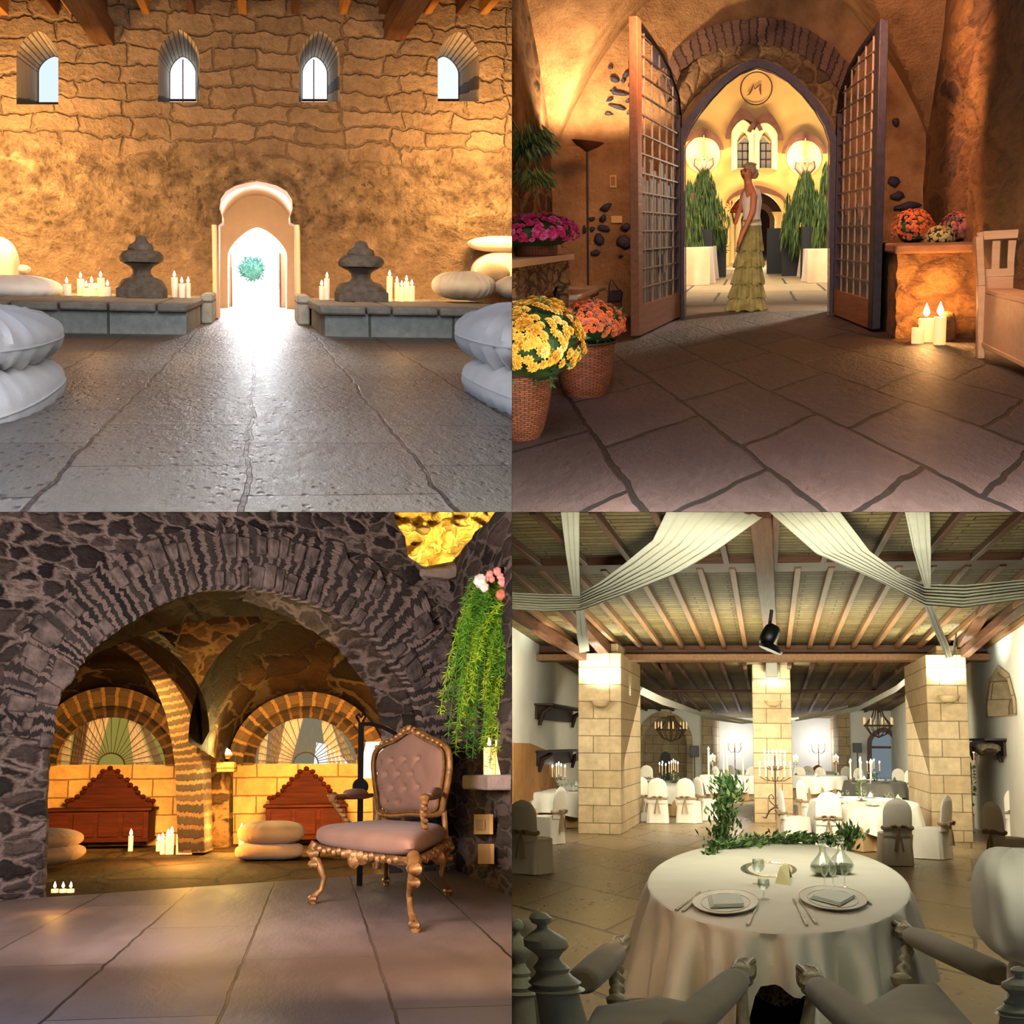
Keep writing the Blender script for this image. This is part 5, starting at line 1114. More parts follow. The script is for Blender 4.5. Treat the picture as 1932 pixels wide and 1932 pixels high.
m = MB(); a = C.P(412, 1450, VC2-1.3); b = C.P(446, 1438, VC2-1.3); m.box((a.x, VC2-1.8, a.z-.05), (b.x, VC2-1.0, b.z)); m.build('sconce_ledge', M_ashlar, C, (a.x, VC2-1.5, a.z), bevel=.02, label='small stone ledge carrying the bright uplight between the two windows', cat='ledge')
c = C.P(426, 1428, VC2-1.5); t = T(C, 'uplight', 'bright uplight on the stone ledge between the two fan windows', 'lamp', c)
m = MB(); m.lathe([(.05,-.03),(.11,.03),(.10,.035)], c, 14); t.part('dish', m, M_ashlar); m = MB(); m.lathe([(.09,.03),(.06,.09),(.02,.12)], c, 12); t.part('bulb', m, m_emit('uplight_bulb', (1,.8,.3,1), 18))
# carved settles with stepped pediments
def settle(pts_l, body, panels, lab, v):
    a = C.P(body[0], body[3], v); b = C.P(body[1], body[2], v); t = T(C, 'carved_settle', lab, 'bench', ((a.x+b.x)/2, v, a.z))
    m = MB(); m.box((a.x, v, a.z+.07), (b.x, v+.9, b.z)); cb_ = t.part('chest_body', m, M_walnut, bevel=.008)
    m = MB(); m.box((a.x-.04, v-.05, b.z-.025), (b.x+.04, v+.95, b.z+.015)); t.part('lid', m, M_walnut, bevel=.008)
    for i in range(panels):
        u0 = lerp(a.x+.04, b.x-.04, i/panels)+.03; u1 = lerp(a.x+.04, b.x-.04, (i+1)/panels)-.03
        m = MB(); m.box((u0, v-.022, a.z+.12), (u1, v, b.z-.06)); t.part('panel', m, M_walnut, bevel=.012, under=cb_)
    m = MB(); m.box((a.x-.02, v-.04, a.z+.05), (b.x+.02, v+.9, a.z+.10)); t.part('plinth', m, M_walnut, bevel=.006)
    for u in (a.x+.08, b.x-.08): m = MB(); m.lathe([(.04,0),(.05,.03),(.03,.06)], (u, v+.1, a.z), 10); t.part('foot', m, M_walnut)
    m = MB(); m.plate([[C2(x, y, v+.75) for x, y in pts_l]], v+.7, v+.8); pd_ = t.part('pediment', m, M_walnut, bevel=.01)
    m = MB(); n_ = len(pts_l)
    for x, y in pts_l[1:-1]:
        p = C.P(x, y, v+.7); m.blob(p, (.042,.05,.035), nu=10, nv=6)
    t.part('scroll_carving', m, M_walnut, under=pd_); return t
half = [(81,76),(81,62),(72,60),(62,54),(52,46),(48,38),(38,32),(32,22),(20,16),(14,6),(0,0)]
def ped(cx_, top, k, kx): return [(cx_-x*kx, top+y*k) for x, y in half] + [(cx_+x*kx, top+y*k) for x, y in half[::-1][1:]]
vs1 = VC2-.95
settle(ped(208,1449,1.0,1.0), (78,281,1526,1598), 4, 'dark carved settle with a stepped pediment under the left fan window', vs1)
settle(ped(578,1450,.90,.86), (500,652,1519,1592), 3, 'dark carved settle with a stepped pediment under the right fan window', vs1)
# cellar cushions
def cushC(x0, x1, y0, y1, v, lab, **kw): cush_px(C, x0, x1, y0, y1, v, lab, M_canvas, .5, pipe=False, **kw)
vq = C.F(510, 1620, -.08).y
cushC(448,570,1590,1620, vq, 'tan floor cushion by the centre of the cellar, lower of its stack', e=.45, ez=.7, amt=.03, name='floor_cushion')
cushC(452,572,1550,1591, vq, 'tan floor cushion by the centre of the cellar, upper of its stack', e=.5, ez=.8, amt=.03, name='floor_cushion')
cushC(10,152,1596,1633, vq-1.2, 'orange-lit cushion at the left jamb, lower of its stack', e=.7, amt=.03, roll=-.1, name='floor_cushion')
cushC(6,148,1564,1602, vq-1.2, 'orange-lit cushion at the left jamb, upper of its stack', e=.7, amt=.03, name='floor_cushion')
# cellar candles
cc = [(246,1577,7,'lone amber candle in front of the left settle'),(299,1588,8,'short candle at the left of the candle group by the pier'),(306,1585,7,'second candle of the group by the pier'),(316,1578,7,'slim candle of the group by the pier'),(323,1573,7,'tall candle left of the brightest cluster'),(338,1574,10,'left candle of the brightest cluster at the pier foot'),(347,1572,9,'rear candle of the brightest cluster at the pier foot'),(356,1573,10,'right candle of the brightest cluster at the pier foot'),(351,1586,10,'low front candle of the brightest cluster'),(412,1576,7,'left candle of the pair beyond the pier'),(425,1570,8,'right candle of the pair beyond the pier'),(455,1566,8,'candle half hidden behind the tan cushion stack')]
for px, py, w_, lab in cc:
    yb = (1612 if px > 300 else 1606) if px < 400 else 1596; f_ = C.F(px, yb, -.08); tp = C.P(px, py, f_.y); candle(C, f_, w_*1.25*f_.y/FK/2, max(.06, tp.z-f_.z), lab, 'candles on the cellar floor', wax=M_wax_lit, fh=.09, n=12)
for i, px in enumerate((90, 106, 121)):
    f_ = C.F(px, 1690, -.02); candle(C, f_+V3((0,.3,0)), .03, .03, '%s tealight glowing at the foot of the left jamb' % ORD[i], 'tealights at the left jamb', wax=M_wax_lit, fh=.05, n=12, name='tealight')
# shaded lamp and iron stand
vL = 14.2; c = C.P(712, 1500, vL); t = T(C, 'table_lamp', 'lit white-shaded lamp behind the armchair', 'lamp', c)
a = C.P(712, 1468, vL).z; b = C.P(712, 1400, vL).z
m = MB(); m.lathe([(.185, a),(.12, b)], (c.x, c.y, 0), 28, cap=False); t.part('lamp_shade', m, m_emit('lit_linen_shade', (1,.80,.45,1), 3.5))
m = MB(); m.lathe([(.04, -.9),(.05,c.z),(.02, c.z+.05),(.03, a)], (c.x, c.y, 0), 14); t.part('lamp_stand', m, M_gilt)
vP = 12.0; f_ = C.P(680, 1500, vP); t = T(C, 'iron_stand', 'black iron stand with a round boss and curved arm behind the armchair', 'stand', (f_.x, vP, -.9))
tz = C.P(680, 1362, vP).z; m = MB(); m.box((f_.x-.024, vP-.02, -.9), (f_.x+.024, vP+.02, tz)); t.part('post', m, M_ironC, bevel=.004)
bz = C.P(680, 1484, vP-.05); m = MB(); m.lathe([(.064,-.015),(.068,0),(.064,.015)], (0,0,0), 28, M=Matrix.Translation((bz.x, vP-.05, bz.z)) @ Matrix.Rotation(PI/2, 4, 'X')); t.part('round_boss', m, M_ironC)
m = MB(); m.tube([C.P(x, y, vP) for x, y in ((682,1366),(700,1366),(722,1372),(742,1382),(762,1394))], .016, 8); t.part('curved_arm', m, M_ironC)
m = MB(); m.tube([C.P(x, y, vP-.02) for x, y in ((678,1362),(672,1352),(677,1347),(682,1354),(684,1346),(690,1352),(684,1362))], .012, 6); t.part('finial_scroll', m, M_ironC)
# ---- the gilt armchair
gFL, gFR, gBR, gBL = C.F(603,1706), C.F(776,1752), C.F(838,1692), C.F(728,1672)
def K(a, b, h): p = gFL.lerp(gFR, a).lerp(gBL.lerp(gBR, a), b); return V3((p.x, p.y, -.9+h))
t = T(C, 'armchair', 'ornate gilt armchair with blush tufted upholstery on the stone floor', 'chair', K(.5,.5,0))
def leg(a, b, da, db, front=True):
    m = MB(); pts = []; rad = []
    for h, k, r in ((.0,.03,.020),(.02,.06,.030),(.05,.045,.024),(.10,-.01,.019),(.18,-.03,.021),(.26,.0,.028),(.33,.04,.036),(.39,.05,.044),(.43,.03,.040)):
        pts.append(K(a+da*k*.9, b+db*k*.9, h)); rad.append(r*(1 if front else .85))
    m.tube(pts, rad, 12)
    for h, r in ((.36,.052),(.28,.040),(.04,.036)): m.blob(K(a+da*.045, b+db*.045, h), (r,r*1.4,r*.7), nu=12, nv=8, wr=lambda p, t_, ph: p*(1+.12*sin(5*t_)))
    return m
for a, b, da, db, fr in ((0,0,-1,-1,True),(1,0,1,-1,True),(1,1,1,1,False),(0,1,-1,1,False)): t.part('leg', leg(a, b, da, db, fr), M_gilt)
def sheetK(fn, nu=30, nv=12, **k): m = MB(); m.grid(fn, nu, nv, **k); return m
# seat: overstuffed cushion following the frame
def seatfn(a, b):
    th = 2*PI*a; e = .30; sg = lambda x, q: math.copysign(abs(x)**q, x)
    ph = -PI/2+PI*b; cp = cos(ph)**.28; s = sin(ph); 
    aa = .5+.57*cp*sg(cos(th), e); bb = .45+.55*cp*sg(sin(th), e)
    h = .47+(.085 if s > 0 else .075)*sg(s, .75)-.012*(sin(PI*min(1,max(0,aa))) if s < 0 else 0)
    return tuple(K(aa, bb, h+.015*(1-bb)))
t.part('seat', sheetK(seatfn, 60, 16, cu=True), M_uphC)
def rail(p0, p1, hh=.05, orn=True, n=24, amp=.02):
    m = MB(); a0, b0 = p0; a1, b1 = p1
    def fn(x, y):
        k = x; a = lerp(a0, a1, k); b = lerp(b0, b1, k); drop = hh*(1+.6*exp_(k))*(1 if y > .5 else 0)
        return tuple(K(a, b, .415-drop))
    def exp_(k): return math.exp(-((k-.5)/.12)**2)
    rows = []
    for k in [i/n for i in range(n+1)]:
        a = lerp(a0, a1, k); b = lerp(b0, b1, k); d = hh*(.8+.9*math.exp(-((k-.5)/.10)**2)+.25*sin(k*PI*6)**2); o = .03
        dirn = (K(a1,b1,0)-K(a0,b0,0)).normalized(); nrm = V3((dirn.y, -dirn.x, 0))
        c_ = K(a, b, .42); rows.append([c_+nrm*.02, c_+nrm*.045-V3((0,0,d*.5)), c_+nrm*.02-V3((0,0,d)), c_-nrm*.02-V3((0,0,d)), c_-nrm*.02])
    m.loft([[tuple(p) for p in r] for r in rows], closed=True, cap=True)
    if orn:
        dirn = (K(a1,b1,0)-K(a0,b0,0)).normalized(); nrm = V3((dirn.y, -dirn.x, 0))
        for i in range(15):
            k = .08+.84*i/14; c_ = K(lerp(a0,a1,k), lerp(b0,b1,k), .40-.012*(i%2))+nrm*.04; r = .018+.016*math.exp(-((k-.5)/.12)**2)
            m.blob(c_, (r,r,r*1.1), nu=10, nv=6, wr=lambda p, t_, ph: p*(1+.2*sin(4*t_)))
        c_ = K(lerp(a0,a1,.5), lerp(b0,b1,.5), .355)+nrm*.045; m.blob(c_, (.042,.04,.045), nu=14, nv=8, wr=lambda p, t_, ph: p*(1+.15*sin(5*t_)))
    return m
t.part('front_apron', rail((0,-.02),(1,-.02), .055), M_gilt); t.part('side_apron', rail((1.03,0),(1.03,1), .045), M_gilt); t.part('side_apron', rail((-.03,1),(-.03,0), .045, False), M_gilt)
# backrest
BP0 = K(0,1.04,0); bdv = (K(1,1.04,0)-K(0,1.04,0)).normalized(); BN = V3((bdv.y, -bdv.x, 0)); BN = -BN if BN.y > 0 else BN
def CB(px, py, o=0.0): return hit(C, px, py, BP0, BN)+BN*o
bo = [(722,1533),(716,1505),(711,1470),(709,1440),(714,1418),(730,1404),(750,1396),(766,1386),(783,1376),(800,1384),(818,1394),(836,1402),(849,1414),(853,1440),(849,1480),(842,1510),(836,1533),(812,1537),(780,1535),(750,1538)]
def smooth_closed(pts, k=4):
    n = len(pts); out = []
    for i in range(n):
        p0, p1, p2, p3 = [V3((*pts[(i+j) % n], 0)) for j in (-1, 0, 1, 2)]
        for j in range(k):
            s = j/k; out.append(tuple((.5*((2*p1)+(p2-p0)*s+(2*p0-5*p1+4*p2-p3)*s*s+(3*p1-p0-3*p2+p3)*s**3))[:2]))
    return out
bo = smooth_closed(bo); cb = (sum(p[0] for p in bo)/len(bo), sum(p[1] for p in bo)/len(bo))
m = MB(); m.tube([CB(x, y, .02) for x, y in bo], .026, 10, closed=True); m.tube([CB(cb[0]+(x-cb[0])*.93, cb[1]+(y-cb[1])*.94, .05) for x, y in bo], .011, 6, closed=True)
t.part('back_frame', m, M_gilt)
m = MB()
for i, (x, y) in enumerate(bo):
    if y < 1412 and i % 2 == 0: r = .014+.016*math.exp(-((x-783)/18)**2); q_ = MB(); q_.blob(CB(x, y-1, .05), (r*1.2,r,r), nu=9, nv=6, wr=lambda p, t_, ph: p*(1+.2*sin(3*t_))); t.part('crest_leaf', q_, M_gilt)
for k in range(5): q = PI*(.1+.2*k); m.tube([CB(783,1382,.05), CB(783+16*cos(q), 1380-9*sin(q), .06), CB(783+10*cos(q), 1377-6*sin(q), .07)], [.014,.010,.004], 6)
t.part('crest_carving', m, M_gilt)
inr = [(cb[0]+(x-cb[0])*.90, cb[1]+(y-cb[1])*.92) for x, y in bo]
btn = [(731,1438),(756,1434),(781,1431),(807,1430),(744,1460),(769,1459),(794,1459),(731,1484),(756,1485),(781,1487),(806,1484),(741,1510),(766,1512)]
def inside(x, y, s): return (cb[0]+(x-cb[0])*s, cb[1]+(y-cb[1])*s)
m = MB(); NR = 22
def tuft(x, y, s):
    b = .075*(1-s**4)**.6
    for bx, by in btn: b -= .045*math.exp(-((x-bx)**2+(y-by)**2)/22.)
    for bx, by in btn:
        for dx, dy in ((13,25),(-12,25)):
            # shallow folds between neighbouring buttons
            tx, ty = x-bx, y-by; L = dx*dx+dy*dy; q = max(0, min(1, (tx*dx+ty*dy)/L)); d2 = (tx-dx*q)**2+(ty-dy*q)**2
            if by+dy < 1520: b -= .010*math.exp(-d2/5.)
    return b
rg_ = []
for j in range(NR):
    s = 1-j/NR; row = []
    for x, y in inr: X = cb[0]+(x-cb[0])*s; Y = cb[1]+(y-cb[1])*s; row.append(tuple(CB(X, Y, .02+tuft(X, Y, s))))
    rg_.append(row)
m.loft(rg_, closed=True); m.add([tuple(CB(cb[0], cb[1], .095))]+rg_[-1], [(0, i+1, (i+1) % len(inr)+1) for i in range(len(inr))]); bu_ = t.part('back_upholstery', m, M_uphC, smooth=60)
for bx, by in btn: m = MB(); m.blob(CB(bx, by, .055), (.013,.010,.013), nu=8, nv=6); t.part('button', m, m_plain('covered_button%d' % bx, '6a4636', '7a5442'), under=bu_)
m = MB(); m.tube([CB(722,1530,0), K(.02,1.02,.42)], .022, 8); t.part('back_post', m, M_gilt)
m = MB(); m.tube([CB(838,1530,0), K(1.02,1.02,.42)], .022, 8); t.part('back_post', m, M_gilt)
# arms
for nm, pb, pf, pd in (('l', CB(714,1500,.06), C.P(627,1503, K(0,.45,0).y-.1), K(.02,.42,.50)), ('r', CB(847,1497,.06), C.P(801,1506, K(1,.35,0).y), K(1.02,.30,.50))):
    mid = pb.lerp(pf, .5)+V3((0,0,-.01))
    m = MB(); m.tube([pb, pb.lerp(pf,.2)+V3((0,0,-.01)), mid, pb.lerp(pf,.85), pf, pf+V3((0,-.03,-.03))], [.018,.020,.020,.022,.030,.024], 10); m.blob(pf+V3((0,-.02,.0)), (.036,.05,.034), nu=14, nv=8, wr=lambda p, t_, ph: p*(1+.15*sin(4*ph)))
    m.tube([pf+V3((0,0,-.02)), pf.lerp(pd,.35)+V3((-.012,.02,0)), pf.lerp(pd,.7)+V3((0,.03,0)), pd], [.026,.022,.020,.028], 10)
    for k in range(6): m.blob(pf.lerp(pd, .12+.15*k)+V3((0,-.015,0)), (.024,.03,.018), nu=9, nv=6)
    t.part('arm', m, M_gilt)
    m = MB(); m.tube([pb.lerp(pf,.14)+V3((0,0,.012)), pb.lerp(pf,.25)+V3((0,0,.022)), pb.lerp(pf,.5)+V3((0,0,.024)), pb.lerp(pf,.66)+V3((0,0,.02)), pb.lerp(pf,.72)+V3((0,0,.01))], [.016,.032,.036,.030,.014], 12); t.part('arm_pad', m, M_uphC)
# right hand stone shelf, candles, plates, fern and roses
vS = CR(930, 1476).y
a = C.P(872, 1476, vS+.3); t = T(C, 'stone_shelf', 'thick grey stone shelf jutting from the right wall', 'shelf', (a.x, vS, a.z-.06))
s0 = CR(890, 1476); zt = C.P(905, 1462, vS).z; zb = C.P(905, 1489, vS).z
q0 = hit(C, 872, 1476, (0,vS+.5,0), V3((0,1,0)))
m = MB(); pts = [(q0.x, vS+.5), (q0.x+.05, vS-.9), (q0.x+.9, vS-.9), (q0.x+.9, vS+.8)]; m.plate([pts], zb, zt, plane='uv'); t.part('slab', m, M_shelfC, bevel=.02)
for px, yt, w_, lab in ((923,1410,23,'shorter candle on the stone shelf at the right'), (947,1396,26,'taller candle on the stone shelf beside the fern')):
    p = C.P(px, yt, vS-.2); candle(C, (p.x, vS-.2, zt), w_*(vS-.2)/FK/2, p.z-zt, lab, wax=M_wax_lit, fh=.07)
p = C.P(966, 1400, vS-.3); candle(C, (p.x-.01, vS-.5, zt), .04, p.z-zt+.02, 'candle cut by the right edge on the stone shelf', wax=M_wax_lit, fh=.06)
def plateC(x0, x1, y0, y1, lab, name, ins=False):
    a = CR(x0, y1, .04); b = CR(x1, y0, .04); q = CR(x0, y0, .04); r = CR(x1, y1, .04); t = T(C, name, lab, 'wall plate', a); nn_ = RN*.03
    m = MB(); f = [a, r, b, q]; m.add([tuple(p) for p in f]+[tuple(p+nn_) for p in f], [(0,1,2,3),(4,7,6,5),(0,4,5,1),(1,5,6,2),(2,6,7,3),(3,7,4,0)]); t.part('plate', m, M_pale, bevel=.003)
    if ins:
        c_ = (a+b+q+r)/4; f2 = [c_+(p-c_)*.5+nn_*1.2 for p in f]; m = MB(); m.add([tuple(p) for p in f2]+[tuple(p+nn_*.4) for p in f2], [(0,1,2,3),(4,7,6,5),(0,4,5,1),(1,5,6,2),(2,6,7,3),(3,7,4,0)]); t.part('switch', m, m_plain('switch_inset', '9a7448', 'a8825a'))
plateC(909, 940, 1536, 1574, 'upper cream switch plate on the right wall under the shelf', 'switch_plate', True); plateC(917, 942, 1592, 1630, 'lower blank cream plate on the right wall', 'blank_plate')
M_f1 = m_plain('fern_bright', '86a818', 'a4bf2c', .6, 9); M_f2 = m_plain('fern_green', '4a7e14', '649820', .6, 9); M_f3 = m_plain('fern_deep', '2c6414', '44841e', .6, 9)
vF = vS-.3; c = C.P(935, 1120, vF); t = T(C, 'asparagus_fern', 'feathery bright green fern cascading down the right wall', 'plant', c)
rr = random.Random(8); strands = []
for i in range(105):
    x0 = rr.uniform(905, 990); y0 = rr.uniform(1080, 1165); L = rr.uniform(60, 290); x1 = x0-rr.uniform(-12, 78)*min(1, L/180)
    pts = [(lerp(x0, x1, k**.6), y0+L*k**1.4, vF+rr.uniform(-.25,.25)) for k in [j/8 for j in range(9)]]; strands.append(pts)
for mt, sel in ((M_f1, 0), (M_f2, 1), (M_f3, 2)):
    m = MB()
    for si, pts in enumerate(strands):
        if si % 5 not in ((0,1), (2,3), (4,))[sel]: continue
        vv = pts[0][2]; P_ = [C.P(x, y, vv) for x, y, _ in pts]; m.tube(P_, .003, 4)
        for j in range(len(P_)-1):
            for q in range(26):
                p = P_[j].lerp(P_[j+1], rr.random()); d = V3((rr.uniform(-1,1), rr.uniform(-1,1), rr.uniform(-.9,.3))); leaf(m, p, d, rr.uniform(.035,.075), rr, .16)
    t.part('frond', m, mt, smooth=0)
t = T(C, 'rose_cluster', 'small pink and white roses above the fern at the right edge', 'flowers', C.P(935, 1100, vF-.2))
m = MB(); leafy(C.P(935,1100,vF-.1), (.09,.1,.07), 90, .05, rr, m); t.part('foliage', m, M_f3, smooth=0)
for x, y, k, r in ((917,1092,0,7),(924,1083,0,7),(938,1078,0,8),(948,1098,0,9),(960,1070,0,8),(944,1088,0,7),(964,1092,0,8),(906,1096,1,13),(914,1108,1,9),(945,1122,2,10),(957,1108,0,7),(928,1093,0,6)):
    p = C.P(x, y, vF-.3); rr_ = r*vF/FK; m = MB(); m.blob(p, (rr_,rr_,rr_*1.05), nu=16, nv=10, wr=lambda p, t_, ph: p*(1+.10*sin(3*t_+6*ph))); t.part('rose', m, (Pk3 if k == 0 else Pk4 if k == 1 else O_[1]) if 'Pk3' in globals() else [m_plain('rose_pink', 'e88a80', 'f0a096', .6), m_plain('rose_white', 'e6d6c6', 'f2e6da', .6), O_[1]][k])
# ================================================================ HALL D (lower right): timber-roofed banquet room
rd_ = random.Random(31)
TH = .588; ZT = -1.45+TH; KD = .784
def D2(px, py, v): p = D.P(px, py, v); return (p.x, p.z)
M_ash = m_brick('pillar_ashlar', 'b89c70', 'c6ae84', '7c6640', bw=.52, bh=.27, plane='uwv', loc=(.1,.1,0), msize=.007, warp=.012, bump=.015, rough=.8, fine=7)
M_whD = m_plain('limewashed_wall', 'cfcab8', 'ddd9c8', .9, 1.5, .004)
M_reed = m_brick('reed_ceiling', '8f7a46', '6e5b30', '2a1f10', bw=.9, bh=.05, plane='uvw', stretch=(1,.25,1), msize=.006, warp=.03, bump=.015, rough=.8, fine=16, loc=(0,0,0), stain='5a4424')
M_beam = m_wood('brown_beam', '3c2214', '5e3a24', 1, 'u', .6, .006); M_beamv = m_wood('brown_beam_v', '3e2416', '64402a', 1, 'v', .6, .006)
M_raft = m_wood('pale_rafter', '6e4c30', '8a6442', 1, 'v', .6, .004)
M_floorD = m_brick('travertine_floor', '9c8258', '8c744c', '33271a', bw=1.0, bh=.62, plane='uvw', stretch=(1,.30,1), rot=.42, msize=.014, warp=.008, bump=.02, rough=.30, spec=.6, fine=9, pits=.4, roughvar=.2, fbump=.25)
M_sheerD = m_cloth('ceiling_drape', 'c9c3a8', 'd6d0b6', bump=.0)
M_linen = m_cloth('white_table_linen', 'd6cfb8', 'e0dac6', bump=.0006, weave=300)
M_beige = m_cloth('beige_underskirt', '9c7a4c', 'b08e5e', bump=.0)
M_cover = m_cloth('chair_cover_cotton', 'dcd2ba', 'e6dcc8', bump=.0)
M_sash = m_cloth('taupe_sash', '8a7250', 'a08660', bump=.0)
M_greige = m_cloth('greige_velvet', '75664a', '887858', bump=.0012, weave=260)
M_carv = m_plain('limed_carved_wood', '8a7c5c', 'b0a07c', .55, 16, .012, detail=9)
M_carvg = m_plain('limed_green_wood', 'a09c78', 'b4ae8c', .5, 10, .006)
M_porc = m_plain('porcelain', 'd6d2c2', 'dedaca', .25, 2); M_goldr = m_plain('gold_rim', '9a7c44', 'b8985a', .3, 20, metal=.6)
M_silv = m_plain('silver', 'b8ae98', 'd0c6ae', .2, 5, metal=.9)
M_nap = m_cloth('napkin', 'c2cabc', 'cdd4c6', bump=.0005)
M_glassD = m_glass('clear_glass', (.96,1,.97,1)); M_water = m_plain('decanter_water', '4f7a46', '8aa078', .1, 6)
M_laceD = m_rubble('lace_trim', ['6f5e40','8a7854'], 'c0b088', scale=38, width=.08, bump=.003, mess=.4)
M_ironD = m_plain('candelabrum_iron', '3a2c1c', '54402a', .5, 9, .002); M_blackD = m_plain('black_plastic', '0c1012', '15191c', .4)
M_dwood = m_wood('dark_shelf_wood', '20140f', '33211a', 1, 'u', .6, .003)
M_garl = m_plain('garland_leaf', '2a4a22', '4a6e34', .5, 14); M_garl2 = m_plain('garland_leaf_light', '6a8a48', '8aa460', .5, 14)
M_waxD = m_wax('tall_candle_wax', 'f0e6cc', .5)
# shell
m = MB(); m.plate([[(-6,3.0),(6,3.0),(6,45),(-6,45)]], -1.45, plane='uv'); m.build('floor_banquet', M_floorD, D, kind='structure', smooth=0)
LWu, RWu = D.P(966, 1400, 21).x, D.P(1934, 1400, 20.5).x
m = MB(); m.plate([[(6,-1.5),(48,-1.5),(48,1.7),(6,2.6)]], LWu, plane='vw'); m.build('wall_left_lime', M_whD, D, kind='structure', smooth=0)
m = MB(); wn_ = [(21.2,D.P(1866,1352,23).z),(21.2,.62),(21.6,.95),(22.4,1.10),(23.2,.95),(23.6,.62),(23.6,D.P(1866,1352,23).z)]
m.plate([[(6,-1.5),(48,-1.5),(48,2.2),(6,2.6)], wn_], RWu, plane='vw'); m.build('wall_right_lime', M_whD, D, kind='structure', smooth=0)
m = MB(); m.loft([[(RWu-.02, p[0], p[1]) for p in [(22.4+(q[0]-22.4)*1.18, .5+(q[1]-.5)*1.18) for q in wn_]], [(RWu-.02, p[0], p[1]) for p in wn_], [(RWu+.5, 22.6+(p[0]-22.6)*.6, p[1]*.9) for p in wn_]]); m.build('window_9', M_ash, D, kind='structure')
m = MB(); m.plate([[(22.6+(p[0]-22.6)*.6, p[1]*.9) for p in wn_]], RWu+.5, plane='vw'); m.build('window_10', m_plain('dark_window_pane', '3c4a40', '566458', .2), D, kind='structure')
VB1, VB2 = 42.0, 47.0
x1 = D.P(1325, 1400, VB1).x; x2 = D.P(1602, 1400, VB1).x
al = arch(1212, 1296, 1500, 1408, 1352, 10, .1); ar = arch(1636, 1696, 1500, 1400, 1372, 10, .35)
m = MB(); m.plate([[(LWu,-1.5),(x1,-1.5),(x1,2.2),(LWu,2.2)], [D2(x,y,VB1) for x,y in al]], VB1, VB1+.4); m.plate([[(x2,-1.5),(RWu,-1.5),(RWu,2.2),(x2,2.2)], [D2(x,y,VB1) for x,y in ar]], VB1, VB1+.4); m.build('wall_back_lime', M_whD, D, kind='structure', smooth=0)
m = MB(); m.box((x1-.5,VB2,-1.5), (x2+.5,VB2+.2,2.2)); m.build('wall_back_recess', m_plain('recess_limewash', 'c6c6c4', 'd2d2d0', .9, 1), D, kind='structure')
for a_, nm in ((x1, 'left'), (x2, 'right')):
    m = MB(); m.box((a_-.02 if nm == 'left' else a_-.3, VB1-.1, -1.5), (a_+.02+(.3 if nm == 'left' else 0)-.3*(nm == 'right')*0, VB2, 2.2)); m.build('wall_recess_return_'+nm, M_ash, D, kind='structure')
m = MB(); o_ = arch(1201, 1307, 1500, 1400, 1342, 10, .1); m.loft([[tuple(D.P(x,y,VB1-.02)) for x,y in o_], [tuple(D.P(x,y,VB1-.10)) for x,y in o_], [tuple(D.P(x,y,VB1-.10)) for x,y in al], [tuple(D.P(x,y,VB1+.9)) for x,y in al]], closed=False); m.build('wall_niche_arch', M_ash, D, kind='structure')
m = MB(); m.box((D.P(1190,1400,VB1+.8).x, VB1+.9, -1.5), (D.P(1320,1400,VB1+.8).x, VB1+1.0, 1.6)); m.build('wall_niche_back', M_ash, D, kind='structure')
m = MB(); m.plate([[D2(x,y,VB1+.85) for x,y in arch(1246,1264,1480,1428,1418,6,.1)]], VB1+.8, VB1+.88); m.build('door_2', m_plain('dark_green_door', '15251f', '20342c', .5), D, kind='structure')
dr = m_plain('arched_door_frame_wood', '4a2c22', '5c382c', .5, 5)
m = MB(); i_ = arch(1645, 1687, 1500, 1402, 1381, 10, .35); m.loft([[tuple(D.P(x,y,VB1-.05)) for x,y in ar], [tuple(D.P(x,y,VB1-.2)) for x,y in ar], [tuple(D.P(x,y,VB1-.2)) for x,y in i_], [tuple(D.P(x,y,VB1+.3)) for x,y in i_]], closed=False); m.box(D.P(1645,1412,VB1+.1), D.P(1687,1408,VB1+.2)); m.build('door_4', dr, D, kind='structure')
m = MB(); m.plate([[D2(x,y,VB1+.3) for x,y in i_]], VB1+.3); m.build('window_11', m_emit('blue_hour_glass', (.30,.38,.42,1), .55), D, kind='structure')
m = MB(); m.plate([[D2(x,y,VB1-.06) for x,y in ((966,1408),(990,1405),(1002,1420),(1006,1445),(1014,1470),(1022,1486),(966,1490))]], VB1-.06); 
m = MB(); c0 = 22.0; m.plate([[(21,-.4),(21,-.05),(22.5,-.06),(24.2,-.18),(24.8,-.4),(25.2,-.7),(26,-.95),(21,-1.0)]], LWu+.03, LWu+.0, plane='vw'); m.build('wall_exposed_stone_patch', m_plain('exposed_sandstone', '9a6a34', 'b07f46', .9, 4, .03), D, kind='structure')
# pillars
def pillar(xa, xb, yt, v, dep, nm, lab):
    a = D.P(xa, 1400, v).x; b = D.P(xb, 1400, v).x; zt = D.P(xa, yt, v).z
    t = T(D, 'stone_pillar', lab, 'pillar', ((a+b)/2, v+dep/2, -1.45)); m = MB(); m.box((a, v, -1.45), (b, v+dep, zt)); t.part('shaft', m, M_ash, bevel=.01)
    return t, a, b
PL_ = pillar(1091, 1172, 1232, 22, 3.4, 'l', 'left sandstone pillar of the front three'); pillar(1421, 1494, 1216, 26, 2.5, 'c', 'middle sandstone pillar behind the tall iron candelabrum'); PR_ = pillar(1752, 1829, 1235, 22, 3.4, 'r', 'right sandstone pillar of the front three')
def pbox(xa, xb, ya, yb, v, dep): a = D.P(xa, ya, v); b = D.P(xb, yb, v); m = MB(); m.box((a.x, v, b.z), (b.x, v+dep, a.z)); return m
PL_[0].part('head', pbox(1122,1166,1214,1236,22.3,2.6), M_ash, bevel=.02)
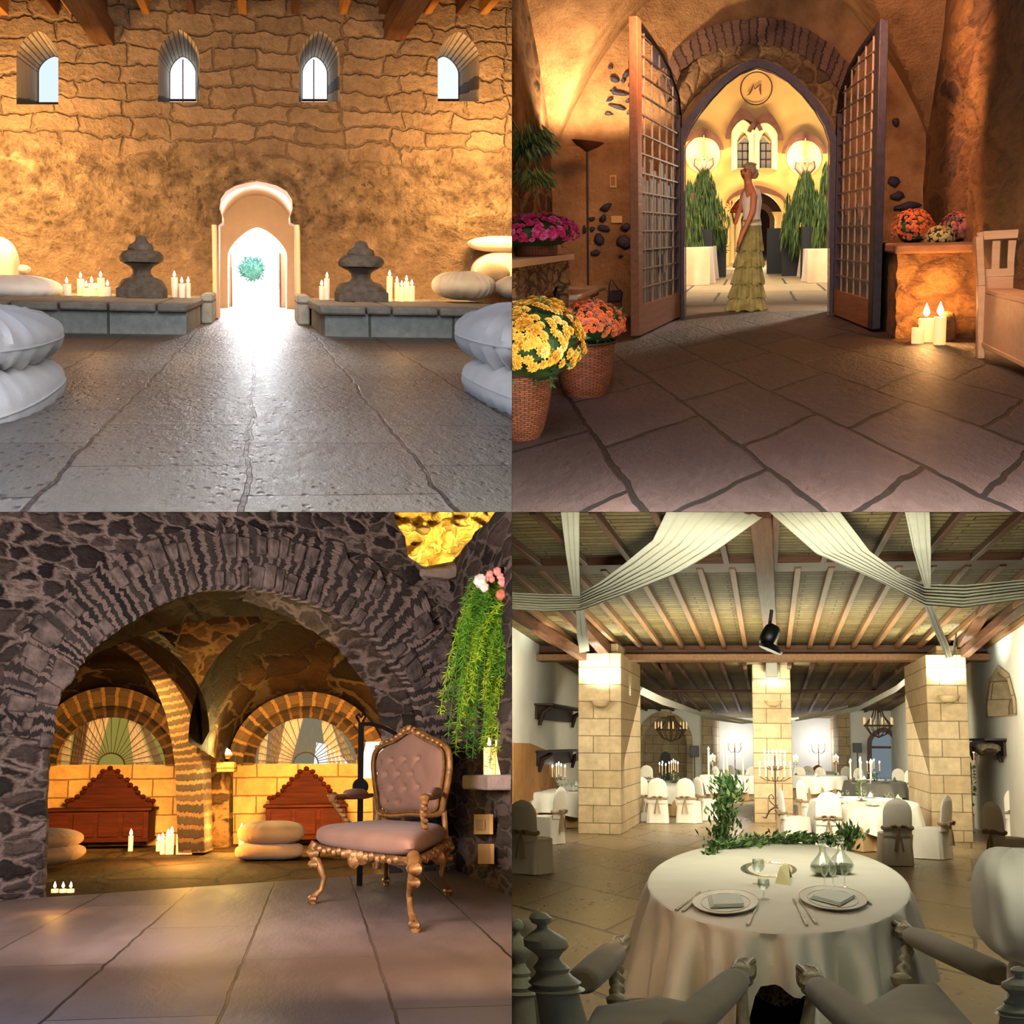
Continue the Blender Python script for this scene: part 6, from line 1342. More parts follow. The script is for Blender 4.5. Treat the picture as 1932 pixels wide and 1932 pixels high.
PR_[0].part('head', pbox(1765,1815,1218,1238,22.3,2.6), M_ash, bevel=.02)
for px, py, v, nm in ((1133,1322,21.75,'left'),(1790,1313,21.75,'right'),(1459,1322,25.75,'middle')):
    c = D.P(px, py, v); t = T(D, 'wall_uplighter', 'plaster bowl uplighter on the %s pillar' % nm, 'lamp', c)
    m = MB(); m.lathe([(.03,-.12),(.12,-.07),(.17,.0),(.16,.005),(.10,-.05),(.01,-.07)], c, 20, dv=1.0); t.part('bowl_shade', m, M_ash)
# ceiling planes
def cz(v): return 1.6+.0366*(24-v) if v > 15 else 1.6+.0366*9
m = MB(); ec = lambda v: cz(v)*1.0
m.grid(lambda a, b: (lerp(-7,7,a), lerp(11.0, 15.0, b), cz(15)), 3, 3); m.grid(lambda a, b: (lerp(-7,7,a), lerp(15.0, 24.2, b), cz(lerp(15.01,24.2,b))), 3, 3); m.build('ceiling_reed_near', M_reed, D, kind='structure')
z24 = D.P(1300, 1240, 24.6).z; z34 = D.P(1300, 1336, VB1).z
m = MB(); m.grid(lambda a, b: (lerp(-7,7,a), lerp(24.4, VB2+.2, b), lerp(z24, z34-(z24-z34)*.40, b)), 3, 3); m.build('ceiling_reed_far', M_reed, D, kind='structure')
def raft(u, va, vb, za, zb, w_, h_, mat, name, lab, grp): m = MB(); m.bar((u, va, za), (u, vb, zb), w_, h_); m.build(name, mat, D, (u, vb, zb), bevel=.006, label=lab, cat='beam', group=grp)
for i in range(21):
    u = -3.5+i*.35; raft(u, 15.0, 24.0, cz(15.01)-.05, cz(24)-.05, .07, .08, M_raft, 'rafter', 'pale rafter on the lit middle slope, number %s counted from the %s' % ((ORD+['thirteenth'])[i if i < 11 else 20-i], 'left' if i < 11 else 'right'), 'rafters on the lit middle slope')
for i in range(15):
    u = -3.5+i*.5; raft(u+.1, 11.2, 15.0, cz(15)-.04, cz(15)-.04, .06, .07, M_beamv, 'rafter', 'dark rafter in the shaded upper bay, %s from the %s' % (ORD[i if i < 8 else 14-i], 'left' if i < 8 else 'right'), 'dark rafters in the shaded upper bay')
for i in range(23):
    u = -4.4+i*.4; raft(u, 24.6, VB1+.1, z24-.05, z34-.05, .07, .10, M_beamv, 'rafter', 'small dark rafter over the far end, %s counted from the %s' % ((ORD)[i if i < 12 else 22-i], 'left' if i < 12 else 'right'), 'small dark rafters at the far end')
def beamx(y0, y1, v, dep, mat, name, lab, xa=-4.6, xb=4.6): a = D.P(1450, y1, v).z; b = D.P(1450, y0, v).z; m = MB(); m.box((xa, v, a), (xb, v+dep, b)); return m.build(name, mat, D, (0, v, a), bevel=.015, label=lab, cat='beam')
beamx(1216, 1232, 23.5, .5, M_beam, 'ceiling_beam', 'dark upper wall-plate beam running over the three pillars'); beamx(1233, 1246, 23.2, .6, M_raft, 'ceiling_beam', 'paler lower beam running over the three pillars')
beamx(1040, 1062, 14.6, .8, M_beam, 'ceiling_beam', 'dark purlin crossing the ceiling behind the drapes'); beamx(1301, 1306, 29.0, .4, M_beam, 'ceiling_beam', 'thin dark purlin at the far end of the room')
def brace(p, q, w_, lab, mat=None): m = MB(); a = D.P(*p); m.bar(a, D.P(*q), w_, w_*1.2); m.build('roof_brace', mat or M_beamv, D, a, bevel=.01, label=lab, cat='beam')
brace((1434,955,11.6), (1456,1218,23.2), .19, 'heavy central tie beam running from the viewer to the middle pillar', M_beamv)
brace((962,1020,14.8), (1148,1232,22.6), .17, 'left principal brace slanting down to the left pillar'); brace((958,1148,18.5), (1100,1238,22), .12, 'lower left strut meeting the left pillar head')
brace((1936,1010,14.8), (1812,1218,22.6), .17, 'right principal brace slanting down to the right pillar'); brace((1938,1130,18), (1820,1232,22), .12, 'lower right strut meeting the right pillar head')
brace((1250,1246,25), (1288,1330,33), .10, 'crossed dark brace at the far left of the roof'); brace((1660,1246,25), (1640,1330,33), .10, 'crossed dark brace at the far right of the roof')
# drapes
def ribbon(name, rows, folds, lab, amp=.05, mat=None, n=60):
    """rows: list of (edge a px,py), (edge b px,py), v along the cloth"""
    m = MB(); R_ = []
    k = 6; pts = []
    for i in range(len(rows)-1):
        for j in range(k):
            s = j/k; s2 = s; pts.append(tuple(lerp(rows[i][q], rows[i+1][q], s2) for q in range(5)))
    pts.append(rows[-1])
    def fn(a, b):
        f = b*(len(pts)-1); i = min(int(f), len(pts)-2); s = f-i; r = [lerp(pts[i][q], pts[i+1][q], s) for q in range(5)]
        p = D.P(lerp(r[0], r[2], a), lerp(r[1], r[3], a), r[4]); wpx = math.hypot(r[0]-r[2], r[1]-r[3])
        return (p.x, p.y-amp*sin(a*PI*2*folds+.8*sin(b*3))*min(1, wpx/40)-.6*amp*noise.noise(V3((a*9, b*3, folds))), p.z)
    m.grid(fn, n, len(pts)); t = T(D, 'ceiling_drape', lab, 'drape', D.P(rows[0][0], rows[0][1], rows[0][4])); t.part(name, m, mat or M_sheerD, smooth=70); return t
ribbon('swag', [(1270,940,1440,975,10.9),(1232,1020,1350,1040,12.4),(1180,1063,1280,1082,13.4),(1130,1100,1190,1118,14.3),(1093,1122,1096,1152,15.0),(1030,1121,1030,1155,14.6),(958,1117,958,1149,14.0)], 7, 'wide white swag sweeping from the centre post to the left knot', .045, n=90)
ribbon('swag', [(1640-75,940,1450,965,10.9),(1640,1040,1540,1045,12.6),(1700,1085,1650,1092,13.6),(1742,1102,1745,1142,14.6),(1820,1104,1815,1148,14.4),(1940,1092,1940,1130,14)], 7, 'wide white swag sweeping from the centre post to the right knot', .045, n=90)
ribbon('fall', [(1056,940,1094,940,11.0),(1068,1040,1094,1040,13),(1080,1125,1094,1125,14.8)], 3, 'narrow white fall of cloth above the left knot', .08, n=30)
ribbon('fall', [(1700,940,1752,940,11.0),(1722,1040,1755,1040,13),(1744,1108,1756,1108,14.4)], 3, 'narrow white fall of cloth above the right knot', .08, n=30)
ribbon('tail', [(1086,1150,1102,1150,15),(1089,1200,1110,1200,17),(1094,1232,1112,1228,19)], 2, 'short cloth tail hanging below the left knot', .06, n=24)
ribbon('tail', [(1744,1142,1760,1142,14.8),(1760,1185,1774,1180,16),(1778,1226,1790,1218,18),(1784,1242,1796,1240,18.5),(1796,1230,1802,1234,18.5),(1803,1192,1806,1192,18.5)], 2, 'cloth tail looping down to the right pillar head', .06, n=24)
ribbon('swag', [(1194,1288,1194,1304,25),(1250,1315,1250,1330,27),(1320,1342,1320,1350,30),(1420,1360,1420,1364,35)], 1, 'thin far swag drooping from the left pillar towards the middle', .03, n=12)
ribbon('swag', [(1728,1262,1728,1276,25),(1690,1294,1690,1306,27),(1620,1332,1620,1341,30),(1500,1358,1500,1361,35)], 1, 'thin far swag drooping from the right pillar towards the middle', .03, n=12)
ribbon('swag', [(1325,1350,1325,1356,33),(1400,1362,1400,1366,35),(1500,1354,1500,1358,36),(1600,1330,1600,1335,33)], 1, 'faint swag across the recessed back wall', .02, n=10)
# projector hung from the roof beam
c = D.P(1452, 1200, 16); t = T(D, 'projector', 'black projector lamp hanging from the central beam', 'projector', c)
m = MB(); m.blob(c, (.10,.25,.14), Matrix.Rotation(.5, 4, 'Y'), e=.6, ez=.7, nu=18, nv=10); t.part('housing', m, M_blackD); m = MB(); m.lathe([(.13,0),(.14,.03),(.10,.07)], c+V3((.0,-.1,-.17)), 18, dv=2, M=Matrix.Rotation(.4, 4, 'Y')); t.part('lamp_hood', m, M_blackD)
m = MB(); m.tube([c+V3((0,0,.1)), c+V3((.03,0,.3))], .02, 6); t.part('bracket', m, M_blackD)
c = D.P(1456, 1262, 24.5); t = T(D, 'wall_box', 'small white box fixed high on the middle pillar', 'box', c); m = MB(); m.box((c.x-.11,c.y,c.z-.12),(c.x+.11,c.y+1.4,c.z+.12), taper=.9); t.part('casing', m, M_porc, bevel=.02); m = MB(); m.box((c.x-.10,c.y-.02,c.z+.12),(c.x+.10,c.y+1.2,c.z+.20)); t.part('red_mount', m, dr)
# wall shelves and trophies
def wshelf(v0, v1, py, side, lab, trophy=False):
    u = LWu if side < 0 else RWu; px = 1010 if side < 0 else 1890; zt = D.P(px, py, (v0+v1)/2).z; t = T(D, 'wall_shelf', lab, 'shelf', (u, (v0+v1)/2, zt-.2)); s = -side
    m = MB(); m.box((min(u,u+s*.32), v0, zt-.035), (max(u,u+s*.32), v1, zt)); t.part('board', m, M_dwood, bevel=.005)
    m = MB(); m.box((min(u,u+s*.04), v0+.1, zt-.26), (max(u,u+s*.04), v1-.1, zt-.035)); t.part('back_panel', m, M_dwood)
    for vv in (v0+.3, v1-.3): m = MB(); m.tube([(u+s*.27,vv,zt-.04),(u+s*.10,vv,zt-.14),(u+s*.05,vv,zt-.36)], [.03,.05,.03], 8); t.part('bracket', m, M_dwood)
    return t, zt
wshelf(23.0, 27.6, 1333, -1, 'dark carved shelf high on the left white wall')
wshelf(23.0, 27.6, 1414, -1, 'dark shelf low on the left white wall behind the candles')
wshelf(22.0, 25.5, 1394, 1, 'dark shelf on the right white wall')
c = V3((RWu-.22, 22.6, D.P(1905,1413,22.6).z)); t = T(D, 'mounted_trophy', 'grey brown mounted animal head under the right shelf', 'trophy', c)
m = MB(); m.blob(c, (.16,.7,.10), nu=20, nv=12, wr=lambda p, a, b: p*(1+.2*noise.noise(p*14))); t.part('head', m, m_plain('trophy_fur', '4c4030', '8c7c60', .9, 12, .02)); m = MB(); m.blob(c+V3((-.05,-.7,-.04)), (.08,.3,.05), nu=14, nv=8); t.part('snout', m, M_dwood)
for x0, x1, y0, y1, lab in ((1830,1842,1400,1418,'small dark picture on the right wall beside the pillar'),(1087,1094,1414,1436,'narrow dark picture beside the left pillar')):
    board(D, 'wall_picture', lab, 'picture', x0, x1, y0, y1, 23, M_dwood)
for px, nm, y0, y1 in ((1310,'left',1407,1428),(1618,'right',1402,1420)):
    c = D.P(px, y1, 41.2); t = T(D, 'loudspeaker', 'black loudspeaker on a stand at the %s of the back recess' % nm, 'speaker', (c.x, 41.2, -1.45)); b = D.P(px, y0, 41.2).z
    m = MB(); m.box((c.x-.12,41.2,c.z),(c.x+.12,41.5,b)); t.part('cabinet', m, M_blackD, bevel=.01); m = MB(); m.tube([(c.x,41.3,-1.45),(c.x,41.3,c.z)], .015, 6); t.part('stand', m, M_blackD)
# chandeliers
def chandelier(px, yt, yr, v, R_, lab):
    c = D.P(px, yr, v); top = D.P(px, yt, v); t = T(D, 'chandelier', lab, 'chandelier', c)
    for k, (r, z) in enumerate(((R_, c.z), (R_*.22, top.z-.05))): m = MB(); m.tube([(c.x+r*cos(q), v+r*sin(q), z) for q in [2*PI*i/24 for i in range(24)]], .018, 6, closed=True); t.part('ring', m, M_ironD)
    m = MB()
    for i in range(12): q = 2*PI*i/12; m.tube([(c.x+R_*cos(q),v+R_*sin(q),c.z),(c.x+R_*.45*cos(q),v+R_*.45*sin(q),lerp(c.z,top.z,.45)),(c.x+R_*.22*cos(q),v+R_*.22*sin(q),top.z-.05)], .008, 4); m.tube([(c.x+R_*cos(q),v+R_*sin(q),c.z),(c.x+R_*.6*cos(q),v+R_*.6*sin(q),c.z-.17),(c.x,v,c.z-.24)], .008, 4)
    t.part('bead_strings', m, M_ironD); m = MB(); m.tube([top, top+V3((0,0,.5))], .01, 5); t.part('chain', m, M_ironD)
    for i in range(8): q = 2*PI*i/8+.2; m = MB(); m.lathe([(.014,0),(.014,.12),(.004,.15)], (c.x+R_*1.08*cos(q), v+R_*1.08*sin(q), c.z+.02), 6); t.part('candle_bulb', m, M_waxD)
chandelier(1266, 1347, 1377, 29, .30, 'beaded chandelier in front of the left arched niche'); chandelier(1657, 1330, 1369, 29, .27, 'wire chandelier in front of the arched door')
# candelabra
def branch(room, base, H_, R_, n, ch, cr, lab, name='candelabrum', green=True, wax=None, foot=.09, group=None, tiers=1, stemr=.008, fh=.05, metal=None, rr=rd_, centre=True):
    b = V3(base); t = T(room, name, lab, 'candelabrum', b, group); met = metal or M_silv
    m = MB(); m.lathe([(foot,0),(foot*.9,.01),(stemr*2,.035),(stemr,.07),(stemr*1.6,H_*.45),(stemr,H_*.5),(stemr*1.4,H_)], b, 10); t.part('stem', m, met)
    pos = [(0,0,H_+.05)] if centre else []
    for i in range(n): q = 2*PI*i/n+.5; pos.append((R_*cos(q), R_*sin(q), H_+(.02 if i % 2 else .0)))
    for i, (x, y, z) in enumerate(pos):
        if x or y: m = MB(); m.tube([b+V3((0,0,H_*.86)), b+V3((x*.5,y*.5,H_*.80)), b+V3((x*.95,y*.95,z-.06)), b+V3((x,y,z))], stemr*.7, 5); t.part('branch', m, met)
        m = MB(); m.lathe([(cr*1.8,0),(cr*1.6,.008),(cr,.01),(cr*.8,.01+ch),(.001,.01+ch)], b+V3((x,y,z)), 8); cd_ = t.part('candle', m, wax or M_waxD); t.part('flame', flame_mb(b+V3((x,y,z+ch+.012)), fh, fh*.26), M_flame_w, under=cd_)
    if green:
        m = MB(); 
        for i in range(int(120*min(2, H_/.35))): q = rr.uniform(0,2*PI); z = rr.uniform(.0,.95)*H_; r = .02+.03*rr.random(); leaf(m, b+V3((r*cos(q),r*sin(q),z)), V3((cos(q),sin(q),rr.uniform(-.4,.6))), .05*rr.uniform(.6,1.2), rr, .4)
        t.part('greenery', m, M_garl2, smooth=0)
    return t
# tall standing iron candelabrum before the middle pillar
fb = D.F(1463, 1546, 0); fb = V3((fb.x, 24.6, -1.45)); t = T(D, 'floor_candelabrum', 'tall wrought iron candelabrum standing before the middle pillar', 'candelabrum', fb)
SZ = lambda y: D.P(1463, y, 24.6).z
m = MB(); m.tube([(fb.x,24.6,SZ(1535)),(fb.x,24.6,SZ(1425))], .014, 8); t.part('stem', m, M_ironD)
for k in range(3):
    q = PI*(1.5)+2*PI*k/3; m = MB(); m.tube([(fb.x,24.6,SZ(1522)),(fb.x+.12*cos(q),24.6+.2*sin(q),SZ(1530)),(fb.x+.2*cos(q),24.6+.3*sin(q),SZ(1545)),(fb.x+.26*cos(q),24.6+.36*sin(q),SZ(1543))], .013, 6); t.part('foot', m, M_ironD)
for s in (-1, 1): m = MB(); m.tube([(fb.x+s*x,24.6,SZ(y)) for x, y in ((0,1522),(.10,1512),(.115,1503),(.07,1499),(.03,1504),(.045,1508))], .011, 6); t.part('heart_scroll', m, M_ironD)
for yc, yt, hw, n in ((1448,1408+16,.26,6),(1412+15,1395-5,.17,6)):
    for i in range(n):
        x = hw*(2*i/(n-1)-1); y = .12*cos(i*2.1)
        m = MB(); m.tube([(fb.x,24.6,SZ(yc+26)),(fb.x+x*.6,24.6+y,SZ(yc+25)),(fb.x+x,24.6+y,SZ(yc+18))], .008, 5); t.part('branch', m, M_ironD)
        c_ = V3((fb.x+x, 24.6+y, SZ(yc+17))); m = MB(); m.lathe([(.02,0),(.013,.01),(.012,.20),(.001,.2)], c_, 8); cd_ = t.part('candle', m, M_waxD); t.part('flame', flame_mb(c_+V3((0,0,.21)), .06, .016), M_flame_w, under=cd_)
for i, (px, nm) in enumerate(((1388,'left'),(1543,'right'))):
    c = D.P(px, 1442, 44.5); branch(D, (c.x, 43.6, -.86), .66, .22, 6, .16, .015, 'brightly glowing candelabrum against the recessed back wall, on the %s' % nm, green=False, metal=M_ironD, fh=.07)
    z = c.z
m = MB(); m.blob(D.P(1543,1452,43.4), (.17,.2,.14), nu=14, nv=8, ez=1.3); m.build('red_arrangement', m_plain('red_fabric', '9a4a34', 'b05a40'), D, D.P(1543,1460,43.4), label='small red arrangement on the back table at the right', cat='ornament')
# round tables
def rtable(px, py, hw, dv, lab, tn, seed, skirt=.0, hem=.22, places=6, cand=None):
    c = D.F(px, py, TH); R_ = hw*c.y/FK; t = T(D, 'round_table', lab, 'table', (c.x, c.y, -1.45)); rr = random.Random(seed)
    def fold(amp, k, zt, zb): return lambda p, th: V3((c.x*0+p.x*(1+amp*max(0,(zt-p.z))/(zt-zb)*sin(k*th+seed)), p.y*(1+amp*max(0,(zt-p.z))/(zt-zb)*sin(k*th+seed)), p.z))
    m = MB(); m.lathe([(R_*1.03,-1.44),(R_*1.0,-1.1),(R_*.97,ZT-.04)], (c.x, c.y, 0), 72, dv=dv, fn=fold(.05, 15, ZT, -1.4), cap=False); t.part('underskirt', m, M_beige, smooth=60)
    m = MB(); hz = -1.45+hem; m.lathe([(R_*1.07,hz),(R_*1.05,(hz+ZT)/2),(R_*1.015,ZT-.03),(R_*.995,ZT-.005),(R_*.97,ZT),(.001,ZT)], (c.x, c.y, 0), 96, dv=dv, fn=lambda p, th: V3((p.x*(1+(.05*sin(13*th+seed)*min(1,max(0,(ZT-.02-p.z)/.3)))), p.y*(1+(.05*sin(13*th+seed)*min(1,max(0,(ZT-.02-p.z)/.3)))), p.z+(.06*sin(4*th+seed) if p.z < hz+.01 else 0))), cap=False); t.part('tablecloth', m, M_linen, smooth=60)
    short = tn; OCT = ['right','far right','far','far left','left','near left','near','near right']
    for i in range(places):
        q = 2*PI*i/places+.3; pn = (ORD[i]+' from the right' if places > 8 else OCT[int(round((q % (2*PI))/(PI/4))) % 8]); x = c.x+R_*.74*cos(q); y = c.y+R_*.74*sin(q)*dv
        m = MB(); m.lathe([(.07,0),(.10,.010),(.095,.010),(.06,.005),(.001,.005)], (x,y,ZT), 18, dv=2); 
        o = m.build('dinner_plate', M_porc, D, (x,y,ZT), label='white plate, %s place, %s' % (pn, short), cat='plate', group='plates on the '+short)
        m = MB(); m.lathe([(.04,0),(.032,.04),(.010,.08),(.001,.09)], (x,y,ZT+.01), 10, fn=lambda p, th: V3((p.x*(1+.3*sin(3*th)), p.y*(1+.3*cos(3*th)), p.z))); m.build('folded_napkin', M_nap, D, (x,y,ZT+.01), label='upright folded napkin, %s place, %s' % (pn, short), cat='napkin', group='napkins on the '+short)
        for k in (-1, 1):
            x2 = c.x+R_*.55*cos(q+k*.13); y2 = c.y+R_*.55*sin(q+k*.13)*dv; m = MB(); m.lathe([(.024,0),(.003,.005),(.003,.055),(.024,.08),(.027,.10),(.022,.13)], (x2,y2,ZT), 12, cap=False); m.build('wine_glass', M_glassD, D, (x2,y2,ZT), label='%s stemmed glass, %s place, %s' % ('left' if k > 0 else 'right', pn, short), cat='glass', group='glasses on the '+short)
    return c, R_
tb = {}
tb['l'] = rtable(1052, 1488, 86, 2.6, 'round table in front of the left pillar with white cloth', 'table by the left pillar', 1)
tb['cl'] = rtable(1262, 1477, 66, 2.6, 'round table under the beaded chandelier', 'table under the beaded chandelier', 2)
tb['c'] = rtable(1628, 1512, 98, 2.6, 'big round table right of the middle pillar', 'big table right of centre', 3, places=7)
tb['r'] = rtable(1885, 1494, 78, 2.6, 'round table beside the right pillar', 'table by the right pillar', 4)
tb['b1'] = rtable(1650, 1474, 56, 2.6, 'round table near the arched door', 'table near the arched door', 5, places=4)
tb['b2'] = rtable(1545, 1463, 52, 2.4, 'round table before the right of the recess', 'table at the recess right', 6, places=3)
tb['b3'] = rtable(1372, 1463, 52, 2.4, 'round table before the left of the recess', 'table at the recess left', 7, places=3)
tb['b4'] = rtable(968, 1476, 34, 2.4, 'round table cut by the left edge', 'table at the left edge', 8, places=3)
def tcand(k, dx, dvv, hpx_top, n, lab, R_=.12, ch=.16):
    c, r = tb[k]; x = c.x+dx; y = c.y+dvv; H_ = D.P(1450, hpx_top, y).z+.70-ch-.06; branch(D, (x,y,ZT), max(.15,H_), R_, n, ch, .010, lab, fh=.05, foot=.05)
tcand('l', .02, 0, 1430, 4, 'silver candelabrum with greenery on the table before the left pillar')
tcand('cl', .10, 0, 1424, 4, 'candelabrum with greenery on the table under the beaded chandelier', .10); tcand('cl', -.28, 2, 1430, 3, 'smaller candelabrum left on the table under the beaded chandelier', .08)
tcand('c', -.02, 0, 1412, 6, 'six-armed candelabrum on the large table right of the middle pillar', .17, .22); tcand('b1', .0, 0, 1420, 5, 'candelabrum on the table near the arched door', .15)
tcand('r', -.10, 0, 1414, 4, 'candelabrum with greenery on the table beside the right pillar', .13); tcand('b4', -.0, 0, 1434, 3, 'candelabrum at the far left edge', .06)
c = D.P(1834, 1500, 25); branch(D, (c.x, 25, ZT), .55, .07, 2, .15, .01, 'small two-candle candelabrum just right of the right pillar', centre=False)
for px, lab in ((1345,'slim candelabrum left of the glowing back candelabrum'),(1502,'slim candelabrum beside the middle pillar on the back table'),(1578,'slim candelabrum at the right of the recess')):
    c = D.F(px, 1462, TH); branch(D, c, .34, .07, 4, .10, .009, lab, green=False, foot=.05, fh=.05)
m = MB(); a = D.F(1335, 1466, .8); m.box((D.P(1322,1462,43).x, 43, -1.45), (D.P(1600,1462,43).x, 44.3, -.86)); m.build('long_buffet', M_linen, D, (0,43,-1.45), label='long white-clothed buffet along the recessed back wall', cat='table', bevel=.02)
# covered chairs
def cover_chair(base, rz, lab, sc=1.0, group=None):
    t = T(D, 'covered_chair', lab, 'chair', base, group, rz=0, sc=1); b = t.base
    Z = lambda x, y, z: b+V3((x,y,z))
    def sk(a, q):
        th = 2*PI*a; e = .35; sg = lambda x, k: math.copysign(abs(x)**k, x); f = 1+(.10*(1-q))+.035*(1-q)*sin(th*9)+.02*(1-q)*sin(th*5+1)
        return tuple(Z(.225*sg(cos(th),e)*f, .02+.24*sg(sin(th),e)*f, lerp(.01,.47,q)))
    m = MB(); m.grid(sk, 64, 7, cu=True); m.blob(Z(0,.02,.465), (.228,.243,.035), e=.35, nu=32, nv=8); t.part('skirt', m, M_cover, smooth=60)
    def bk(a, q):
        th = 2*PI*a; z = lerp(.44, 1.0, q); w_ = .215*(1 if q < .55 else math.sqrt(max(.0, 1-((q-.55)/.452)**2.4))); d_ = .035*(1 if q < .9 else .4)
        return tuple(Z(w_*cos(th)*(1+.02*sin(6*th)*(1-q)), -.21-.05*q+(d_+.01*(1-q))*sin(th), z))
    m = MB(); m.grid(bk, 40, 18, cu=True); t.part('back_cover', m, M_cover, smooth=60)
    m = MB(); m.tube([Z(.225*cos(q), -.215+.06*sin(q), .56+.01*sin(3*q)) for q in [2*PI*i/28 for i in range(28)]], .026, 6, closed=True); t.part('sash', m, M_sash)
    m = MB(); y = -.29
    for s in (-1, 1): m.tube([Z(0,y,.56), Z(s*.05,y-.02,.60), Z(s*.11,y-.02,.59), Z(s*.10,y-.02,.54), Z(0,y,.555)], [.012,.03,.034,.026,.012], 6, flat=.5)
    for s in (-1, 1): m.tube([Z(0,y,.55), Z(s*.03,y-.02,.42), Z(s*.06,y-.025,.22)], [.012,.026,.034], 6, flat=.3)
    m.blob(Z(0,y-.01,.56), (.025,.02,.025), nu=8, nv=6); t.part('bow', m, M_sash)
    return t
ch0 = None
chairs = [(1152,1567,1.15,'right of the left round table, bow turned to the middle'),(1002,1648,-.35,'nearest at the left edge, with a large bow'),(1034,1592,1.2,'beside the left edge chair, seat skirt towards the table'),(985,1560,.2,'at the left edge behind the nearest one'),
 (1241,1553,.05,'with its back and bow squarely to the viewer under the beaded chandelier'),(1196,1550,.9,'just right of the left pillar, seen from the side'),(1300,1553,-.25,'right of the squarely turned one under the chandelier'),(1335,1548,-1.0,'at the right side of the chandelier table'),
 (1500,1592,-1.35,'with a tall narrow back just right of the tall candelabrum'),(1532,1560,-1.1,'second behind the tall narrow one near the middle pillar'),(1567,1606,-.1,'pushed in at the front left of the large middle table'),(1690,1632,.12,'big in the foreground of the large middle table with a wide bow'),(1762,1620,1.05,'turned sideways right of the wide-bowed one'),(1722,1572,1.2,'at the right side of the large middle table'),
 (1752,1556,1.35,'narrow against the right pillar foot'),(1815,1568,.0,'with its bow facing out in front of the right pillar'),(1902,1645,-1.0,'near the right edge, back turned to the aisle'),(1928,1590,-.5,'cut by the right edge behind the aisle one')]
far = [(1340,1500),(1362,1504),(1388,1498),(1412,1503),(1180,1508),(1222,1500),(1510,1503),(1530,1498),(1556,1504),(1590,1500),(1612,1506),(1700,1508),(1722,1512),(1850,1512),(1880,1508),(1912,1512),(1005,1520),(1110,1512)]
for i, (px, yb, rz, lab) in enumerate(chairs):
    f_ = D.F(px, yb, 0); f_.z = -1.45; L_ = 'white covered chair '+lab
    if ch0 is None: ch0 = cover_chair(f_, rz, L_, group='white covered chairs in the banquet room').o; learn(ch0); ch0.matrix_world = D.M @ Matrix.Translation(f_) @ Matrix.Rotation(rz, 4, 'Z') @ Matrix.Scale(.80, 4)
    else: dup(ch0, D, f_, L_, rz=rz, sc=.80)
for i, (px, yb) in enumerate(far):
    f_ = D.F(px, yb, 0); f_.z = -1.45; dup(ch0, D, f_, 'small far covered chair, %s in the distant row counted from the left' % (ORD+['thirteenth','fourteenth','fifteenth','sixteenth','seventeenth','eighteenth'])[sorted(p[0] for p in far).index(px)], group='far covered chairs', rz=rd_.uniform(-1.2,1.2), sc=.8)
# ---- the near round table
tc = V3((D.F(1464, 1645, TH).x, 9.64, ZT)); RT = 232*9.64/FK; DV = 3.0/RT
t = T(D, 'dining_table', 'near round dining table under a long white cloth, set for two', 'table', (tc.x, tc.y, -1.45))
def cloth(p, th, z=0): return p
m = MB(); n_ = 240
def clf(a, q):
    th = 2*PI*a; near = max(0, min(1, (.20-abs((th-1.5*PI)))/.08)); hem = lerp(-1.36, -1.07+.02*sin(th*20), near)
    if q < .45: s = q/.45; r = RT*s*.985; return (tc.x+r*cos(th), tc.y+r*sin(th)*DV, ZT)
    s = (q-.45)/.55; zz = ZT-(1-math.sqrt(max(0,1-min(1,s*14)**2)))*.02 if s < 1/14 else lerp(ZT-.02, hem, (s-1/14)*14/13)
    k = max(0, s-.05); f = 1+.10*k+(k**.6)*(.075*sin(17*th+1)+.045*sin(29*th+2.2)+.03*sin(41*th)); r = RT*min(1, .985+s*.3)*f
    return (tc.x+r*cos(th), tc.y+r*sin(th)*DV, zz)
m.grid(clf, n_, 60, cu=True); t.part('tablecloth', m, M_linen, smooth=70)
m = MB(); 
def lcf(a, q): th = 1.5*PI+lerp(-.16,.16,a); r = RT*.955; zz = lerp(-1.0, -1.17-.04*cos((a-.5)*PI)+.010*abs(sin(a*40)), q); return (tc.x+r*cos(th), tc.y+r*sin(th)*DV, zz)
m.grid(lcf, 60, 10); t.part('lace_trim', m, M_laceD)
m = MB(); m.lathe([(RT*.9,-1.44),(RT*.9,ZT-.05)], (tc.x,tc.y,0), 40, dv=DV); t.part('under_table', m, m_plain('under_table_shade', '1a1020', '241628', .9))  # dark drum whose colour stands in for shade beneath the cloth
m = MB(); m.tube([(tc.x+RT*.93*cos(q), tc.y+RT*.93*sin(q)*DV, -.702) for q in [2*PI*i/90 for i in range(90)]], .004, 5, closed=True)
def onT(px, py, h=0): f_ = D.F(px, py, TH); return V3((f_.x, f_.y, ZT+h))
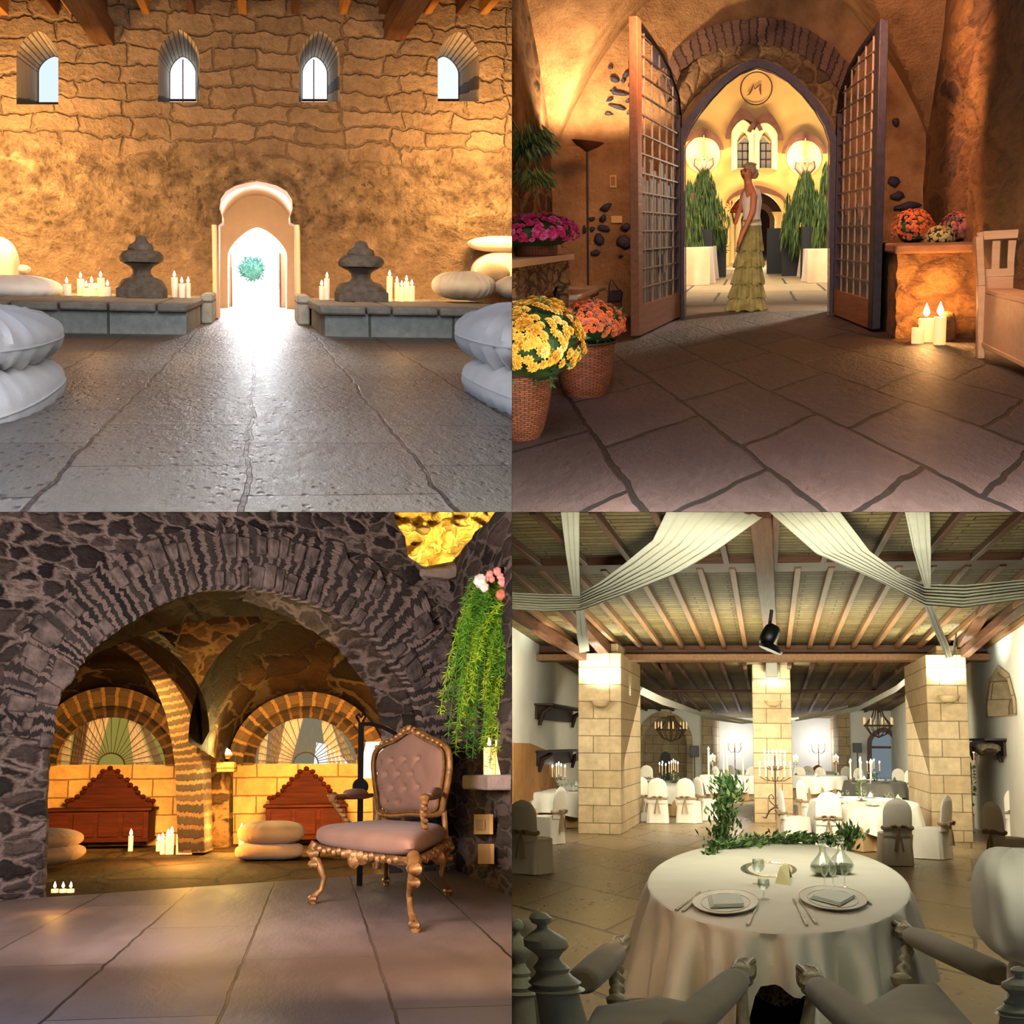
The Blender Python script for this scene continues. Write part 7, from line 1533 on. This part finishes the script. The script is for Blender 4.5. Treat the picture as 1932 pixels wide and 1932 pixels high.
def place(px, py, hw, lab, napk, rot):
    c = onT(px, py); R_ = hw*c.y/FK; dv = 30/hw*FK/1.0/ (FK*.0+1) if False else 3.4
    t = T(D, 'dinner_plate', lab, 'plate', c); m = MB(); m.lathe([(R_*.6,0),(R_*.66,.004),(R_*.99,.018),(R_,.020),(R_*.97,.019),(R_*.72,.010),(.001,.008)], c, 56, dv=dv); ds_ = t.part('dish', m, M_porc)
    m = MB(); m.tube([(c.x+R_*.985*cos(q), c.y+R_*.985*dv*sin(q), c.z+.020) for q in [2*PI*i/56 for i in range(56)]], .0022, 5, closed=True); m.tube([(c.x+R_*.74*cos(q), c.y+R_*.74*dv*sin(q), c.z+.0125) for q in [2*PI*i/56 for i in range(56)]], .0014, 5, closed=True); t.part('gold_rim', m, M_goldr, under=ds_)
    t2 = T(D, 'folded_napkin', napk, 'napkin', c+V3((0,0,.012)))
    for k in range(3):
        s = R_*(.70-.03*k); pts = []
        for i in range(4): q = rot+PI/2*i; pts.append((c.x+s*cos(q)+.004*k, c.y+dv*s*.92*sin(q)+.01*k))
        m = MB(); m.plate([pts], c.z+.014+.005*k, c.z+.018+.005*k, plane='uv'); t2.part('fold', m, M_nap, bevel=.002)
place(1369, 1706, 62, 'left porcelain plate with a pale rim on the near table', 'pale folded napkin on the left plate of the near table', PI/4+.2); place(1571, 1699, 62, 'right porcelain plate on the near table', 'pale folded napkin on the right plate of the near table', .15)
def cutlery(p, q, lab, kind):
    a = onT(*p, .008); b = onT(*q, .008); t = T(D, kind, lab, kind.replace('dinner_','').replace('tea',''), a); m = MB()
    m.tube([a, a.lerp(b,.15), a.lerp(b,.5), a.lerp(b,.72)], [.008,.007,.003,.003], 6, flat=.6); t.part('handle', m, M_silv)
    m = MB(); d = (b-a); s = d.cross(V3((0,0,1))).normalized()
    if kind == 'dinner_fork':
        for k in (-1.5,-.5,.5,1.5): m.tube([a.lerp(b,.72), a.lerp(b,.80)+s*.0035*k, b+s*.004*k], .0014, 4)
        t.part('tines', m, M_silv)
    elif kind == 'dinner_knife': m.bar(a.lerp(b,.7), b, .010, .002); t.part('blade', m, M_silv)
    else: m.blob(a.lerp(b,.88), (.012,.06,.004), nu=12, nv=6); t.part('spoon_bowl', m, M_silv)
cutlery((1275,1720),(1322,1685),'outer fork left of the left plate on the near table','dinner_fork'); cutlery((1288,1722),(1340,1682),'inner fork left of the left plate on the near table','dinner_fork')
cutlery((1410,1748),(1428,1715),'knife right of the left plate on the near table','dinner_knife'); cutlery((1522,1748),(1497,1698),'outer fork left of the right plate on the near table','dinner_fork'); cutlery((1540,1745),(1508,1700),'inner fork left of the right plate on the near table','dinner_fork'); cutlery((1643,1708),(1622,1690),'small spoon right of the right plate on the near table','teaspoon')
def gl(px, py, h, r, lab, lying=False):
    c = onT(px, py); t = T(D, 'wine_glass', lab, 'glass', c); m = MB(); m.lathe([(r*.9,0),(r*.9,.003),(.005,.008),(.004,h*.45),(r*.7,h*.55),(r,h*.72),(r*.85,h),(r*.82,h),(r*.95,h*.72),(r*.6,h*.58),(.003,h*.5)], c, 24, dv=1.6, cap=False); t.part('goblet', m, M_glassD)
gl(1441,1697,.11,.036,'short wine glass between the two plates of the near table'); gl(1431,1668,.15,.04,'taller glass behind the left plate of the near table')
gl(1556,1672,.12,.022,'left small glass behind the right plate'); gl(1572,1672,.12,.022,'middle small glass behind the right plate'); gl(1594,1674,.13,.022,'right small glass behind the right plate')
def decanter(px, py, h, r, lab):
    c = onT(px, py); t = T(D, 'decanter', lab, 'decanter', c); m = MB(); m.lathe([(r*.6,0),(r*.95,.03*h/.25),(r,.06*h/.25),(r*.85,.35*h),(r*.42,.52*h),(r*.24,.62*h),(r*.24,.80*h),(r*.36,.84*h)], c, 28, dv=1.6); t.part('bottle', m, M_glassD)
    m = MB(); m.lathe([(r*.15,.80*h),(r*.2,.86*h),(r*.36,.92*h),(r*.25,h),(.001,1.01*h)], c, 14); t.part('stopper', m, M_glassD)
    m = MB(); m.lathe([(r*.5,.01),(r*.85,.03),(r*.88,.25*h),(.001,.25*h)], c, 20, dv=1.5); t.part('water', m, m_plain('water_'+lab[:5], '9aa88c', 'b0bca0', .1))
decanter(1553, 1652, .245, .085, 'left glass decanter at the back of the near table'); decanter(1587, 1648, .245, .085, 'right glass decanter at the back of the near table')
c = onT(1475, 1660); t = T(D, 'name_card', 'folded blank cream card standing on the near table', 'card', c); m = MB(); k = .045
m.add([c+V3(p) for p in ((-k,-.25,0),(k*1.1,-.35,0),(k*1.5,.2,0),(-k*.6,.3,0),(-.01,-.1,.09),(.045,.1,.09))], [(0,1,5,4),(3,2,5,4)]); m.add([c+V3(p)+V3((0,0,-.001)) for p in ((-k,-.25,0.001),(-k*.6,.3,.001),(-.01,-.1,.09))], [(0,1,2)]); t.part('card_stock', m, m_plain('cream_card', 'd2c68a', 'dcd29a', .8), smooth=0)
c = onT(1450, 1640); m = MB(); m.lathe([(.14,.001),(.19,.004),(.185,.005),(.14,.003)], c, 44, dv=3.2, cap=False); m.build('glass_platter', M_glassD, D, c, label='large clear glass platter in the middle of the near table', cat='platter')
# candelabrum with garland
c = onT(1372, 1592); t = T(D, 'candelabrum', 'silver candelabrum wrapped in greenery with four tall candles on the near table', 'candelabrum', c); v_ = c.y
zz = lambda y: D.P(1372, y, v_).z
m = MB(); m.lathe([(.06,0),(.05,.01),(.012,.03),(.010,.15),(.018,.2),(.010,.25),(.012, zz(1490)-c.z)], c, 14); t.part('stem', m, M_silv)
for (px, yt, yb) in ((1338,1416,1470),(1366,1412,1478),(1373,1420,1470),(1402,1418,1470)):
    e = D.P(px, yb, v_); e.y += .06*((px*7) % 5-2); m = MB(); m.tube([(c.x,c.y,zz(1520)), ((c.x+e.x)/2,(c.y+e.y)/2,zz(1512)), (e.x,e.y,zz(1490)), e], .006, 6); t.part('branch', m, M_silv)
    h = D.P(px, yt, v_).z-e.z; m = MB(); m.lathe([(.022,-.005),(.012,0),(.010,.01),(.008,h),(.001,h)], e, 10); cd_ = t.part('candle', m, M_waxD); t.part('flame', flame_mb(e+V3((0,0,h+.003)), .03, .007), M_flame_w, under=cd_)
def sprig(pts, v0, n, L, lab, name='garland', rr=rd_, spread=.05):
    P_ = [D.P(x, y, v) for x, y, v in pts]; t = T(D, name, lab, 'greenery', P_[0])
    for mt, k in ((M_garl,.65),(M_garl2,.35)):
        m = MB()
        for i in range(int(n*k)):
            f = rr.random()*(len(P_)-1); j = int(f); p = P_[j].lerp(P_[j+1], f-j)+V3((rr.gauss(0,1)*spread, rr.gauss(0,1)*spread*1.5, abs(rr.gauss(0,1))*spread*.6)); d = (P_[j+1]-P_[j]).normalized()+V3((rr.uniform(-1,1),rr.uniform(-1,1),rr.uniform(-.5,1)))
            leaf(m, p, d, L*rr.uniform(.7,1.3), rr, .42)
        t.part('leaves', m, mt, smooth=0)
    m = MB(); m.tube(P_, .004, 5); t.part('stem', m, M_garl); return t
v_ = onT(1372,1592).y-.05
sprig([(1358,1592,v_),(1368,1560,v_),(1362,1530,v_),(1378,1500,v_),(1368,1478,v_)], 0, 620, .062, 'leafy column of greenery climbing the near candelabrum', spread=.052)
a, b, c_, d_ = onT(1350,1602), onT(1420,1600), onT(1500,1592), onT(1578,1592)
sprig([(1345,1600,a.y),(1400,1597,b.y),(1450,1590,c_.y),(1510,1588,c_.y),(1575,1590,d_.y)], 0, 760, .062, 'long leafy garland lying across the back of the near table', spread=.05)
sprig([(1590,1608,v_),(1600,1585,v_),(1602,1575,v_)], 0, 300, .06, 'leafy bunch standing behind the decanters', spread=.055)
sprig([(1360,1597,a.y-.3),(1342,1605,a.y-.4),(1338,1618,a.y-.6)], 0, 120, .06, 'short leafy spray drooping at the left end of the garland', spread=.02)
# ---- foreground armchairs
def armchair_arm(t, pts, h, r, side_post, endr=.05, post_y=None):
    P_ = [D.F(x, y, h*KD) for x, y in pts]; n = len(P_)
    m = MB(); sm = [P_[0].lerp(P_[-1], k) for k in (-.02,0,.04,.12,.3,.5,.7,.88,.96,1)]; m.tube(sm, [r*.7,r*.9,r*1.0,r*1.03,r*1.05,r*1.06,r*1.04,r*.98,r*.85,r*.6], 20, flat=.8); t.part('arm_pad', m, M_greige)
    for k in (.14, .88): c_ = P_[0].lerp(P_[-1], k); 
    m = MB(); e = P_[-1]; d = (P_[-1]-P_[0]).normalized()
    m.blob(e+d*.10, (endr,endr*2.6,endr*1.05), nu=28, nv=16, wr=lambda p, th, ph: p*(1+.10*abs(sin(5*th))+.06*sin(9*ph)))
    m.blob(e+d*.24+V3((0,0,-.005)), (endr*.75,endr*1.8,endr*.85), nu=24, nv=12, wr=lambda p, th, ph: p*(1+.14*abs(sin(4*th))))
    for k in (-1, 1): m.tube([e+d*.02+V3((k*endr*.5,0,endr*.7)), e+d*.15+V3((k*endr*.6,0,endr*.9)), e+d*.3+V3((k*endr*.35,0,endr*.6)), e+d*.36+V3((k*endr*.2,0,0))], [.006,.012,.012,.006], 6)
    t.part('scroll_end', m, M_carv)
    if side_post:
        f_ = D.F(side_post[0], side_post[1], .353); top = e+V3((0,.05,-.04)); m = MB(); seg_ = 26; pts_ = []; rad = []
        for i in range(seg_+1): k = i/seg_; pts_.append(top.lerp(f_, k)+V3((.010*cos(k*28), .01*sin(k*28), 0))); rad.append(.026+.007*sin(k*28))
        m.tube(pts_, rad, 10); m.lathe([(.035,-.02),(.045,0),(.05,.02),(.03,.035)], f_, 14); t.part('twisted_post', m, M_carv)
tL = T(D, 'upholstered_armchair', 'carved armchair at the lower left of the near table', 'chair', D.F(1190, 1932, .353))
armchair_arm(tL, [(1098,1852),(1160,1795)], .66, .066, (1165,1893), .040); armchair_arm(tL, [(1270,1960),(1392,1845)], .66, .066, None, .046)
def seatD(t, pts, h, th=.09):
    P_ = [D.F(x, y, h*KD) for x, y in pts]; m = MB(); c_ = sum(P_, V3())/len(P_); sm = []
    n = len(P_)
    for i in range(n):
        for j in range(6): sm.append(P_[i].lerp(P_[(i+1)%n], j/6))
    rr0 = [[tuple(c_+(p-c_)*k+V3((0,0,dz))) for p in sm] for k, dz in ((1,-th),(1.03,-th*.5),(1,-.01),(.93,.012),(.6,.03),(.2,.035))]
    m.loft(rr0, closed=True, cap=True); t.part('seat', m, M_greige, smooth=70)
seatD(tL, [(1075,1990),(1120,1902),(1245,1882),(1335,1900),(1320,1990)], .46)
tR = T(D, 'upholstered_armchair', 'carved armchair at the lower right of the near table', 'chair', D.F(1740, 1932, .353))
armchair_arm(tR, [(1665,1970),(1542,1862)], .66, .066, None, .046); armchair_arm(tR, [(1885,1838),(1716,1763)], .66, .062, (1700,1852), .040)
seatD(tR, [(1640,1990),(1618,1905),(1700,1858),(1770,1858),(1860,1960),(1850,1990)], .46)
m = MB(); e = D.F(1400, 1860, .47); f_ = D.F(1402, 1945, .31); m.tube([e, f_], [.02,.03], 10); tL.part('front_post', m, M_carv); m = MB(); e = D.F(1532, 1870, .47); f_ = D.F(1520, 1950, .31); m.tube([e, f_], [.02,.03], 10); tR.part('front_post', m, M_carv)
# turned back posts of the nearest chairs
def backpost(px, yt, px2, r, v, lab, mat):
    a = D.P(px, yt, v); b = D.P(px2, 1990, v); H_ = a.z-b.z; t = T(D, 'turned_chair_post', lab, 'chair post', b)
    prof = [(0,.001),(.02,.35),(.05,.5),(.085,.42),(.10,.22),(.125,.24),(.15,.5),(.20,.95),(.25,.98),(.30,.6),(.33,.45),(.36,.55),(.40,.8),(.43,.7),(.46,.85),(.50,1.15),(.53,1.0),(.55,1.25),(.57,.95),(.60,.95)]
    m = MB(); rings = []
    for k, q in prof+[(1.0,1.15)]:
        c_ = a.lerp(b, k); rings.append([tuple(c_+V3((r*q*cos(w_), r*q*sin(w_), 0))) for w_ in [2*PI*i/24 for i in range(24)]])
    m.loft(rings, closed=True, cap=True); t.part('finial_and_post', m, mat, smooth=50)
    return t
backpost(1016, 1718, 1078, .070, 4.3, 'pale green turned finial post of a chair at the lower left', M_carvg); backpost(974, 1732, 985, .052, 4.8, 'second turned finial half hidden at the left edge', M_carvg)
m = MB(); a = D.P(975,1800,5.0); m.blob((a.x-.02,5.05,D.P(975,1900,5.0).z), (.13,.10,.30), e=.5, ez=.6, nu=24, nv=14, M=Matrix.Rotation(-.12,4,'Y')); m.build('chair_back_pad', M_greige, D, (a.x,5.0,a.z), label='brown upholstered chair back at the lower left edge', cat='chair back')
backpost(1922, 1822, 1912, .045, 4.2, 'turned back post of the armchair at the lower right edge', M_carvg)
def bl(p, th, ph): return p*(1+.035*sin(th*3+5*ph)+.03*noise.noise(p*9)+.02*sin(th*9+3*ph))
c = D.P(1930, 1722, 5.4); t = T(D, 'covered_chair', 'close white covered chair cut by the right edge above the armchair', 'chair', (c.x, 5.4, -1.45)); m = MB(); m.blob((c.x+.03, 5.7, c.z), (.15,.30,.20), nu=60, nv=24, ez=.7, wr=bl); t.part('back_cover', m, M_cover); m = MB(); m.lathe([(.20,-1.45),(.17,-.85),(.10,c.z-.1)], (c.x+.16, 5.75, 0), 30); t.part('skirt', m, M_cover)
# ---------------------------------------------------------------- added thin dividers, no real walls, keeping the four halls and their light apart
def divider(name, verts, mat):
    me = bpy.data.meshes.new(name); me.from_pydata(verts, [], [(0,1,2,3),(4,7,6,5),(0,4,5,1),(1,5,6,2),(2,6,7,3),(3,7,4,0)]); me.materials.append(mat)
    o = bpy.data.objects.new(name, me); COL.objects.link(o); o['kind'] = 'structure'
M_div = m_plain('divider_plaster', '6b5a48', '7c6a55', .9, 3)
T_ = .0004
def slab(name, axis, y0, y1, s0, s1):
    # a thin leaf lying between two halls, s = extent along the other axis at unit depth
    vs_ = []
    for side in (-T_, T_):
        for y, s in ((y0, s0), (y1, s0), (y1, s1), (y0, s1)):
            vs_.append((side, y, s*y) if axis == 'x' else (s*y, y, side))
    divider(name, vs_, M_div)
slab('wall_divider_upper', 'x', 2.9, 90, 0.001, .42)
slab('wall_divider_lower', 'x', 2.9, 90, -.42, -0.001)
slab('floor_divider_left', 'z', 2.9, 90, -.42, -0.001)
slab('floor_divider_right', 'z', 2.9, 90, 0.001, .42)
# trim everything flush at the dividers
bpy.context.view_layer.update()
for room in (A, B, C, D):
    for o in room.objs:
        mw = o.matrix_world; vw = [mw @ v.co for v in o.data.vertices]
        if not vw: continue
        for ax, sg in ((0, room.qx), (2, room.qz)):
            lo = min(p[ax]*sg for p in vw)
            if lo >= T_*1.5: continue
            if o.data.users > 1: o.data = o.data.copy()
            co = V3((0,0,0)); co[ax] = sg*T_*1.6; no = V3((0,0,0)); no[ax] = -sg
            mi_ = mw.inverted(); lc = mi_ @ co; ln = (mw.to_3x3().transposed() @ no).normalized()
            bm = bmesh.new(); bm.from_mesh(o.data)
            bmesh.ops.bisect_plane(bm, geom=bm.verts[:]+bm.edges[:]+bm.faces[:], plane_co=lc, plane_no=ln, clear_outer=True)
            bm.to_mesh(o.data); bm.free(); vw = [mw @ v.co for v in o.data.vertices]
            if not vw: break
gone = [o for r in (A,B,C,D) for o in r.objs if not o.data.vertices]
for o in gone: bpy.data.objects.remove(o)
